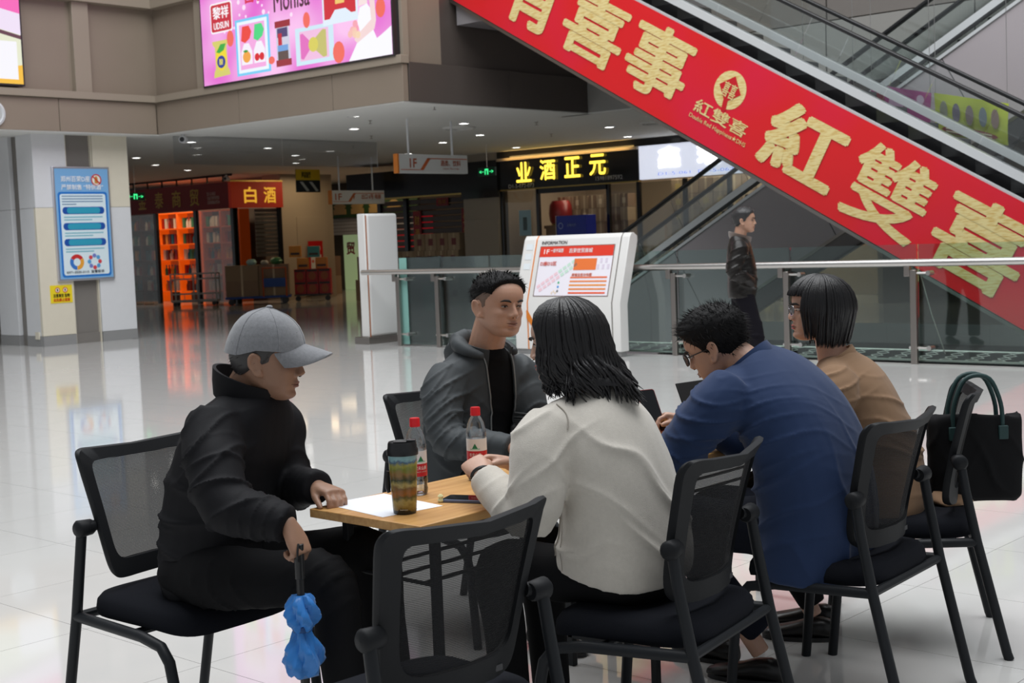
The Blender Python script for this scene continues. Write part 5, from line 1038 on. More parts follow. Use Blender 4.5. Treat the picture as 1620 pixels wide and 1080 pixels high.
def face_parts(par, M, lipm, eye=0.0036, smile=0.0, brow=True):
    for s_ in (-1, 1):
        e = MB(); ellipsoid(e, (0.0325*s_, 0.0775, 0.1255), nz((1, -0.25*s_, 0)), nz((0.25*s_, 1, 0)), (0, 0, 1), 0.0125, 0.0065, eye, 14, 8); e.v = [tuple(M @ V(v)) for v in e.v]; o = obj('eye', e, M_sclera, par, smooth=60)
        e = MB(); ellipsoid(e, (0.0325*s_, 0.0800, 0.1255), (1, 0, 0), (0, 1, 0), (0, 0, 1), 0.0062, 0.0050, eye*1.02, 12, 8); e.v = [tuple(M @ V(v)) for v in e.v]; obj('iris', e, M_eye, o, smooth=60)
        e = MB(); e.tube([M @ V((s_*x, y, z)) for x, y, z in ((0.0205, 0.0815, 0.1265), (0.026, 0.0845, 0.1300), (0.034, 0.0845, 0.1305), (0.0445, 0.0775, 0.1275))], [0.0008, 0.0018, 0.0018, 0.0008], 6); obj('eyelid', e, M_brow, par)
        if brow: e = MB(); e.tube([M @ V((s_*x, y, z)) for x, y, z in ((0.015, 0.0935, 0.142), (0.026, 0.0945, 0.1465), (0.040, 0.0865, 0.1475), (0.050, 0.0765, 0.143))], [0.0024, 0.0046, 0.004, 0.0012], 6); obj('eyebrow', e, M_brow, par)
        n_ = MB(); ellipsoid(n_, (0.0065*s_, 0.0965, 0.0875), (1, 0, 0), (0, 1, 0), (0, 0, 1), 0.0026, 0.0032, 0.0016, 8, 6); n_.v = [tuple(M @ V(v)) for v in n_.v]; obj('nostril', n_, M_brow, par)
    l = MB(); Z = smile; l.tube([M @ V(p) for p in ((-0.030, 0.0775, 0.0655+Z), (-0.015, 0.0900, 0.0655+Z*0.3), (0, 0.0928, 0.0650), (0.015, 0.0900, 0.0655+Z*0.3), (0.030, 0.0775, 0.0655+Z))], [0.0006, 0.0014, 0.0016, 0.0014, 0.0006], 6); obj('mouth_line', l, mat('mouth_line', (0.10, 0.025, 0.02), rough=0.6), par)
    for zc, rz_, yy in ((0.0700, 0.0036, 0.0872), (0.0602, 0.0042, 0.0862)):
        l = MB(); ellipsoid(l, (0, yy, zc), (1, 0, 0), (0, 1, 0), (0, 0, 1), 0.0195, 0.0080, rz_, 14, 8); l.v = [tuple(M @ V(v)) for v in l.v]; obj('lip', l, lipm, par, smooth=60)
def hair_line(y, z, front=0.178, nape=0.055, burn=0.105):
    """signed: > 0 where the short hair grows"""
    lim = np.interp(y, [-0.10, -0.075, -0.045, -0.02, 0.004, 0.022, 0.034, 0.052, 0.07, 0.1], [nape, nape, nape+0.015, max(0.085, burn-0.01), burn, burn+0.010, max(0.140, burn+0.008), max(0.158, burn+0.004), front-0.006, front])
    return z - lim
M_hair = mat('hair_black', (0.008, 0.0075, 0.008), rough=0.6, spec=0.14, bump=0.35, bscale=420, stretch=(1, 0.3, 0.3))
def short_hair(par, M, top=0.016, side=0.006, m=None, front=0.178, nape=0.055, spikes=700, fade=0.0, lift=0.0, wid=1.0, burn=0.105, name='hair'):
    H = MB(); n = 64; rg = []
    for z in np.concatenate([np.linspace(0.03, 0.21, 60), np.linspace(0.213, 0.2355, 12)]):
        base = head_ring(float(z), n, 0, wid); o = []
        for q in base:
            h = hair_line(q[1], q[2], front, nape, burn); mk = min(1, max(0, h/0.012)); rp = min(1, 0.25+max(0, h)/0.035); t_ = side + (top-side)*min(1, max(0, (q[2]-0.13)/0.06))
            t_ *= rp
            if fade: t_ *= min(1, 0.25+max(0, (q[2]-0.10)/fade))
            t_ += lift*max(0, q[1]/0.09)*max(0, (q[2]-0.17)/0.06)
            off = mk*t_*(1+0.10*math.sin(q[0]*330+q[2]*90)*math.sin(q[1]*260+3)) - (1-mk)*0.012
            nn = V((q[0]/0.0064, q[1]/0.0095, (q[2]-0.13)/0.0115)).normalized(); o.append(V(q)+nn*off)
        rg.append(o)
    H.loft(rg); rnd = random.Random(5)
    for k in range(spikes):
        i = rnd.randrange(10, len(rg)-2); j = rnd.randrange(n); q = rg[i][j]
        if hair_line(q.y, q.z, front, nape, burn) < 0.012: continue
        nn = V((q.x/0.0064, q.y/0.0095, (q.z-0.13)/0.0115)).normalized(); dn = V((0, 0.55 if q.z > 0.19 else -0.35, -0.7 if q.z < 0.2 else 0.1)); dr = (dn+nn*0.75+V((rnd.uniform(-.4, .4), rnd.uniform(-.4, .4), 0))).normalized()
        L = (0.010+top*0.7)*rnd.uniform(0.5, 1.1); sd = dr.cross(nn).normalized()*0.0016; b = q-nn*0.002
        H.add([b-sd, b+sd, b+nn*0.002, b+dr*L], [(0, 1, 3), (1, 2, 3), (2, 0, 3)])
    H.v = [tuple(M @ V(v)) for v in H.v]
    me = H.mesh(name, fix=False); return obj(name, me, m or M_hair, par, smooth=70)

# ---------------------------------------------------------------- hands
def hand(mb, wrist, direction, back, side, curl=(30, 35, 25), thumb=(35, 20), spread=6, sc=1.0, curls=None):
    """side: +1 thumb towards +x of the hand frame.  curl: bend in degrees of the three finger joints"""
    y = nz(direction); z = nz(V(back) - y*V(back).dot(y)); x = y.cross(z)*side
    def W(a, b, c): return V(wrist) + x*(a*sc) + y*(b*sc) + z*(c*sc)
    rg = []
    for (b, w, t, sh) in ((-0.012, 0.024, 0.019, 0.0), (0.0, 0.027, 0.019, 0.0), (0.02, 0.034, 0.0185, 0.002), (0.05, 0.041, 0.0165, 0.002), (0.08, 0.041, 0.014, 0.0), (0.092, 0.038, 0.011, 0.0)):
        rg.append(ring(W(sh, b, 0), x, z, w*sc, t*sc, 16, 0.85))
    mb.loft(rg)
    for i, (fx, ln, rd) in enumerate(((0.030, 0.072, 0.0086), (0.0105, 0.080, 0.0088), (-0.0095, 0.074, 0.0084), (-0.0285, 0.058, 0.0074))):
        c3 = curls[i] if curls else curl
        a = 0.0; p = W(fx, 0.080, 0.0); pts = [W(fx*0.9, 0.055, 0), p]; rs = [rd*1.05, rd*1.08]; sp = R(spread*(1.5-i)/1.5*0.6)
        for q, fr in enumerate((0.46, 0.30, 0.24)):
            a += R(c3[q]); d = (y*math.cos(a) - z*math.sin(a)); d = (d + x*math.sin(sp)*math.cos(a)).normalized()
            p = p + d*(ln*fr*sc*0.5); pts.append(p); rs.append(rd*(1.0-0.05*q)); p = p + d*(ln*fr*sc*0.5); pts.append(p); rs.append(rd*(0.99-0.08*q))
        rs[-1] *= 0.7; mb.tube(pts, [r_*sc for r_ in rs], 10)
    a1, a2 = R(thumb[0]), R(thumb[1]); p0 = W(0.026, 0.018, -0.004); d = (x*math.sin(a1)+y*math.cos(a1) - z*0.35).normalized(); p1 = p0 + d*(0.040*sc); d2 = (x*math.sin(a2)+y*math.cos(a2) - z*0.45).normalized(); p2 = p1 + d2*(0.032*sc); p3 = p2 + (d2 - z*0.15 + y*0.1).normalized()*(0.026*sc)
    mb.tube([W(0.014, 0.0, -0.002), p0, p1, p2, (p2+p3)/2, p3], [r_*sc for r_ in (0.014, 0.0145, 0.0115, 0.0098, 0.0092, 0.0062)], 12)
def shoe(par, ankle, fwd_, m, L=0.27, zt=None):
    f = nz((fwd_[0], fwd_[1], 0)); r_ = f.cross(V((0, 0, 1))); a = V((ankle[0], ankle[1], 0)); mb = MB(); rg = []
    for (y, w, h) in ((-0.075, 0.022, 0.05), (-0.065, 0.034, 0.075), (-0.03, 0.040, 0.085), (0.02, 0.040, 0.080), (0.07, 0.043, 0.062), (0.12, 0.047, 0.050), (0.16, 0.042, 0.042), (0.185, 0.026, 0.032)):
        rg.append([a + f*(y*L/0.27) + r_*(w*math.copysign(abs(math.cos(t*math.pi/8))**0.7, math.cos(t*math.pi/8))) + V((0, 0, 0.012+(h-0.012)*(0.5+0.5*math.sin(t*math.pi/8)))) for t in range(16)])
    o = obj('shoe', mb.loft(rg), m, par, smooth=60); s_ = MB(); rg = []
    for zz in (0.0, 0.016): rg.append([a + f*((0.055+0.135*math.sin(t*math.pi/12))*L/0.27) + r_*(0.046*math.cos(t*math.pi/12)*(1+0.08*math.sin(t*math.pi/12))) + V((0, 0, zz)) for t in range(24)])
    obj('sole', s_.loft(rg), M_rubber, o); return o
def skin_mat(name, c, red=0.10):
    m = mat(name, c, rough=0.48, var=0.10, vscale=38, bump=0.06, bscale=220); b = m.node_tree.nodes['Principled BSDF']
    b.inputs['Subsurface Weight'].default_value = 0.12; b.inputs['Subsurface Radius'].default_value = (0.012, 0.004, 0.002); b.inputs['Subsurface Scale'].default_value = 0.5
    return m
def glasses(par, M, m, lens_r=0.0, half=False, rx_=0.024, rz_=0.018):
    t = None
    for s_ in (-1, 1):
        c = V((0.033*s_, 0.101, 0.124)); pts = [c + V((rx_*math.copysign(abs(math.cos(R(a)))**0.7, math.cos(R(a))), -0.006*abs(math.cos(R(a)))*(1 if s_*math.cos(R(a)) > 0 else 0), rz_*math.copysign(abs(math.sin(R(a)))**0.8, math.sin(R(a))))) for a in range(0, 361, 18)]
        o = obj('glasses_rim', MB().tube([M @ p for p in pts], 0.0016 if not half else 0.0008, 6), m, par)
        g = MB(); g.loft([[M @ p for p in pts[:-1]], [M @ (p + V((0, 0.0008, 0))) for p in pts[:-1]]]); obj('lens', g, glass('lens_glass', (0.93, 0.95, 0.97), 0.06), o, smooth=0)
        obj('temple', MB().tube([M @ V(p) for p in ((0.057*s_, 0.094, 0.130), (0.074*s_, 0.078, 0.131), (0.0800*s_, 0.02, 0.130), (0.0805*s_, -0.008, 0.129), (0.078*s_, -0.022, 0.115))], 0.0019 if not half else 0.0011, 6), m, o)
    obj('glasses_bridge', MB().tube([M @ V(p) for p in ((-0.010, 0.102, 0.128), (0, 0.106, 0.131), (0.010, 0.102, 0.128))], 0.0015, 6), m, par)
# ================================================================ people
def cloth(name, c, rough=0.85, sheen=0.0, bump=0.12, bs=600, spec=0.12, var=0.0, vs=30): return mat(name, c, rough=rough, spec=spec, bump=bump, bscale=bs, sheen=sheen, var=var, vscale=vs)
M_blackcloth = cloth('black_cloth', (0.009, 0.009, 0.010)); M_shoe = mat('shoe_black', (0.012, 0.011, 0.011), rough=0.35)
LIP_M = mat('lip_male', (0.40, 0.19, 0.145), rough=0.45); LIP_F = mat('lip_red', (0.42, 0.05, 0.05), rough=0.35)
def person(label, root): return thing('person', root, 0, label, 'person')
def fin(par, mesh_, name, m, smooth=180):
    o = obj(name, mesh_, m, None, smooth=smooth); o.parent = par; o.matrix_parent_inverse = Matrix.Translation(-V(par.location)); return o
class Fig:
    """keeps everything in world space and parents it to the person's root"""
    def __init__(s, label, root): s.t = person(label, root); s.body = None; s.inv = Matrix.Translation(-V(root))
    def fix(s):
        for c in s.t.children_recursive:
            if c.parent == s.t or c.parent == s.body: pass
    def add(s, o):
        o.parent = s.t; o.matrix_parent_inverse = s.inv; return o
def core(mb, J, legs=True):
    mb.tube([J['pel'], J['chest'], J['neck']], [0.09, 0.09, 0.055], 14)
    for k in 'RL':
        mb.tube([J['neck'] - V((0, 0, 0.08)), (J['sh'+k]*0.8+J['chest']*0.2) - V((0, 0, 0.03)), J['el'+k], J['wr'+k]], [0.045, 0.035, 0.028, 0.024], 12)
        if legs and 'kn'+k in J: mb.tube([J['pel'], J['hip'+k], J['kn'+k], J['an'+k]], [0.07, 0.065, 0.045, 0.032], 12)
def neckhead(mb, J, M, r_=0.056, **kw):
    head_mesh(mb, M, **kw); a = M @ V((0, -0.028, 0.085)); mb.tube([J['neck'] - V((0, 0, 0.05)), J['neck'], (V(J['neck'])+a)/2, a], [r_*0.9, r_*1.03, r_, r_*0.95], 18)
def collar_band(J, M_, r0, r1, h, up, fwd_, m, name='collar', open_=40, th=0.006, base=None, drop=0.0, lean=0.0):
    """stand-up collar: open band round the neck"""
    c0 = V(base if base is not None else J['neck']); up = nz(up); f = nz(V(fwd_) - up*V(fwd_).dot(up)); r_ = f.cross(up); mb = MB(); n = 30; rows = []
    for (rad, hh) in ((r0, 0.0), ((r0+r1)/2, h*0.5), (r1, h), (r1+th, h), ((r0+r1)/2+th*1.2, h*0.5), (r0+th, 0)):
        row = []
        for j in range(n+1):
            a = R(90+open_ + (360-2*open_)*j/n); k = (1+math.sin(a))/2
            row.append(c0 + r_*(rad*math.cos(a)) + f*(rad*1.05*math.sin(a) + lean*hh) + up*(hh - drop*k))
        rows.append(row)
    vs = [q for w in rows for q in w]; fs = []
    for i in range(len(rows)):
        for j in range(n): a = i*(n+1)+j; b = ((i+1) % len(rows))*(n+1)+j; fs.append((a, a+1, b+1, b))
    k = len(rows); fs.append(tuple(i*(n+1) for i in range(k))); fs.append(tuple(i*(n+1)+n for i in range(k-1, -1, -1)))
    return obj(name, mb.add(vs, fs), m, None, smooth=60)
def vd(d): return {k: V(v) for k, v in d.items()}
Z3 = V((0, 0, 1))

# ---------------------------------------------------------------- man in the grey cap
SH = V((0.026, 0.023, 0))
J = vd(dict(pel=(-3.49, 2.44, 0.56), chest=(-3.42, 2.46, 0.84), neck=(-3.33, 2.485, 1.085), head=(-3.265, 2.52, 1.165), shR=(-3.275, 2.325, 0.995), shL=(-3.425, 2.635, 0.99), elR=(-3.12, 2.24, 0.80), wrR=(-2.935, 2.312, 0.75), elL=(-3.335, 2.645, 0.765), wrL=(-3.15, 2.60, 0.785), hipR=(-3.42, 2.34, 0.53), hipL=(-3.50, 2.53, 0.53), knR=(-2.97, 2.47, 0.56), knL=(-3.02, 2.68, 0.585), anR=(-2.87, 2.46, 0.09), anL=(-2.93, 2.68, 0.09)))
F = Fig('man in a grey wool cap and black jacket at the table end', (-3.49, 2.44, 0.0))
fc = nz((0.78, 0.60, -0.13)); HM = head_mat(J['head'], fc, 0.0, 1.08); SK1 = skin_mat('skin_tan', (0.36, 0.20, 0.13))
mb = MB(); core(mb, J); neckhead(mb, J, HM, 0.058, cheek=0.001, jaw=1.05)
hand(mb, J['wrR'], (0.45, 0.10, -0.85), (0.80, 0.15, 0.50), -1, curls=((55, 75, 45), (60, 80, 50), (65, 80, 50), (70, 80, 50)), thumb=(10, -10), sc=0.98)
hand(mb, J['wrL'], (0.95, -0.12, -0.08), (0.1, 0.1, 1), 1, curl=(35, 45, 30), thumb=(30, 10), sc=0.98)
F.body = F.add(obj('body', union(mb, 0.0046, 3, 'body'), SK1, None, smooth=180)); pre = set(bpy.data.objects)
face_parts(F.t, HM, LIP_M, 0.0030)
for o in set(bpy.data.objects)-pre:
    if o.parent == F.t: o.matrix_parent_inverse = F.inv
short = short_hair(None, HM, 0.008, 0.006, mat('hair_grey', (0.045, 0.042, 0.042), rough=0.5), nape=0.06, spikes=250); F.add(short)
r0_, r1_ = nz(J['hipR']-J['hipL']), nz(J['shR']-J['shL']); MJ = cloth('jacket_black', (0.0105, 0.0105, 0.0125), 0.7, 0.0, 0.08, 300, 0.16)
mb = MB(); torso(mb, [((-3.434, 2.463, 0.47), r0_, 0.205, 0.17, 0.17), ((-3.449, 2.463, 0.56), r0_, 0.215, 0.17, 0.175), ((-3.434, 2.468, 0.70), r0_, 0.205, 0.145, 0.175), ((-3.394, 2.478, 0.84), r1_, 0.205, 0.135, 0.17), ((-3.359, 2.493, 0.95), r1_, 0.205, 0.13, 0.145), ((-3.324, 2.503, 1.03), r1_, 0.165, 0.105, 0.10), ((-3.309, 2.508, 1.085), r1_, 0.085, 0.08, 0.085)])
limb(mb, [J['shR']+V((-0.03, 0.03, 0.01)), J['shR']+V((0.02, -0.02, -0.06)), (J['shR']+J['elR'])/2+V((-0.01, -0.01, 0)), J['elR'], (J['elR']+J['wrR'])/2+V((0, 0, -0.005)), J['wrR']], [0.085, 0.092, 0.085, 0.076, 0.064, 0.052])
limb(mb, [J['shL']+V((0, -0.04, 0.01)), J['shL']+V((0.02, 0.02, -0.05)), (J['shL']+J['elL'])/2, J['elL'], (J['elL']+J['wrL'])/2, J['wrL']], [0.085, 0.09, 0.082, 0.074, 0.062, 0.052])
yoke(mb, J); jk = union(mb, 0.0072, 16, 'jacket'); folds(jk, [(J['elR'], 0.13, (0.5, -0.2, -0.8), 0.075, 0.010), ((-3.25, 2.25, 0.92), 0.14, (0.5, 0.3, -0.6), 0.09, 0.008), ((-3.4, 2.3, 0.62), 0.2, (0.35, 0.1, 1), 0.12, 0.008), ((-3.52, 2.4, 0.75), 0.2, (0.2, 0, 1), 0.15, 0.006), (J['elL'], 0.1, (1, 0, -0.3), 0.05, 0.007), ((-3.0, 2.28, 0.76), 0.09, (1, 0.3, -0.3), 0.035, 0.005)], 0.004, 8, 1.0)
F.add(obj('jacket', jk, MJ, None, smooth=180))
F.add(collar_band(J, HM, 0.080, 0.095, 0.080, (0.22, 0.12, 1), (0.84, 0.53, 0), MJ, open_=30, th=0.010, base=(-3.335, 2.487, 1.055), drop=0.03))
mb = MB()
for k in 'RL': limb(mb, [J['hip'+k]+V((-0.04, 0, 0.02)), J['hip'+k]+V((0.12, 0, 0.02)), (J['hip'+k]+J['kn'+k])/2+V((0.05, 0, 0.005)), J['kn'+k], J['kn'+k]*0.6+J['an'+k]*0.4, J['an'+k]+V((0, 0, 0.03))], [0.10, 0.095, 0.085, 0.074, 0.066, 0.058])
ellipsoid(mb, (-3.47, 2.44, 0.55), r0_, nz((0.45, 0.9, 0)), Z3, 0.19, 0.14, 0.09)
tr = union(mb, 0.012, 4, 'trousers'); folds(tr, [(J['knR'], 0.12, (0.7, 0, -0.7), 0.06, 0.007), (J['hipR']+V((0.15, 0, 0)), 0.12, (1, 0, 0.3), 0.06, 0.006)], 0.003, 9, 2.0); F.add(obj('trousers', tr, M_blackcloth, None, smooth=180))
F.add(shoe(None, (-2.88, 2.46), (1, 0.1), M_shoe)); F.add(shoe(None, (-2.94, 2.68), (1, 0.1), M_shoe))
# cap
MC = cloth('cap_wool', (0.24, 0.245, 0.26), 0.95, 0.3, 0.25, 500, 0.2, 0.25, 120)
mb = MB(); rg = []
for k, z in enumerate(np.linspace(0.156, 0.237, 22)):
    q = (z-0.156)/0.081; rg.append([HM @ (V(p) + V((p[0]/0.0064*0.0001, 0, 0)) + V((p[0], p[1], 0)).normalized()*0.013*(1 if q < 0.85 else (1-q)/0.15*0.9+0.1) + V((0, -0.004, 0.030*q**1.2 - 0.10*(p[1]+0.1)*0.0 + (-0.020 if p[1] < 0 else 0.0)*(1-q)*min(1, -p[1]/0.05 if p[1] < 0 else 0)))) for p in head_ring(float(z), 48)])
cc = thing('cap', J['head'], 0, None); bpy.data.objects.remove(cc)
cp_o = F.add(obj('cap', mb.loft(rg), MC, None, smooth=60))
mb = MB(); rows = []
for i in range(9):
    u = i/8; row = []
    for j in range(25):
        a = R(-80+160*j/24); xx = 0.082*math.sin(a)*(1-0.10*u); yy = 0.070*math.cos(a)+0.028+0.082*u*(math.cos(a)**0.6 if math.cos(a) > 0 else 0); zz = 0.156 - 0.035*u*0.5 - 0.55*(xx*xx)/0.082*(0.6+0.6*u) + 0.022
        row.append((xx, yy, zz))
    rows.append(row)
vs = [q for w in rows for q in w] + [(q[0], q[1], q[2]-0.004) for w in rows for q in w]; n = 25; N = 9*25; fs = []
for i in range(8):
    for j in range(24): a = i*n+j; fs += [(a, a+1, a+n+1, a+n), (N+a, N+a+n, N+a+n+1, N+a+1)]
for j in range(24): fs += [(8*n+j, 8*n+j+1, N+8*n+j+1, N+8*n+j), (j, N+j, N+j+1, j+1)]
for i in range(8): fs += [(i*n, (i+1)*n, N+(i+1)*n, N+i*n), (i*n+24, N+i*n+24, N+(i+1)*n+24, (i+1)*n+24)]
mb.add([HM @ V(v) for v in vs], fs); F.add(obj('cap_brim', mb, MC, None, smooth=60))
for a in (0, 60, 120):
    for half in (0, 180):
        j = int(round((a+90+half) % 360/360*48)) % 48; F.add(obj('cap_seam', MB().tube([q_[j] for q_ in rg], 0.0016, 5), MC, None))
mb = MB(); ellipsoid(mb, HM @ V((0, -0.004, 0.268)), (1, 0, 0), (0, 1, 0), Z3, 0.010, 0.010, 0.006, 12, 8); F.add(obj('cap_button', mb, MC, None, smooth=60))
# his umbrella
um = thing('umbrella', (-2.898, 2.312, 0.395), 0, 'folded bright blue umbrella hanging from the hand of the man in the cap', 'umbrella')
um.scale = (1, 1, 0.68)
MU = mat('umbrella_blue', S(48, 132, 215), rough=0.35, sheen=0.2)
def umb(z0, z1, pr, sd):
    rg = []; n = 40
    for i in range(13):
        q = i/12; rr_ = np.interp(q, [a for a, _ in pr], [b for _, b in pr])
        rg.append([(rr_*(1+0.20*math.sin(5*a*2*math.pi/n+q*7+sd)+0.10*math.sin(13*a*2*math.pi/n+q*11))*math.cos(a*2*math.pi/n), rr_*(1+0.20*math.sin(5*a*2*math.pi/n+q*7+sd)+0.10*math.sin(13*a*2*math.pi/n-q*9))*math.sin(a*2*math.pi/n), z0+(z1-z0)*q+0.008*math.sin(7*a*2*math.pi/n)*(q < 0.1)) for a in range(n)])
    return MB().loft(rg)
obj('canopy', umb(-0.075, 0.115, [(0, 0.036), (0.25, 0.050), (0.55, 0.046), (0.85, 0.026), (1, 0.020)], 0.0), MU, um, smooth=60)
obj('canopy', umb(0.105, 0.245, [(0, 0.024), (0.2, 0.040), (0.5, 0.043), (0.8, 0.036), (1, 0.022)], 1.3), MU, um, smooth=60)
obj('strap', MB().lathe([(0.024, 0.10), (0.027, 0.10), (0.027, 0.122), (0.024, 0.122)], 20), mat('umbrella_strap', S(28, 80, 140), rough=0.5), um)
obj('shaft', MB().tube([(0, 0, 0.24), (0, 0, 0.33)], 0.011, 10), M_rubber, um); obj('handle', MB().tube([(0, 0, 0.31), (0, 0, 0.45)], 0.014, 12), M_rubber, um, bevel=0.002); obj('tip', MB().tube([(0, 0, -0.16), (0, 0, -0.06)], [0.012, 0.014], 10), M_rubber, um)
obj('wrist_loop', MB().tube([(0, 0, 0.44), (0.014, -0.012, 0.455), (0.022, -0.022, 0.43), (0.02, -0.022, 0.40), (0.012, -0.012, 0.385), (0.004, -0.004, 0.40)], 0.003, 6), M_rubber, um)
def keep(F, pre):
    for o in set(bpy.data.objects)-pre:
        if o.parent == F.t and o is not F.body: o.matrix_parent_inverse = F.inv
def cut_front(me, c, f, r_, lo, hi, zmin, zmax, tilt=(0, 0)):
    """open the front of a jacket between two slanted planes; returns the two edge lines"""
    bm = bmesh.new(); bm.from_mesh(me); c = V(c); f, r_ = nz(f), nz(r_); pl = []
    for x, tl in ((lo, tilt[0]), (hi, tilt[1])):
        no = nz(r_ - V((0, 0, tl))); pt = c + r_*x; pl.append((pt, no)); bmesh.ops.bisect_plane(bm, geom=bm.verts[:]+bm.edges[:]+bm.faces[:], plane_co=pt, plane_no=no)
    dl = []
    for fa in bm.faces:
        p = fa.calc_center_median()
        if (p-pl[0][0]).dot(pl[0][1]) > 0 and (p-pl[1][0]).dot(pl[1][1]) < 0 and (p-c).dot(f) > 0.02 and zmin < p.z < zmax: dl.append(fa)
    bmesh.ops.delete(bm, geom=dl, context='FACES'); edges = []
    bm.verts.ensure_lookup_table()
    for pt, no in pl:
        q = sorted([v.co.copy() for v in bm.verts if v.is_boundary and abs((v.co-pt).dot(no)) < 0.001 and (v.co-c).dot(f) > 0.03 and v.co.z < zmax-0.14], key=lambda p: p.z)
        edges.append(q[::2])
    bm.to_mesh(me); bm.free(); return edges
def strand_hair(M, ends, n=420, seed=3, rx=0.088, ry=0.108, rz=0.112, cz=0.132, wave=0.0, flare=0.0, face=58, r_=0.0042, m=None, name='hair', part=0.012, curl=7.0, jit=0.012, back=0.0, fringe=None):
    """combed hair: an inner volume and many overlapping locks.  ends(a) gives the height of the hair tips"""
    rnd = random.Random(seed); mb = MB(); c0 = V((0, -0.006, cz))
    def path(a, k, ph_, ln, fl):
        pts = []; s_ = 1 if a >= 0 else -1; af = max(abs(a), face) if abs(a) < face else abs(a); N = 13
        for i in range(N):
            t = i/(N-1)
            if t <= 0.5:
                q = t/0.5; phi = R(6+86*q); aa = R(s_*(abs(a)+(af-abs(a))*min(1, q*1.15)))
                p = c0 + V((math.sin(aa)*rx*k*math.sin(phi)+s_*part*(1-q), math.cos(aa)*ry*k*math.sin(phi), rz*k*math.cos(phi)))
            else:
                q = (t-0.5)/0.5; aa = R(s_*af); z0 = cz + rz*k*math.cos(R(92)); z = z0 + (ln-z0)*q
                k2 = k*(1+fl*q) ; wv = wave*q**0.8*math.sin(curl*q+ph_)
                p = V((math.sin(aa)*(rx*k2+wv), -0.006+math.cos(aa)*(ry*k2+wv) - back*q*q, z)) + V((math.cos(aa), -math.sin(aa), 0))*(wave*0.9*q*math.cos(curl*0.8*q+ph_*1.7))
            pts.append(M @ p)
        return pts
    # inner volume
    rg = []; A = list(range(-180, 180, 10))
    for i in range(13):
        rg.append([path(a if a != 0 else 0.01, 0.945, 0, ends(abs(a))+0.03, flare*0.7)[i] for a in A])
    mb.loft(rg)
    for q in range(n):
        a = rnd.uniform(-180, 180); k = rnd.uniform(0.96, 1.035)
        if fringe is not None and abs(a) < face:
            aa = R(a); P = []
            for i in range(13):
                phi = R(6+(fringe)*i/12); P.append(M @ (c0 + V((math.sin(aa)*rx*k*math.sin(phi), math.cos(aa)*ry*k*math.sin(phi)*1.02, rz*k*math.cos(phi)))))
            mb.tube(P, [r_*v for v in (0.5, 0.9, 1, 1.1, 1.15, 1.2, 1.2, 1.15, 1.05, 0.95, 0.8, 0.6, 0.12)], 5, cap=False); continue
        P = path(a, k, 2.6*math.sin(a*0.045+1)+rnd.uniform(-0.5, 0.5), ends(abs(a))+rnd.uniform(-jit, jit), flare*rnd.uniform(0.8, 1.25))
        rs = [r_*v for v in (0.5, 0.9, 1, 1.1, 1.15, 1.2, 1.2, 1.15, 1.05, 0.95, 0.8, 0.6, 0.12)]; mb.tube(P, rs, 5, cap=False)
    return obj(name, mb.mesh(name, fix=False), m or M_hair_l, None, smooth=80)
def hair_mat(name, c, rough=0.33):
    m = mat(name, c, rough=rough, spec=0.45, bump=0.25, bscale=240, stretch=(1, 1, 0.12)); return m
M_hair_l = hair_mat('hair_black_long', (0.008, 0.007, 0.008), 0.36)

# ---------------------------------------------------------------- man in the dark grey hooded jacket
J = vd(dict(pel=(-3.76, 3.85, 0.55), chest=(-3.70, 3.855, 0.84), neck=(-3.63, 3.852, 1.075), head=(-3.555, 3.852, 1.238), shR=(-3.675, 3.67, 0.985), shL=(-3.625, 4.03, 0.98), elR=(-3.565, 3.565, 0.765), wrR=(-3.29, 3.61, 0.752), elL=(-3.53, 4.02, 0.765), wrL=(-3.25, 3.90, 0.752), hipR=(-3.74, 3.755, 0.53), hipL=(-3.74, 3.945, 0.53), knR=(-3.30, 3.72, 0.53), knL=(-3.30, 3.96, 0.53), anR=(-3.26, 3.72, 0.09), anL=(-3.26, 3.96, 0.09)))
F = Fig('smiling man with cropped hair in an open dark grey hooded jacket and black shirt', (-3.76, 3.85, 0.0))
fc = nz((0.97, -0.17, -0.03)); HM = head_mat(J['head'], fc, R(-3), 1.07); SK2 = skin_mat('skin_warm', (0.54, 0.305, 0.21))
mb = MB(); core(mb, J); neckhead(mb, J, HM, 0.068, cheek=0.004, jaw=1.14, wid=1.07, nose=1.15)
for k, s_ in (('R', -1), ('L', 1)): hand(mb, J['wr'+k], (0.9, 0.25 if k == 'R' else -0.4, 0.0), (0, 0, 1), -s_ if k == 'L' else 1, curl=(25, 30, 20), thumb=(30, 10))
F.body = F.add(obj('body', union(mb, 0.0044, 2, 'body'), SK2, None, smooth=180)); pre = set(bpy.data.objects)
face_parts(F.t, HM, LIP_M, 0.0026, 0.004); keep(F, pre)
F.add(short_hair(None, HM, 0.002, 0.0016, mat('hair_stubble', (0.20, 0.135, 0.105), rough=0.8), front=0.205, nape=0.07, spikes=0, wid=1.07, name='shaved_side_hair')); F.add(short_hair(None, HM, 0.014, 0.004, front=0.207, nape=0.115, burn=0.155, spikes=1500, fade=0.05, lift=0.003, wid=1.07))
MG2 = cloth('jacket_grey', (0.062, 0.070, 0.075), 0.6, 0.0, 0.08, 500, 0.25)
RT = V((0, -1, 0)); mb = MB()
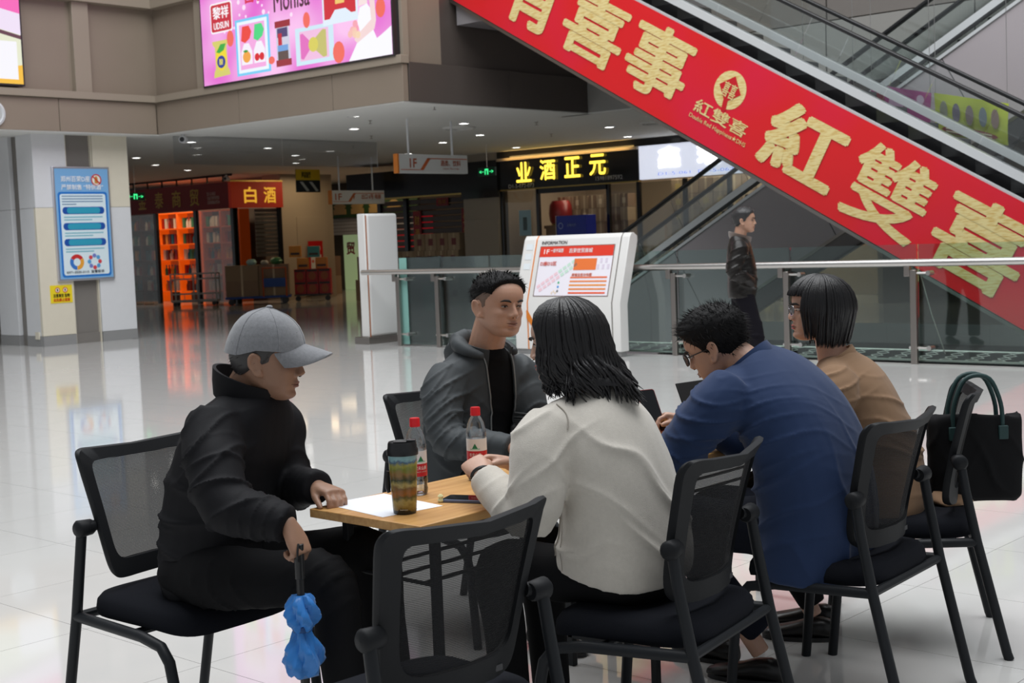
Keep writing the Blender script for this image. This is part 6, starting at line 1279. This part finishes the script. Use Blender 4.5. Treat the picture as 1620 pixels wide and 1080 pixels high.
ST = [((-3.73, 3.85, 0.50), RT, 0.20, 0.15, 0.14), ((-3.745, 3.85, 0.60), RT, 0.205, 0.15, 0.145), ((-3.73, 3.852, 0.74), RT, 0.205, 0.14, 0.145), ((-3.70, 3.855, 0.87), nz((-0.1, -1, 0)), 0.208, 0.135, 0.135), ((-3.67, 3.855, 0.97), nz((-0.13, -1, 0)), 0.20, 0.12, 0.115), ((-3.645, 3.853, 1.035), nz((-0.13, -1, 0)), 0.15, 0.10, 0.095), ((-3.63, 3.852, 1.085), nz((-0.13, -1, 0)), 0.088, 0.085, 0.085)]
torso(mb, ST)
limb(mb, [J['shR']+V((0, 0.04, 0.005)), J['shR']+V((0.01, -0.015, -0.05)), (J['shR']+J['elR'])/2+V((-0.01, -0.01, 0)), J['elR'], (J['elR']+J['wrR'])/2, J['wrR']], [0.082, 0.088, 0.078, 0.068, 0.058, 0.048])
limb(mb, [J['shL']+V((0, -0.04, 0.005)), J['shL']+V((0.01, 0.015, -0.05)), (J['shL']+J['elL'])/2, J['elL'], (J['elL']+J['wrL'])/2, J['wrL']], [0.082, 0.088, 0.078, 0.068, 0.058, 0.048])
yoke(mb, J); jk = union(mb, 0.0072, 16, 'jacket')
folds(jk, [(J['elR'], 0.12, (0.7, -0.1, -0.7), 0.055, 0.009), ((-3.62, 3.62, 0.88), 0.13, (0.5, 0.25, -0.8), 0.055, 0.008), ((-3.66, 3.58, 0.92), 0.09, (0.3, 0.6, -0.7), 0.04, 0.006), ((-3.62, 3.75, 0.70), 0.16, (0.3, 0.5, 0.8), 0.09, 0.008), (J['elL'], 0.12, (0.7, 0, -0.7), 0.07, 0.009), ((-3.4, 3.6, 0.75), 0.1, (1, 0, 0), 0.05, 0.005)], 0.003, 9, 4.0)
ed = cut_front(jk, J['chest'], (1, 0.06, 0), (0.06, -1, 0), -0.075, 0.055, 0.42, 1.2, (0.10, 0.16))
jo = F.add(obj('jacket', jk, MG2, None, smooth=180)); so = jo.modifiers.new('solid', 'SOLIDIFY'); so.thickness = 0.006; so.offset = -1
for e in ed:
    if len(e) > 3: F.add(obj('zip', MB().tube([p + V((0.004, 0, 0)) for p in e], 0.0032, 6), mat('zip_grey', (0.28, 0.29, 0.29), rough=0.4, metal=0.6), None))
mb = MB(); torso(mb, [((c[0], c[1], c[2]), r_, a-0.012, b-0.013, d-0.012) for c, r_, a, b, d in ST]); mb.tube([J['neck']-V((0, 0, 0.03)), J['neck']+V((0.003, 0, 0.012))], [0.088, 0.075], 20)
sh_ = union(mb, 0.011, 4, 'shirt'); folds(sh_, [((-3.58, 3.85, 0.72), 0.16, (0, 0.5, 1), 0.08, 0.004)], 0.002, 10, 3.0); F.add(obj('shirt', sh_, M_blackcloth, None, smooth=180))
# hood lying round the back of the neck
mb = MB(); P = []; rs = []
for j in range(15):
    a = R(-130+260*j/14); P.append(V((-3.645-0.088*math.cos(a)+0.02*(1-math.cos(a)), 3.852-0.112*math.sin(a), 1.085+0.035*math.cos(a)-0.005))); rs.append(0.014+0.022*max(0, math.cos(a*0.7)))
mb.tube(P, rs, 14); limb(mb, [(-3.70, 3.852, 1.10), (-3.765, 3.852, 1.06), (-3.80, 3.852, 0.99)], [0.06, 0.062, 0.035], 14)
hd = union(mb, 0.009, 5, 'hood'); folds(hd, [((-3.72, 3.80, 1.08), 0.12, (0.3, 1, 0.3), 0.06, 0.006)], 0.003, 16, 2.0); F.add(obj('hood', hd, MG2, None, smooth=180))
F.add(collar_band(J, HM, 0.083, 0.098, 0.07, (0.12, 0, 1), (1, 0.05, 0), MG2, 'collar', open_=42, th=0.008, base=(-3.635, 3.852, 1.055), drop=0.04))
mb = MB()
for k in 'RL': limb(mb, [J['hip'+k]+V((-0.04, 0, 0.02)), J['hip'+k]+V((0.12, 0, 0.02)), (J['hip'+k]+J['kn'+k])/2, J['kn'+k], J['kn'+k]*0.6+J['an'+k]*0.4, J['an'+k]+V((0, 0, 0.03))], [0.10, 0.092, 0.084, 0.072, 0.064, 0.058])
ellipsoid(mb, (-3.76, 3.85, 0.55), RT, (1, 0, 0), Z3, 0.18, 0.13, 0.09); F.add(obj('trousers', union(mb, 0.013, 4, 'trousers'), M_blackcloth, None, smooth=180))
for y in (3.72, 3.96): F.add(shoe(None, (-3.26, y), (1, 0), M_shoe))
lg = F.add(letters('S', None, (-3.548, 3.60, 0.60), (0.35, 0.9, 0), (0, 0, 1), 0.026, 0.03, prt(190, 195, 195), 0.02, 0.0, 'chest_logo')) if False else None

# ---------------------------------------------------------------- woman in the cream coat
J = vd(dict(pel=(-2.33, 3.06, 0.57), chest=(-2.36, 3.02, 0.83), neck=(-2.425, 2.985, 1.062), head=(-2.49, 2.975, 1.195), shL=(-2.445, 2.815, 0.985), shR=(-2.43, 3.155, 0.965), elL=(-2.485, 2.765, 0.775), wrL=(-2.672, 2.80, 0.835), elR=(-2.605, 3.19, 0.765), wrR=(-2.735, 2.985, 0.835), hipL=(-2.34, 2.97, 0.54), hipR=(-2.34, 3.15, 0.54), knL=(-2.74, 2.93, 0.535), knR=(-2.74, 3.12, 0.535), anL=(-2.70, 2.92, 0.09), anR=(-2.70, 3.10, 0.09)))
F = Fig('woman with wavy black hair in a cream wool coat, seen from behind', (-2.33, 3.06, 0.0))
fc = nz((-0.88, -0.46, -0.10)); HM = head_mat(J['head'], fc, R(4), 1.02); SK3 = skin_mat('skin_fair', (0.52, 0.31, 0.225))
mb = MB(); core(mb, J); neckhead(mb, J, HM, 0.050, jaw=0.92, nose=0.85)
hand(mb, J['wrL'], (-0.75, 0.35, 0.30), (-0.1, -0.45, 0.85), 1, curls=((40, 45, 30), (45, 50, 30), (50, 55, 30), (55, 55, 30)), thumb=(25, 5), sc=0.92)
hand(mb, J['wrR'], (-0.45, -0.80, 0.22), (-0.35, 0.1, 0.9), -1, curls=((25, 40, 30), (30, 45, 30), (35, 50, 30), (40, 50, 30)), thumb=(25, 5), sc=0.92)
F.body = F.add(obj('body', union(mb, 0.0044, 2, 'body'), SK3, None, smooth=180)); pre = set(bpy.data.objects); face_parts(F.t, HM, LIP_F, 0.0034); keep(F, pre)
MCO = cloth('coat_cream', (0.64, 0.60, 0.535), 0.95, 0.35, 0.22, 420, 0.15, 0.07, 90)
RT = nz((-0.10, 1, 0)); mb = MB()
torso(mb, [((-2.36, 3.06, 0.555), RT, 0.205, 0.20, 0.16), ((-2.35, 3.055, 0.62), RT, 0.205, 0.195, 0.16), ((-2.35, 3.04, 0.73), RT, 0.195, 0.17, 0.145), ((-2.36, 3.02, 0.84), RT, 0.190, 0.125, 0.13), ((-2.39, 3.0, 0.94), RT, 0.185, 0.11, 0.12), ((-2.415, 2.99, 1.02), RT, 0.14, 0.09, 0.095), ((-2.425, 2.985, 1.07), RT, 0.075, 0.07, 0.07)])
limb(mb, [J['shL']+V((0, 0.04, 0)), J['shL']+V((-0.005, -0.01, -0.05)), (J['shL']+J['elL'])/2+V((0.02, -0.01, -0.01)), J['elL']+V((0.03, 0, -0.02)), (J['elL']+J['wrL'])/2+V((0, 0, -0.02)), J['wrL']+V((0.012, -0.002, -0.004))], [0.078, 0.085, 0.082, 0.076, 0.062, 0.050])
limb(mb, [J['shR']+V((0, -0.04, 0)), J['shR']+V((-0.005, 0.01, -0.05)), (J['shR']+J['elR'])/2, J['elR'], (J['elR']+J['wrR'])/2, J['wrR']+V((0, 0.02, 0))], [0.078, 0.083, 0.078, 0.070, 0.060, 0.050])
yoke(mb, J); ct_ = union(mb, 0.0072, 14, 'coat'); folds(ct_, [((-2.45, 2.80, 0.93), 0.10, (0.2, 0.5, -0.8), 0.10, 0.010), ((-2.30, 3.10, 0.72), 0.20, (0.3, 0.6, 0.6), 0.14, 0.009), ((-2.32, 2.95, 0.86), 0.15, (0, 0.7, 0.7), 0.13, 0.006), (J['elL'], 0.1, (0.6, 0, -0.7), 0.08, 0.007), ((-2.40, 2.87, 0.65), 0.12, (0, 0.4, 1), 0.12, 0.006)], 0.003, 9, 7.0)
F.add(obj('coat', ct_, MCO, None, smooth=180))
from mathutils.bvhtree import BVHTree
def snapped(me, P, off=0.0022, k=8):
    t = BVHTree.FromPolygons([v.co for v in me.vertices], [tuple(p.vertices) for p in me.polygons]); o = []
    for q in catmull(P, k): l, n, _, _ = t.find_nearest(V(q)); o.append(l + n*off)
    return o
POCK = [(-2.53, 2.87, 0.77), (-2.473, 2.87, 0.78), (-2.477, 2.87, 0.654), (-2.488, 2.87, 0.626), (-2.512, 2.87, 0.611), (-2.54, 2.87, 0.605)]; SEAM1 = [(-2.418, 2.84, 1.05), (-2.39, 2.84, 1.03), (-2.386, 2.84, 1.0), (-2.396, 2.84, 0.97)]; SEAM2 = [(-2.42, 2.88, 0.86), (-2.433, 2.88, 0.79), (-2.437, 2.88, 0.666), (-2.438, 2.88, 0.575)]
M_seam = cloth('coat_seam', (0.40, 0.365, 0.32))
F.add(obj('coat_pocket', MB().tube(snapped(ct_, POCK), 0.0022, 5), M_seam, None)); F.add(obj('sleeve_seam', MB().tube(snapped(ct_, SEAM1), 0.0018, 5), M_seam, None)); F.add(obj('side_seam', MB().tube(snapped(ct_, SEAM2), 0.0012, 5), M_seam, None))
w = J['wrL']; d = nz((-0.75, 0.35, 0.30)); pts = []; a_, b_ = nz(d.cross(Z3)), None; b_ = d.cross(a_)
for j in range(21): q = 2*math.pi*j/20; pts.append(w - d*0.004 + a_*(0.032*math.cos(q)) + b_*(0.026*math.sin(q)))
F.add(obj('wrist_band', MB().tube(pts, 0.005, 8), M_rubber, None))
F.add(strand_hair(HM, lambda a: -0.025 - 0.025*max(0, (a-90)/90) + (0.02 if a < 70 else 0), n=520, seed=11, rx=0.092, ry=0.112, rz=0.114, wave=0.017, flare=0.20, face=56, r_=0.0062, curl=9.0, jit=0.022, back=0.045))
mb = MB()
for k in 'LR': limb(mb, [J['hip'+k]+V((0.0, 0, 0.0)), J['hip'+k]+V((-0.12, 0, 0.01)), (J['hip'+k]+J['kn'+k])/2, J['kn'+k], J['kn'+k]*0.6+J['an'+k]*0.4, J['an'+k]+V((0, 0, 0.03))], [0.07, 0.088, 0.084, 0.072, 0.064, 0.058])
ellipsoid(mb, (-2.34, 3.06, 0.525), RT, (1, 0, 0), Z3, 0.16, 0.12, 0.07); F.add(obj('trousers', union(mb, 0.013, 4, 'trousers'), M_blackcloth, None, smooth=180))
for y in (2.92, 3.10): F.add(shoe(None, (-2.70, y), (-1, 0), M_shoe))
# ---------------------------------------------------------------- man in the navy jacket
J = vd(dict(pel=(-2.235, 3.85, 0.56), chest=(-2.26, 3.80, 0.84), neck=(-2.375, 3.745, 1.07), head=(-2.48, 3.722, 1.122), shL=(-2.36, 3.57, 1.005), shR=(-2.38, 3.985, 1.005), elL=(-2.515, 3.50, 0.785), wrL=(-2.735, 3.63, 0.80), elR=(-2.57, 4.02, 0.775), wrR=(-2.735, 3.905, 0.845), hipL=(-2.25, 3.75, 0.54), hipR=(-2.25, 3.95, 0.54), knL=(-2.67, 3.72, 0.54), knR=(-2.67, 3.93, 0.54), anL=(-2.42, 3.84, 0.10), anR=(-2.66, 3.95, 0.10)))
F = Fig('man in a navy jacket and glasses bending over the phone in his hands', (-2.235, 3.85, 0.0))
fc = nz((-0.90, -0.24, -0.40)); HM = head_mat(J['head'], fc, R(-4), 1.04); SK4 = skin_mat('skin_mid', (0.50, 0.29, 0.205))
mb = MB(); core(mb, J); neckhead(mb, J, HM, 0.058, jaw=1.05)
hand(mb, J['wrR'], (-0.62, -0.72, 0.25), (-0.05, 0.35, 0.9), -1, curls=((35, 40, 30), (45, 50, 35), (55, 55, 35), (60, 60, 40)), thumb=(5, 25))
hand(mb, J['wrL'], (-0.75, 0.60, 0.15), (-0.1, -0.3, 0.9), 1, curls=((35, 45, 30), (45, 50, 35), (50, 55, 35), (55, 60, 40)), thumb=(20, 5))
F.body = F.add(obj('body', union(mb, 0.0044, 2, 'body'), SK4, None, smooth=180)); pre = set(bpy.data.objects); face_parts(F.t, HM, LIP_M, 0.003); glasses(F.t, HM, mat('glasses_black', (0.01, 0.01, 0.012), rough=0.3)); keep(F, pre)
F.add(short_hair(None, HM, 0.024, 0.009, front=0.186, nape=0.062, spikes=1700, fade=0.06, lift=0.006))
MN = cloth('jacket_navy', (0.020, 0.040, 0.105), 0.75, 0.15, 0.10, 500, 0.15)
RT = nz((-0.06, 1, 0)); mb = MB()
torso(mb, [((-2.235, 3.86, 0.40), RT, 0.235, 0.145, 0.165), ((-2.225, 3.86, 0.50), RT, 0.235, 0.16, 0.18), ((-2.215, 3.85, 0.62), RT, 0.225, 0.16, 0.18), ((-2.225, 3.83, 0.76), RT, 0.225, 0.15, 0.175), ((-2.265, 3.80, 0.89), RT, 0.225, 0.135, 0.16), ((-2.315, 3.775, 0.99), RT, 0.215, 0.115, 0.125), ((-2.355, 3.755, 1.055), RT, 0.15, 0.09, 0.09), ((-2.38, 3.745, 1.09), RT, 0.08, 0.072, 0.072)])
limb(mb, [J['shL']+V((0, 0.05, 0)), J['shL']+V((-0.02, -0.01, -0.05)), (J['shL']+J['elL'])/2+V((0.01, -0.01, 0)), J['elL'], (J['elL']+J['wrL'])/2, J['wrL']], [0.085, 0.092, 0.084, 0.074, 0.062, 0.050])
limb(mb, [J['shR']+V((0, -0.05, 0)), J['shR']+V((-0.02, 0.01, -0.05)), (J['shR']+J['elR'])/2, J['elR'], (J['elR']+J['wrR'])/2, J['wrR']], [0.085, 0.09, 0.082, 0.072, 0.060, 0.050])
yoke(mb, J); jk = union(mb, 0.0072, 16, 'jacket'); folds(jk, [((-2.43, 3.53, 0.92), 0.12, (-0.3, 0.3, -0.9), 0.055, 0.009), (J['elL'], 0.12, (-0.7, 0.2, -0.6), 0.06, 0.009), ((-2.26, 3.62, 0.86), 0.12, (-0.45, 0.35, 1), 0.055, 0.008), ((-2.16, 3.74, 0.86), 0.12, (-0.5, 0.5, 1), 0.09, 0.003), ((-2.10, 3.80, 0.60), 0.22, (0, 1, 0.25), 0.14, 0.008), ((-2.28, 3.68, 0.70), 0.16, (-0.4, 0, 1), 0.10, 0.009), ((-2.63, 3.57, 0.79), 0.1, (-1, 0.4, 0), 0.05, 0.006)], 0.003, 8, 9.0)
F.add(obj('jacket', jk, MN, None, smooth=180))
F.add(collar_band(J, HM, 0.075, 0.072, 0.045, (-0.55, -0.15, 0.85), (-0.95, -0.3, -0.3), MN, 'collar', open_=55, th=0.010, base=(-2.368, 3.748, 1.062), drop=0.02))
mb = MB()
for k in 'LR': limb(mb, [J['hip'+k]+V((0.03, 0, 0.0)), J['hip'+k]+V((-0.12, 0, 0.01)), (J['hip'+k]+J['kn'+k])/2, J['kn'+k], J['kn'+k]*0.55+J['an'+k]*0.45, J['an'+k]+V((0, 0, 0.07))], [0.105, 0.098, 0.086, 0.074, 0.064, 0.054])
ellipsoid(mb, (-2.22, 3.85, 0.545), RT, (1, 0, 0), Z3, 0.19, 0.15, 0.085); F.add(obj('trousers', union(mb, 0.013, 4, 'trousers'), cloth('trouser_navy', (0.010, 0.012, 0.020)), None, smooth=180))
F.add(shoe(None, (-2.42, 3.84), (-0.85, -0.2), M_shoe)); F.add(shoe(None, (-2.66, 3.95), (-1, 0), M_shoe))
pf = thing('smartphone', (-2.825, 3.815, 0.885), 0, 'dark smartphone in a red case held up by the man in navy', 'phone')
q = nz((-0.5, -0.45, 0.0)); xd = nz((0.30, 0.80, 0.0)); yd = nz((-0.42, 0.10, 0.9))
obj('case', MB().prism(rrect(-0.037, -0.078, 0.037, 0.078, 0.009), (0, 0, 0), xd, yd, 0.009), mat('case_red', S(120, 18, 24), rough=0.35), pf, bevel=0.0015); obj('screen', MB().prism(rrect(-0.034, -0.075, 0.034, 0.075, 0.008), xd.cross(yd)*0.0092, xd, yd, 0.0006), mat('phone_glass', (0.006, 0.006, 0.008)), pf, smooth=0)

# ---------------------------------------------------------------- woman in the tan jacket
J = vd(dict(pel=(-2.33, 4.56, 0.56), chest=(-2.375, 4.51, 0.82), neck=(-2.462, 4.43, 1.03), head=(-2.50, 4.405, 1.195), shL=(-2.37, 4.285, 0.965), shR=(-2.52, 4.60, 0.955), elL=(-2.43, 4.16, 0.745), wrL=(-2.66, 4.20, 0.775), elR=(-2.66, 4.60, 0.745), wrR=(-2.80, 4.42, 0.775), hipL=(-2.31, 4.46, 0.53), hipR=(-2.38, 4.64, 0.53), knL=(-2.70, 4.27, 0.53), knR=(-2.78, 4.43, 0.53), anL=(-2.52, 4.36, 0.09), anR=(-2.60, 4.52, 0.09)))
F = Fig('woman with a black bob and glasses in a tan jacket, seen in profile', (-2.33, 4.56, 0.0))
fc = nz((-0.77, -0.64, 0.04)); HM = head_mat(J['head'], fc, 0.0, 1.02)
mb = MB(); core(mb, J); neckhead(mb, J, HM, 0.052, jaw=1.02, nose=0.9, cheek=0.002)
hand(mb, J['wrL'], (-0.9, 0.35, 0.0), (0, 0, 1), 1, curl=(25, 35, 25), sc=0.9); hand(mb, J['wrR'], (-0.7, -0.7, 0.0), (0, 0, 1), -1, curl=(25, 35, 25), sc=0.9)
F.body = F.add(obj('body', union(mb, 0.0044, 2, 'body'), skin_mat('skin_peach', (0.56, 0.33, 0.24)), None, smooth=180)); pre = set(bpy.data.objects); face_parts(F.t, HM, LIP_F, 0.0034); glasses(F.t, HM, mat('glasses_silver', (0.6, 0.58, 0.62), rough=0.25, metal=1.0), half=True); keep(F, pre)
MT = cloth('jacket_tan', (0.30, 0.185, 0.110), 0.8, 0.1, 0.10, 500, 0.15)
RT = nz((-0.43, 0.9, 0)); mb = MB()
torso(mb, [((-2.345, 4.55, 0.45), RT, 0.20, 0.17, 0.14), ((-2.33, 4.55, 0.55), RT, 0.20, 0.16, 0.15), ((-2.34, 4.545, 0.68), RT, 0.19, 0.14, 0.145), ((-2.375, 4.515, 0.80), RT, 0.19, 0.14, 0.14), ((-2.41, 4.48, 0.91), RT, 0.185, 0.12, 0.125), ((-2.44, 4.45, 0.98), RT, 0.15, 0.09, 0.095), ((-2.46, 4.432, 1.035), RT, 0.07, 0.065, 0.07)])
limb(mb, [J['shL']+V((-0.02, 0.04, 0)), J['shL']+V((0.0, -0.01, -0.05)), (J['shL']+J['elL'])/2, J['elL'], (J['elL']+J['wrL'])/2, J['wrL']], [0.075, 0.082, 0.074, 0.066, 0.056, 0.046])
limb(mb, [J['shR']+V((0.02, -0.04, 0)), J['shR']+V((-0.02, 0.01, -0.05)), (J['shR']+J['elR'])/2, J['elR'], (J['elR']+J['wrR'])/2, J['wrR']], [0.075, 0.08, 0.074, 0.066, 0.056, 0.046])
yoke(mb, J); jk = union(mb, 0.0072, 16, 'jacket'); folds(jk, [((-2.38, 4.27, 0.93), 0.10, (0.3, 0.2, -0.9), 0.06, 0.010), ((-2.28, 4.44, 0.78), 0.14, (0, 0.15, 1), 0.085, 0.009), ((-2.24, 4.55, 0.66), 0.12, (0, 0.2, 1), 0.10, 0.006)], 0.003, 8, 11.0); F.add(obj('jacket', jk, MT, None, smooth=180))
F.add(collar_band(J, HM, 0.066, 0.064, 0.035, (-0.3, -0.2, 0.9), (-0.77, -0.64, -0.2), MT, 'collar', open_=50, th=0.009, base=(-2.452, 4.438, 1.012), drop=0.02))
F.add(strand_hair(HM, lambda a: 0.006+0.012*max(0, (a-120)/60) if a > 75 else 0.03, n=620, seed=5, rx=0.099, ry=0.121, rz=0.116, wave=0.003, flare=-0.20, face=50, r_=0.0048, curl=2.0, jit=0.012, fringe=62))
mb = MB()
for k in 'LR': limb(mb, [J['hip'+k], (J['hip'+k]+J['kn'+k])/2, J['kn'+k], J['kn'+k]*0.55+J['an'+k]*0.45, J['an'+k]+V((0, 0, 0.04))], [0.10, 0.085, 0.072, 0.06, 0.05])
ellipsoid(mb, J['pel']-V((0, 0, 0.01)), RT, nz((0.9, 0.43, 0)), Z3, 0.17, 0.14, 0.085); F.add(obj('trousers', union(mb, 0.013, 4, 'trousers'), M_blackcloth, None, smooth=180))
mb = MB(); torso(mb, [((-2.20, 4.74, 0.50), (0.4, 0.9, 0), 0.05, 0.03, 0.03), ((-2.16, 4.72, 0.495), (0.4, 0.9, 0), 0.08, 0.02, 0.02), ((-2.11, 4.70, 0.485), (0.4, 0.9, 0), 0.07, 0.012, 0.012)], 16); F.add(obj('coat_tail', union(mb, 0.008, 3, 'coat_tail'), MT, None, smooth=180))
F.add(shoe(None, (-2.52, 4.36), (-0.9, -0.4), M_shoe)); F.add(shoe(None, (-2.60, 4.52), (-0.9, -0.4), M_shoe))

# ---------------------------------------------------------------- tote bag on the chair back
tg = thing('tote_bag', (-2.112, 4.83, 0.475), R(42), 'black tote bag with a dark green handle hanging from a chair back', 'bag')
MBAG = cloth('bag_black', (0.010, 0.010, 0.011), 0.8); MGR = mat('handle_green', (0.012, 0.045, 0.045), rough=0.6)
mb = MB(); rg = []
for (z, w_, t_) in ((0.0, 0.15, 0.035), (0.02, 0.165, 0.05), (0.12, 0.17, 0.052), (0.24, 0.172, 0.046), (0.30, 0.175, 0.036), (0.315, 0.172, 0.03)):
    rg.append([V((w_*math.copysign(abs(math.cos(a*math.pi/16))**0.45, math.cos(a*math.pi/16)), t_*math.copysign(abs(math.sin(a*math.pi/16))**0.6, math.sin(a*math.pi/16)), z + 0.012*math.sin(3*a*math.pi/16)*(z > 0.29))) for a in range(32)])
bg_ = union(mb.loft(rg), 0.009, 3, 'bag_body'); folds(bg_, [((0.05, -0.04, 0.15), 0.15, (0.7, 0, 0.5), 0.11, 0.006), ((-0.1, -0.04, 0.22), 0.1, (1, 0, -0.4), 0.08, 0.005)], 0.003, 12, 3.0); obj('bag_body', bg_, MBAG, tg, smooth=180)
for yy in (-0.035, 0.03):
    P = [(-0.09, yy, 0.27), (-0.088, yy, 0.34), (-0.072, yy, 0.40), (-0.045, yy, 0.45), (0.0, yy, 0.465), (0.045, yy, 0.45), (0.072, yy, 0.40), (0.088, yy, 0.34), (0.09, yy, 0.27)]
    obj('handle', MB().tube(catmull(P, 3), 0.0085, 8), MGR, tg, smooth=60)
    for x in (-0.09, 0.09): obj('handle_patch', MB().box((x, yy*1.25, 0.255), (0.035, 0.012, 0.05)), MGR, tg, bevel=0.003)

# ---------------------------------------------------------------- man walking by the railing
o0 = V((-7.25, 11.315, 0)); f0 = nz((0.80, 0.60, 0)); q0 = f0.cross(Z3)
def L(x, y, z): return o0 + q0*x + f0*y + V((0, 0, z))
J = dict(pel=L(0, 0, 0.93), chest=L(0, -0.01, 1.2), neck=L(0, 0.0, 1.43), head=L(0, 0.045, 1.572), shR=L(0.19, -0.02, 1.345), shL=L(-0.19, -0.02, 1.345), elR=L(0.27, -0.09, 1.09), elL=L(-0.26, -0.06, 1.09), wrR=L(0.14, 0.03, 0.99), wrL=L(-0.14, 0.03, 0.99), hipR=L(0.09, 0, 0.90), hipL=L(-0.09, 0, 0.90), knR=L(0.10, 0.12, 0.50), knL=L(-0.09, 0.0, 0.50), anR=L(0.10, 0.13, 0.09), anL=L(-0.09, -0.10, 0.10))
F = Fig('standing man in a black leather jacket with a fur collar by the railing', tuple(o0))
fc = nz(f0*0.96 + q0*0.24); HM = head_mat(J['head'], fc, 0, 1.05)
mb = MB(); core(mb, J); neckhead(mb, J, HM, 0.058, jaw=1.02); hand(mb, J['wrR'], tuple(f0*0.5-Z3*0.8), tuple(q0), 1, curl=(20, 25, 20), sc=0.8); hand(mb, J['wrL'], tuple(f0*0.5-Z3*0.8), tuple(-q0), -1, curl=(20, 25, 20), sc=0.8)
F.body = F.add(obj('body', union(mb, 0.006, 2, 'body'), SK2, None, smooth=180)); pre = set(bpy.data.objects); face_parts(F.t, HM, LIP_M, 0.003); keep(F, pre)
F.add(short_hair(None, HM, 0.020, 0.009, mat('hair_greying', (0.030, 0.029, 0.030), rough=0.45), front=0.190, nape=0.055, spikes=500))
ML = mat('leather_black', (0.011, 0.009, 0.008), rough=0.32, spec=0.3, bump=0.2, bscale=28); mb = MB()
torso(mb, [(L(0, 0, 0.84), q0, 0.195, 0.135, 0.125), (L(0, 0, 0.92), q0, 0.20, 0.145, 0.13), (L(0, 0, 1.08), q0, 0.20, 0.15, 0.125), (L(0, -0.01, 1.22), q0, 0.205, 0.135, 0.125), (L(0, -0.01, 1.33), q0, 0.20, 0.115, 0.11), (L(0, -0.01, 1.40), q0, 0.14, 0.09, 0.09), (L(0, 0, 1.45), q0, 0.08, 0.08, 0.08)])
for k, s_ in (('R', 1), ('L', -1)): limb(mb, [J['sh'+k]-q0*0.04*s_, J['sh'+k]+q0*0.01*s_-Z3*0.05, (J['sh'+k]+J['el'+k])/2, J['el'+k], (J['el'+k]+J['wr'+k])/2+q0*0.03*s_+f0*0.03, J['wr'+k]+f0*0.05], [0.08, 0.085, 0.078, 0.070, 0.062, 0.056])
jk = union(mb, 0.012, 4, 'jacket'); folds(jk, [(J['elR'], 0.14, (0.3, 0.2, -0.8), 0.08, 0.014), (L(0.2, 0, 1.25), 0.12, (0.4, 0, -1), 0.09, 0.010), (L(0.1, 0.1, 0.98), 0.14, (0, 0.3, 1), 0.09, 0.010)], 0.004, 9, 5.0); F.add(obj('jacket', jk, ML, None, smooth=180))
MF = cloth('fur_brown', (0.16, 0.115, 0.095), 0.95, 0.6, 0.9, 180, 0.1); cb = collar_band(J, HM, 0.078, 0.092, 0.070, (0.05, 0.03, 1), tuple(f0), MF, 'fur_collar', open_=24, th=0.018, base=L(0, 0, 1.405), drop=0.05); F.add(cb)
mb = MB()
for k in 'RL': limb(mb, [J['hip'+k]+Z3*0.05, (J['hip'+k]+J['kn'+k])/2, J['kn'+k], (J['kn'+k]+J['an'+k])/2, J['an'+k]+Z3*0.0], [0.105, 0.09, 0.078, 0.07, 0.068])
ellipsoid(mb, L(0, 0, 0.90), q0, f0, Z3, 0.175, 0.12, 0.12); tr = union(mb, 0.014, 4, 'trousers'); folds(tr, [(J['knR'], 0.15, (0, 0.3, 1), 0.12, 0.008), (J['anR'], 0.12, (0, 0, 1), 0.06, 0.008)], 0.004, 8, 1.0); F.add(obj('trousers', tr, cloth('trouser_dark', (0.010, 0.009, 0.013)), None, smooth=180))
F.add(shoe(None, tuple(J['anR'])[:2], tuple(f0)[:2], M_shoe)); F.add(shoe(None, tuple(J['anL'])[:2], tuple(f0)[:2], M_shoe))
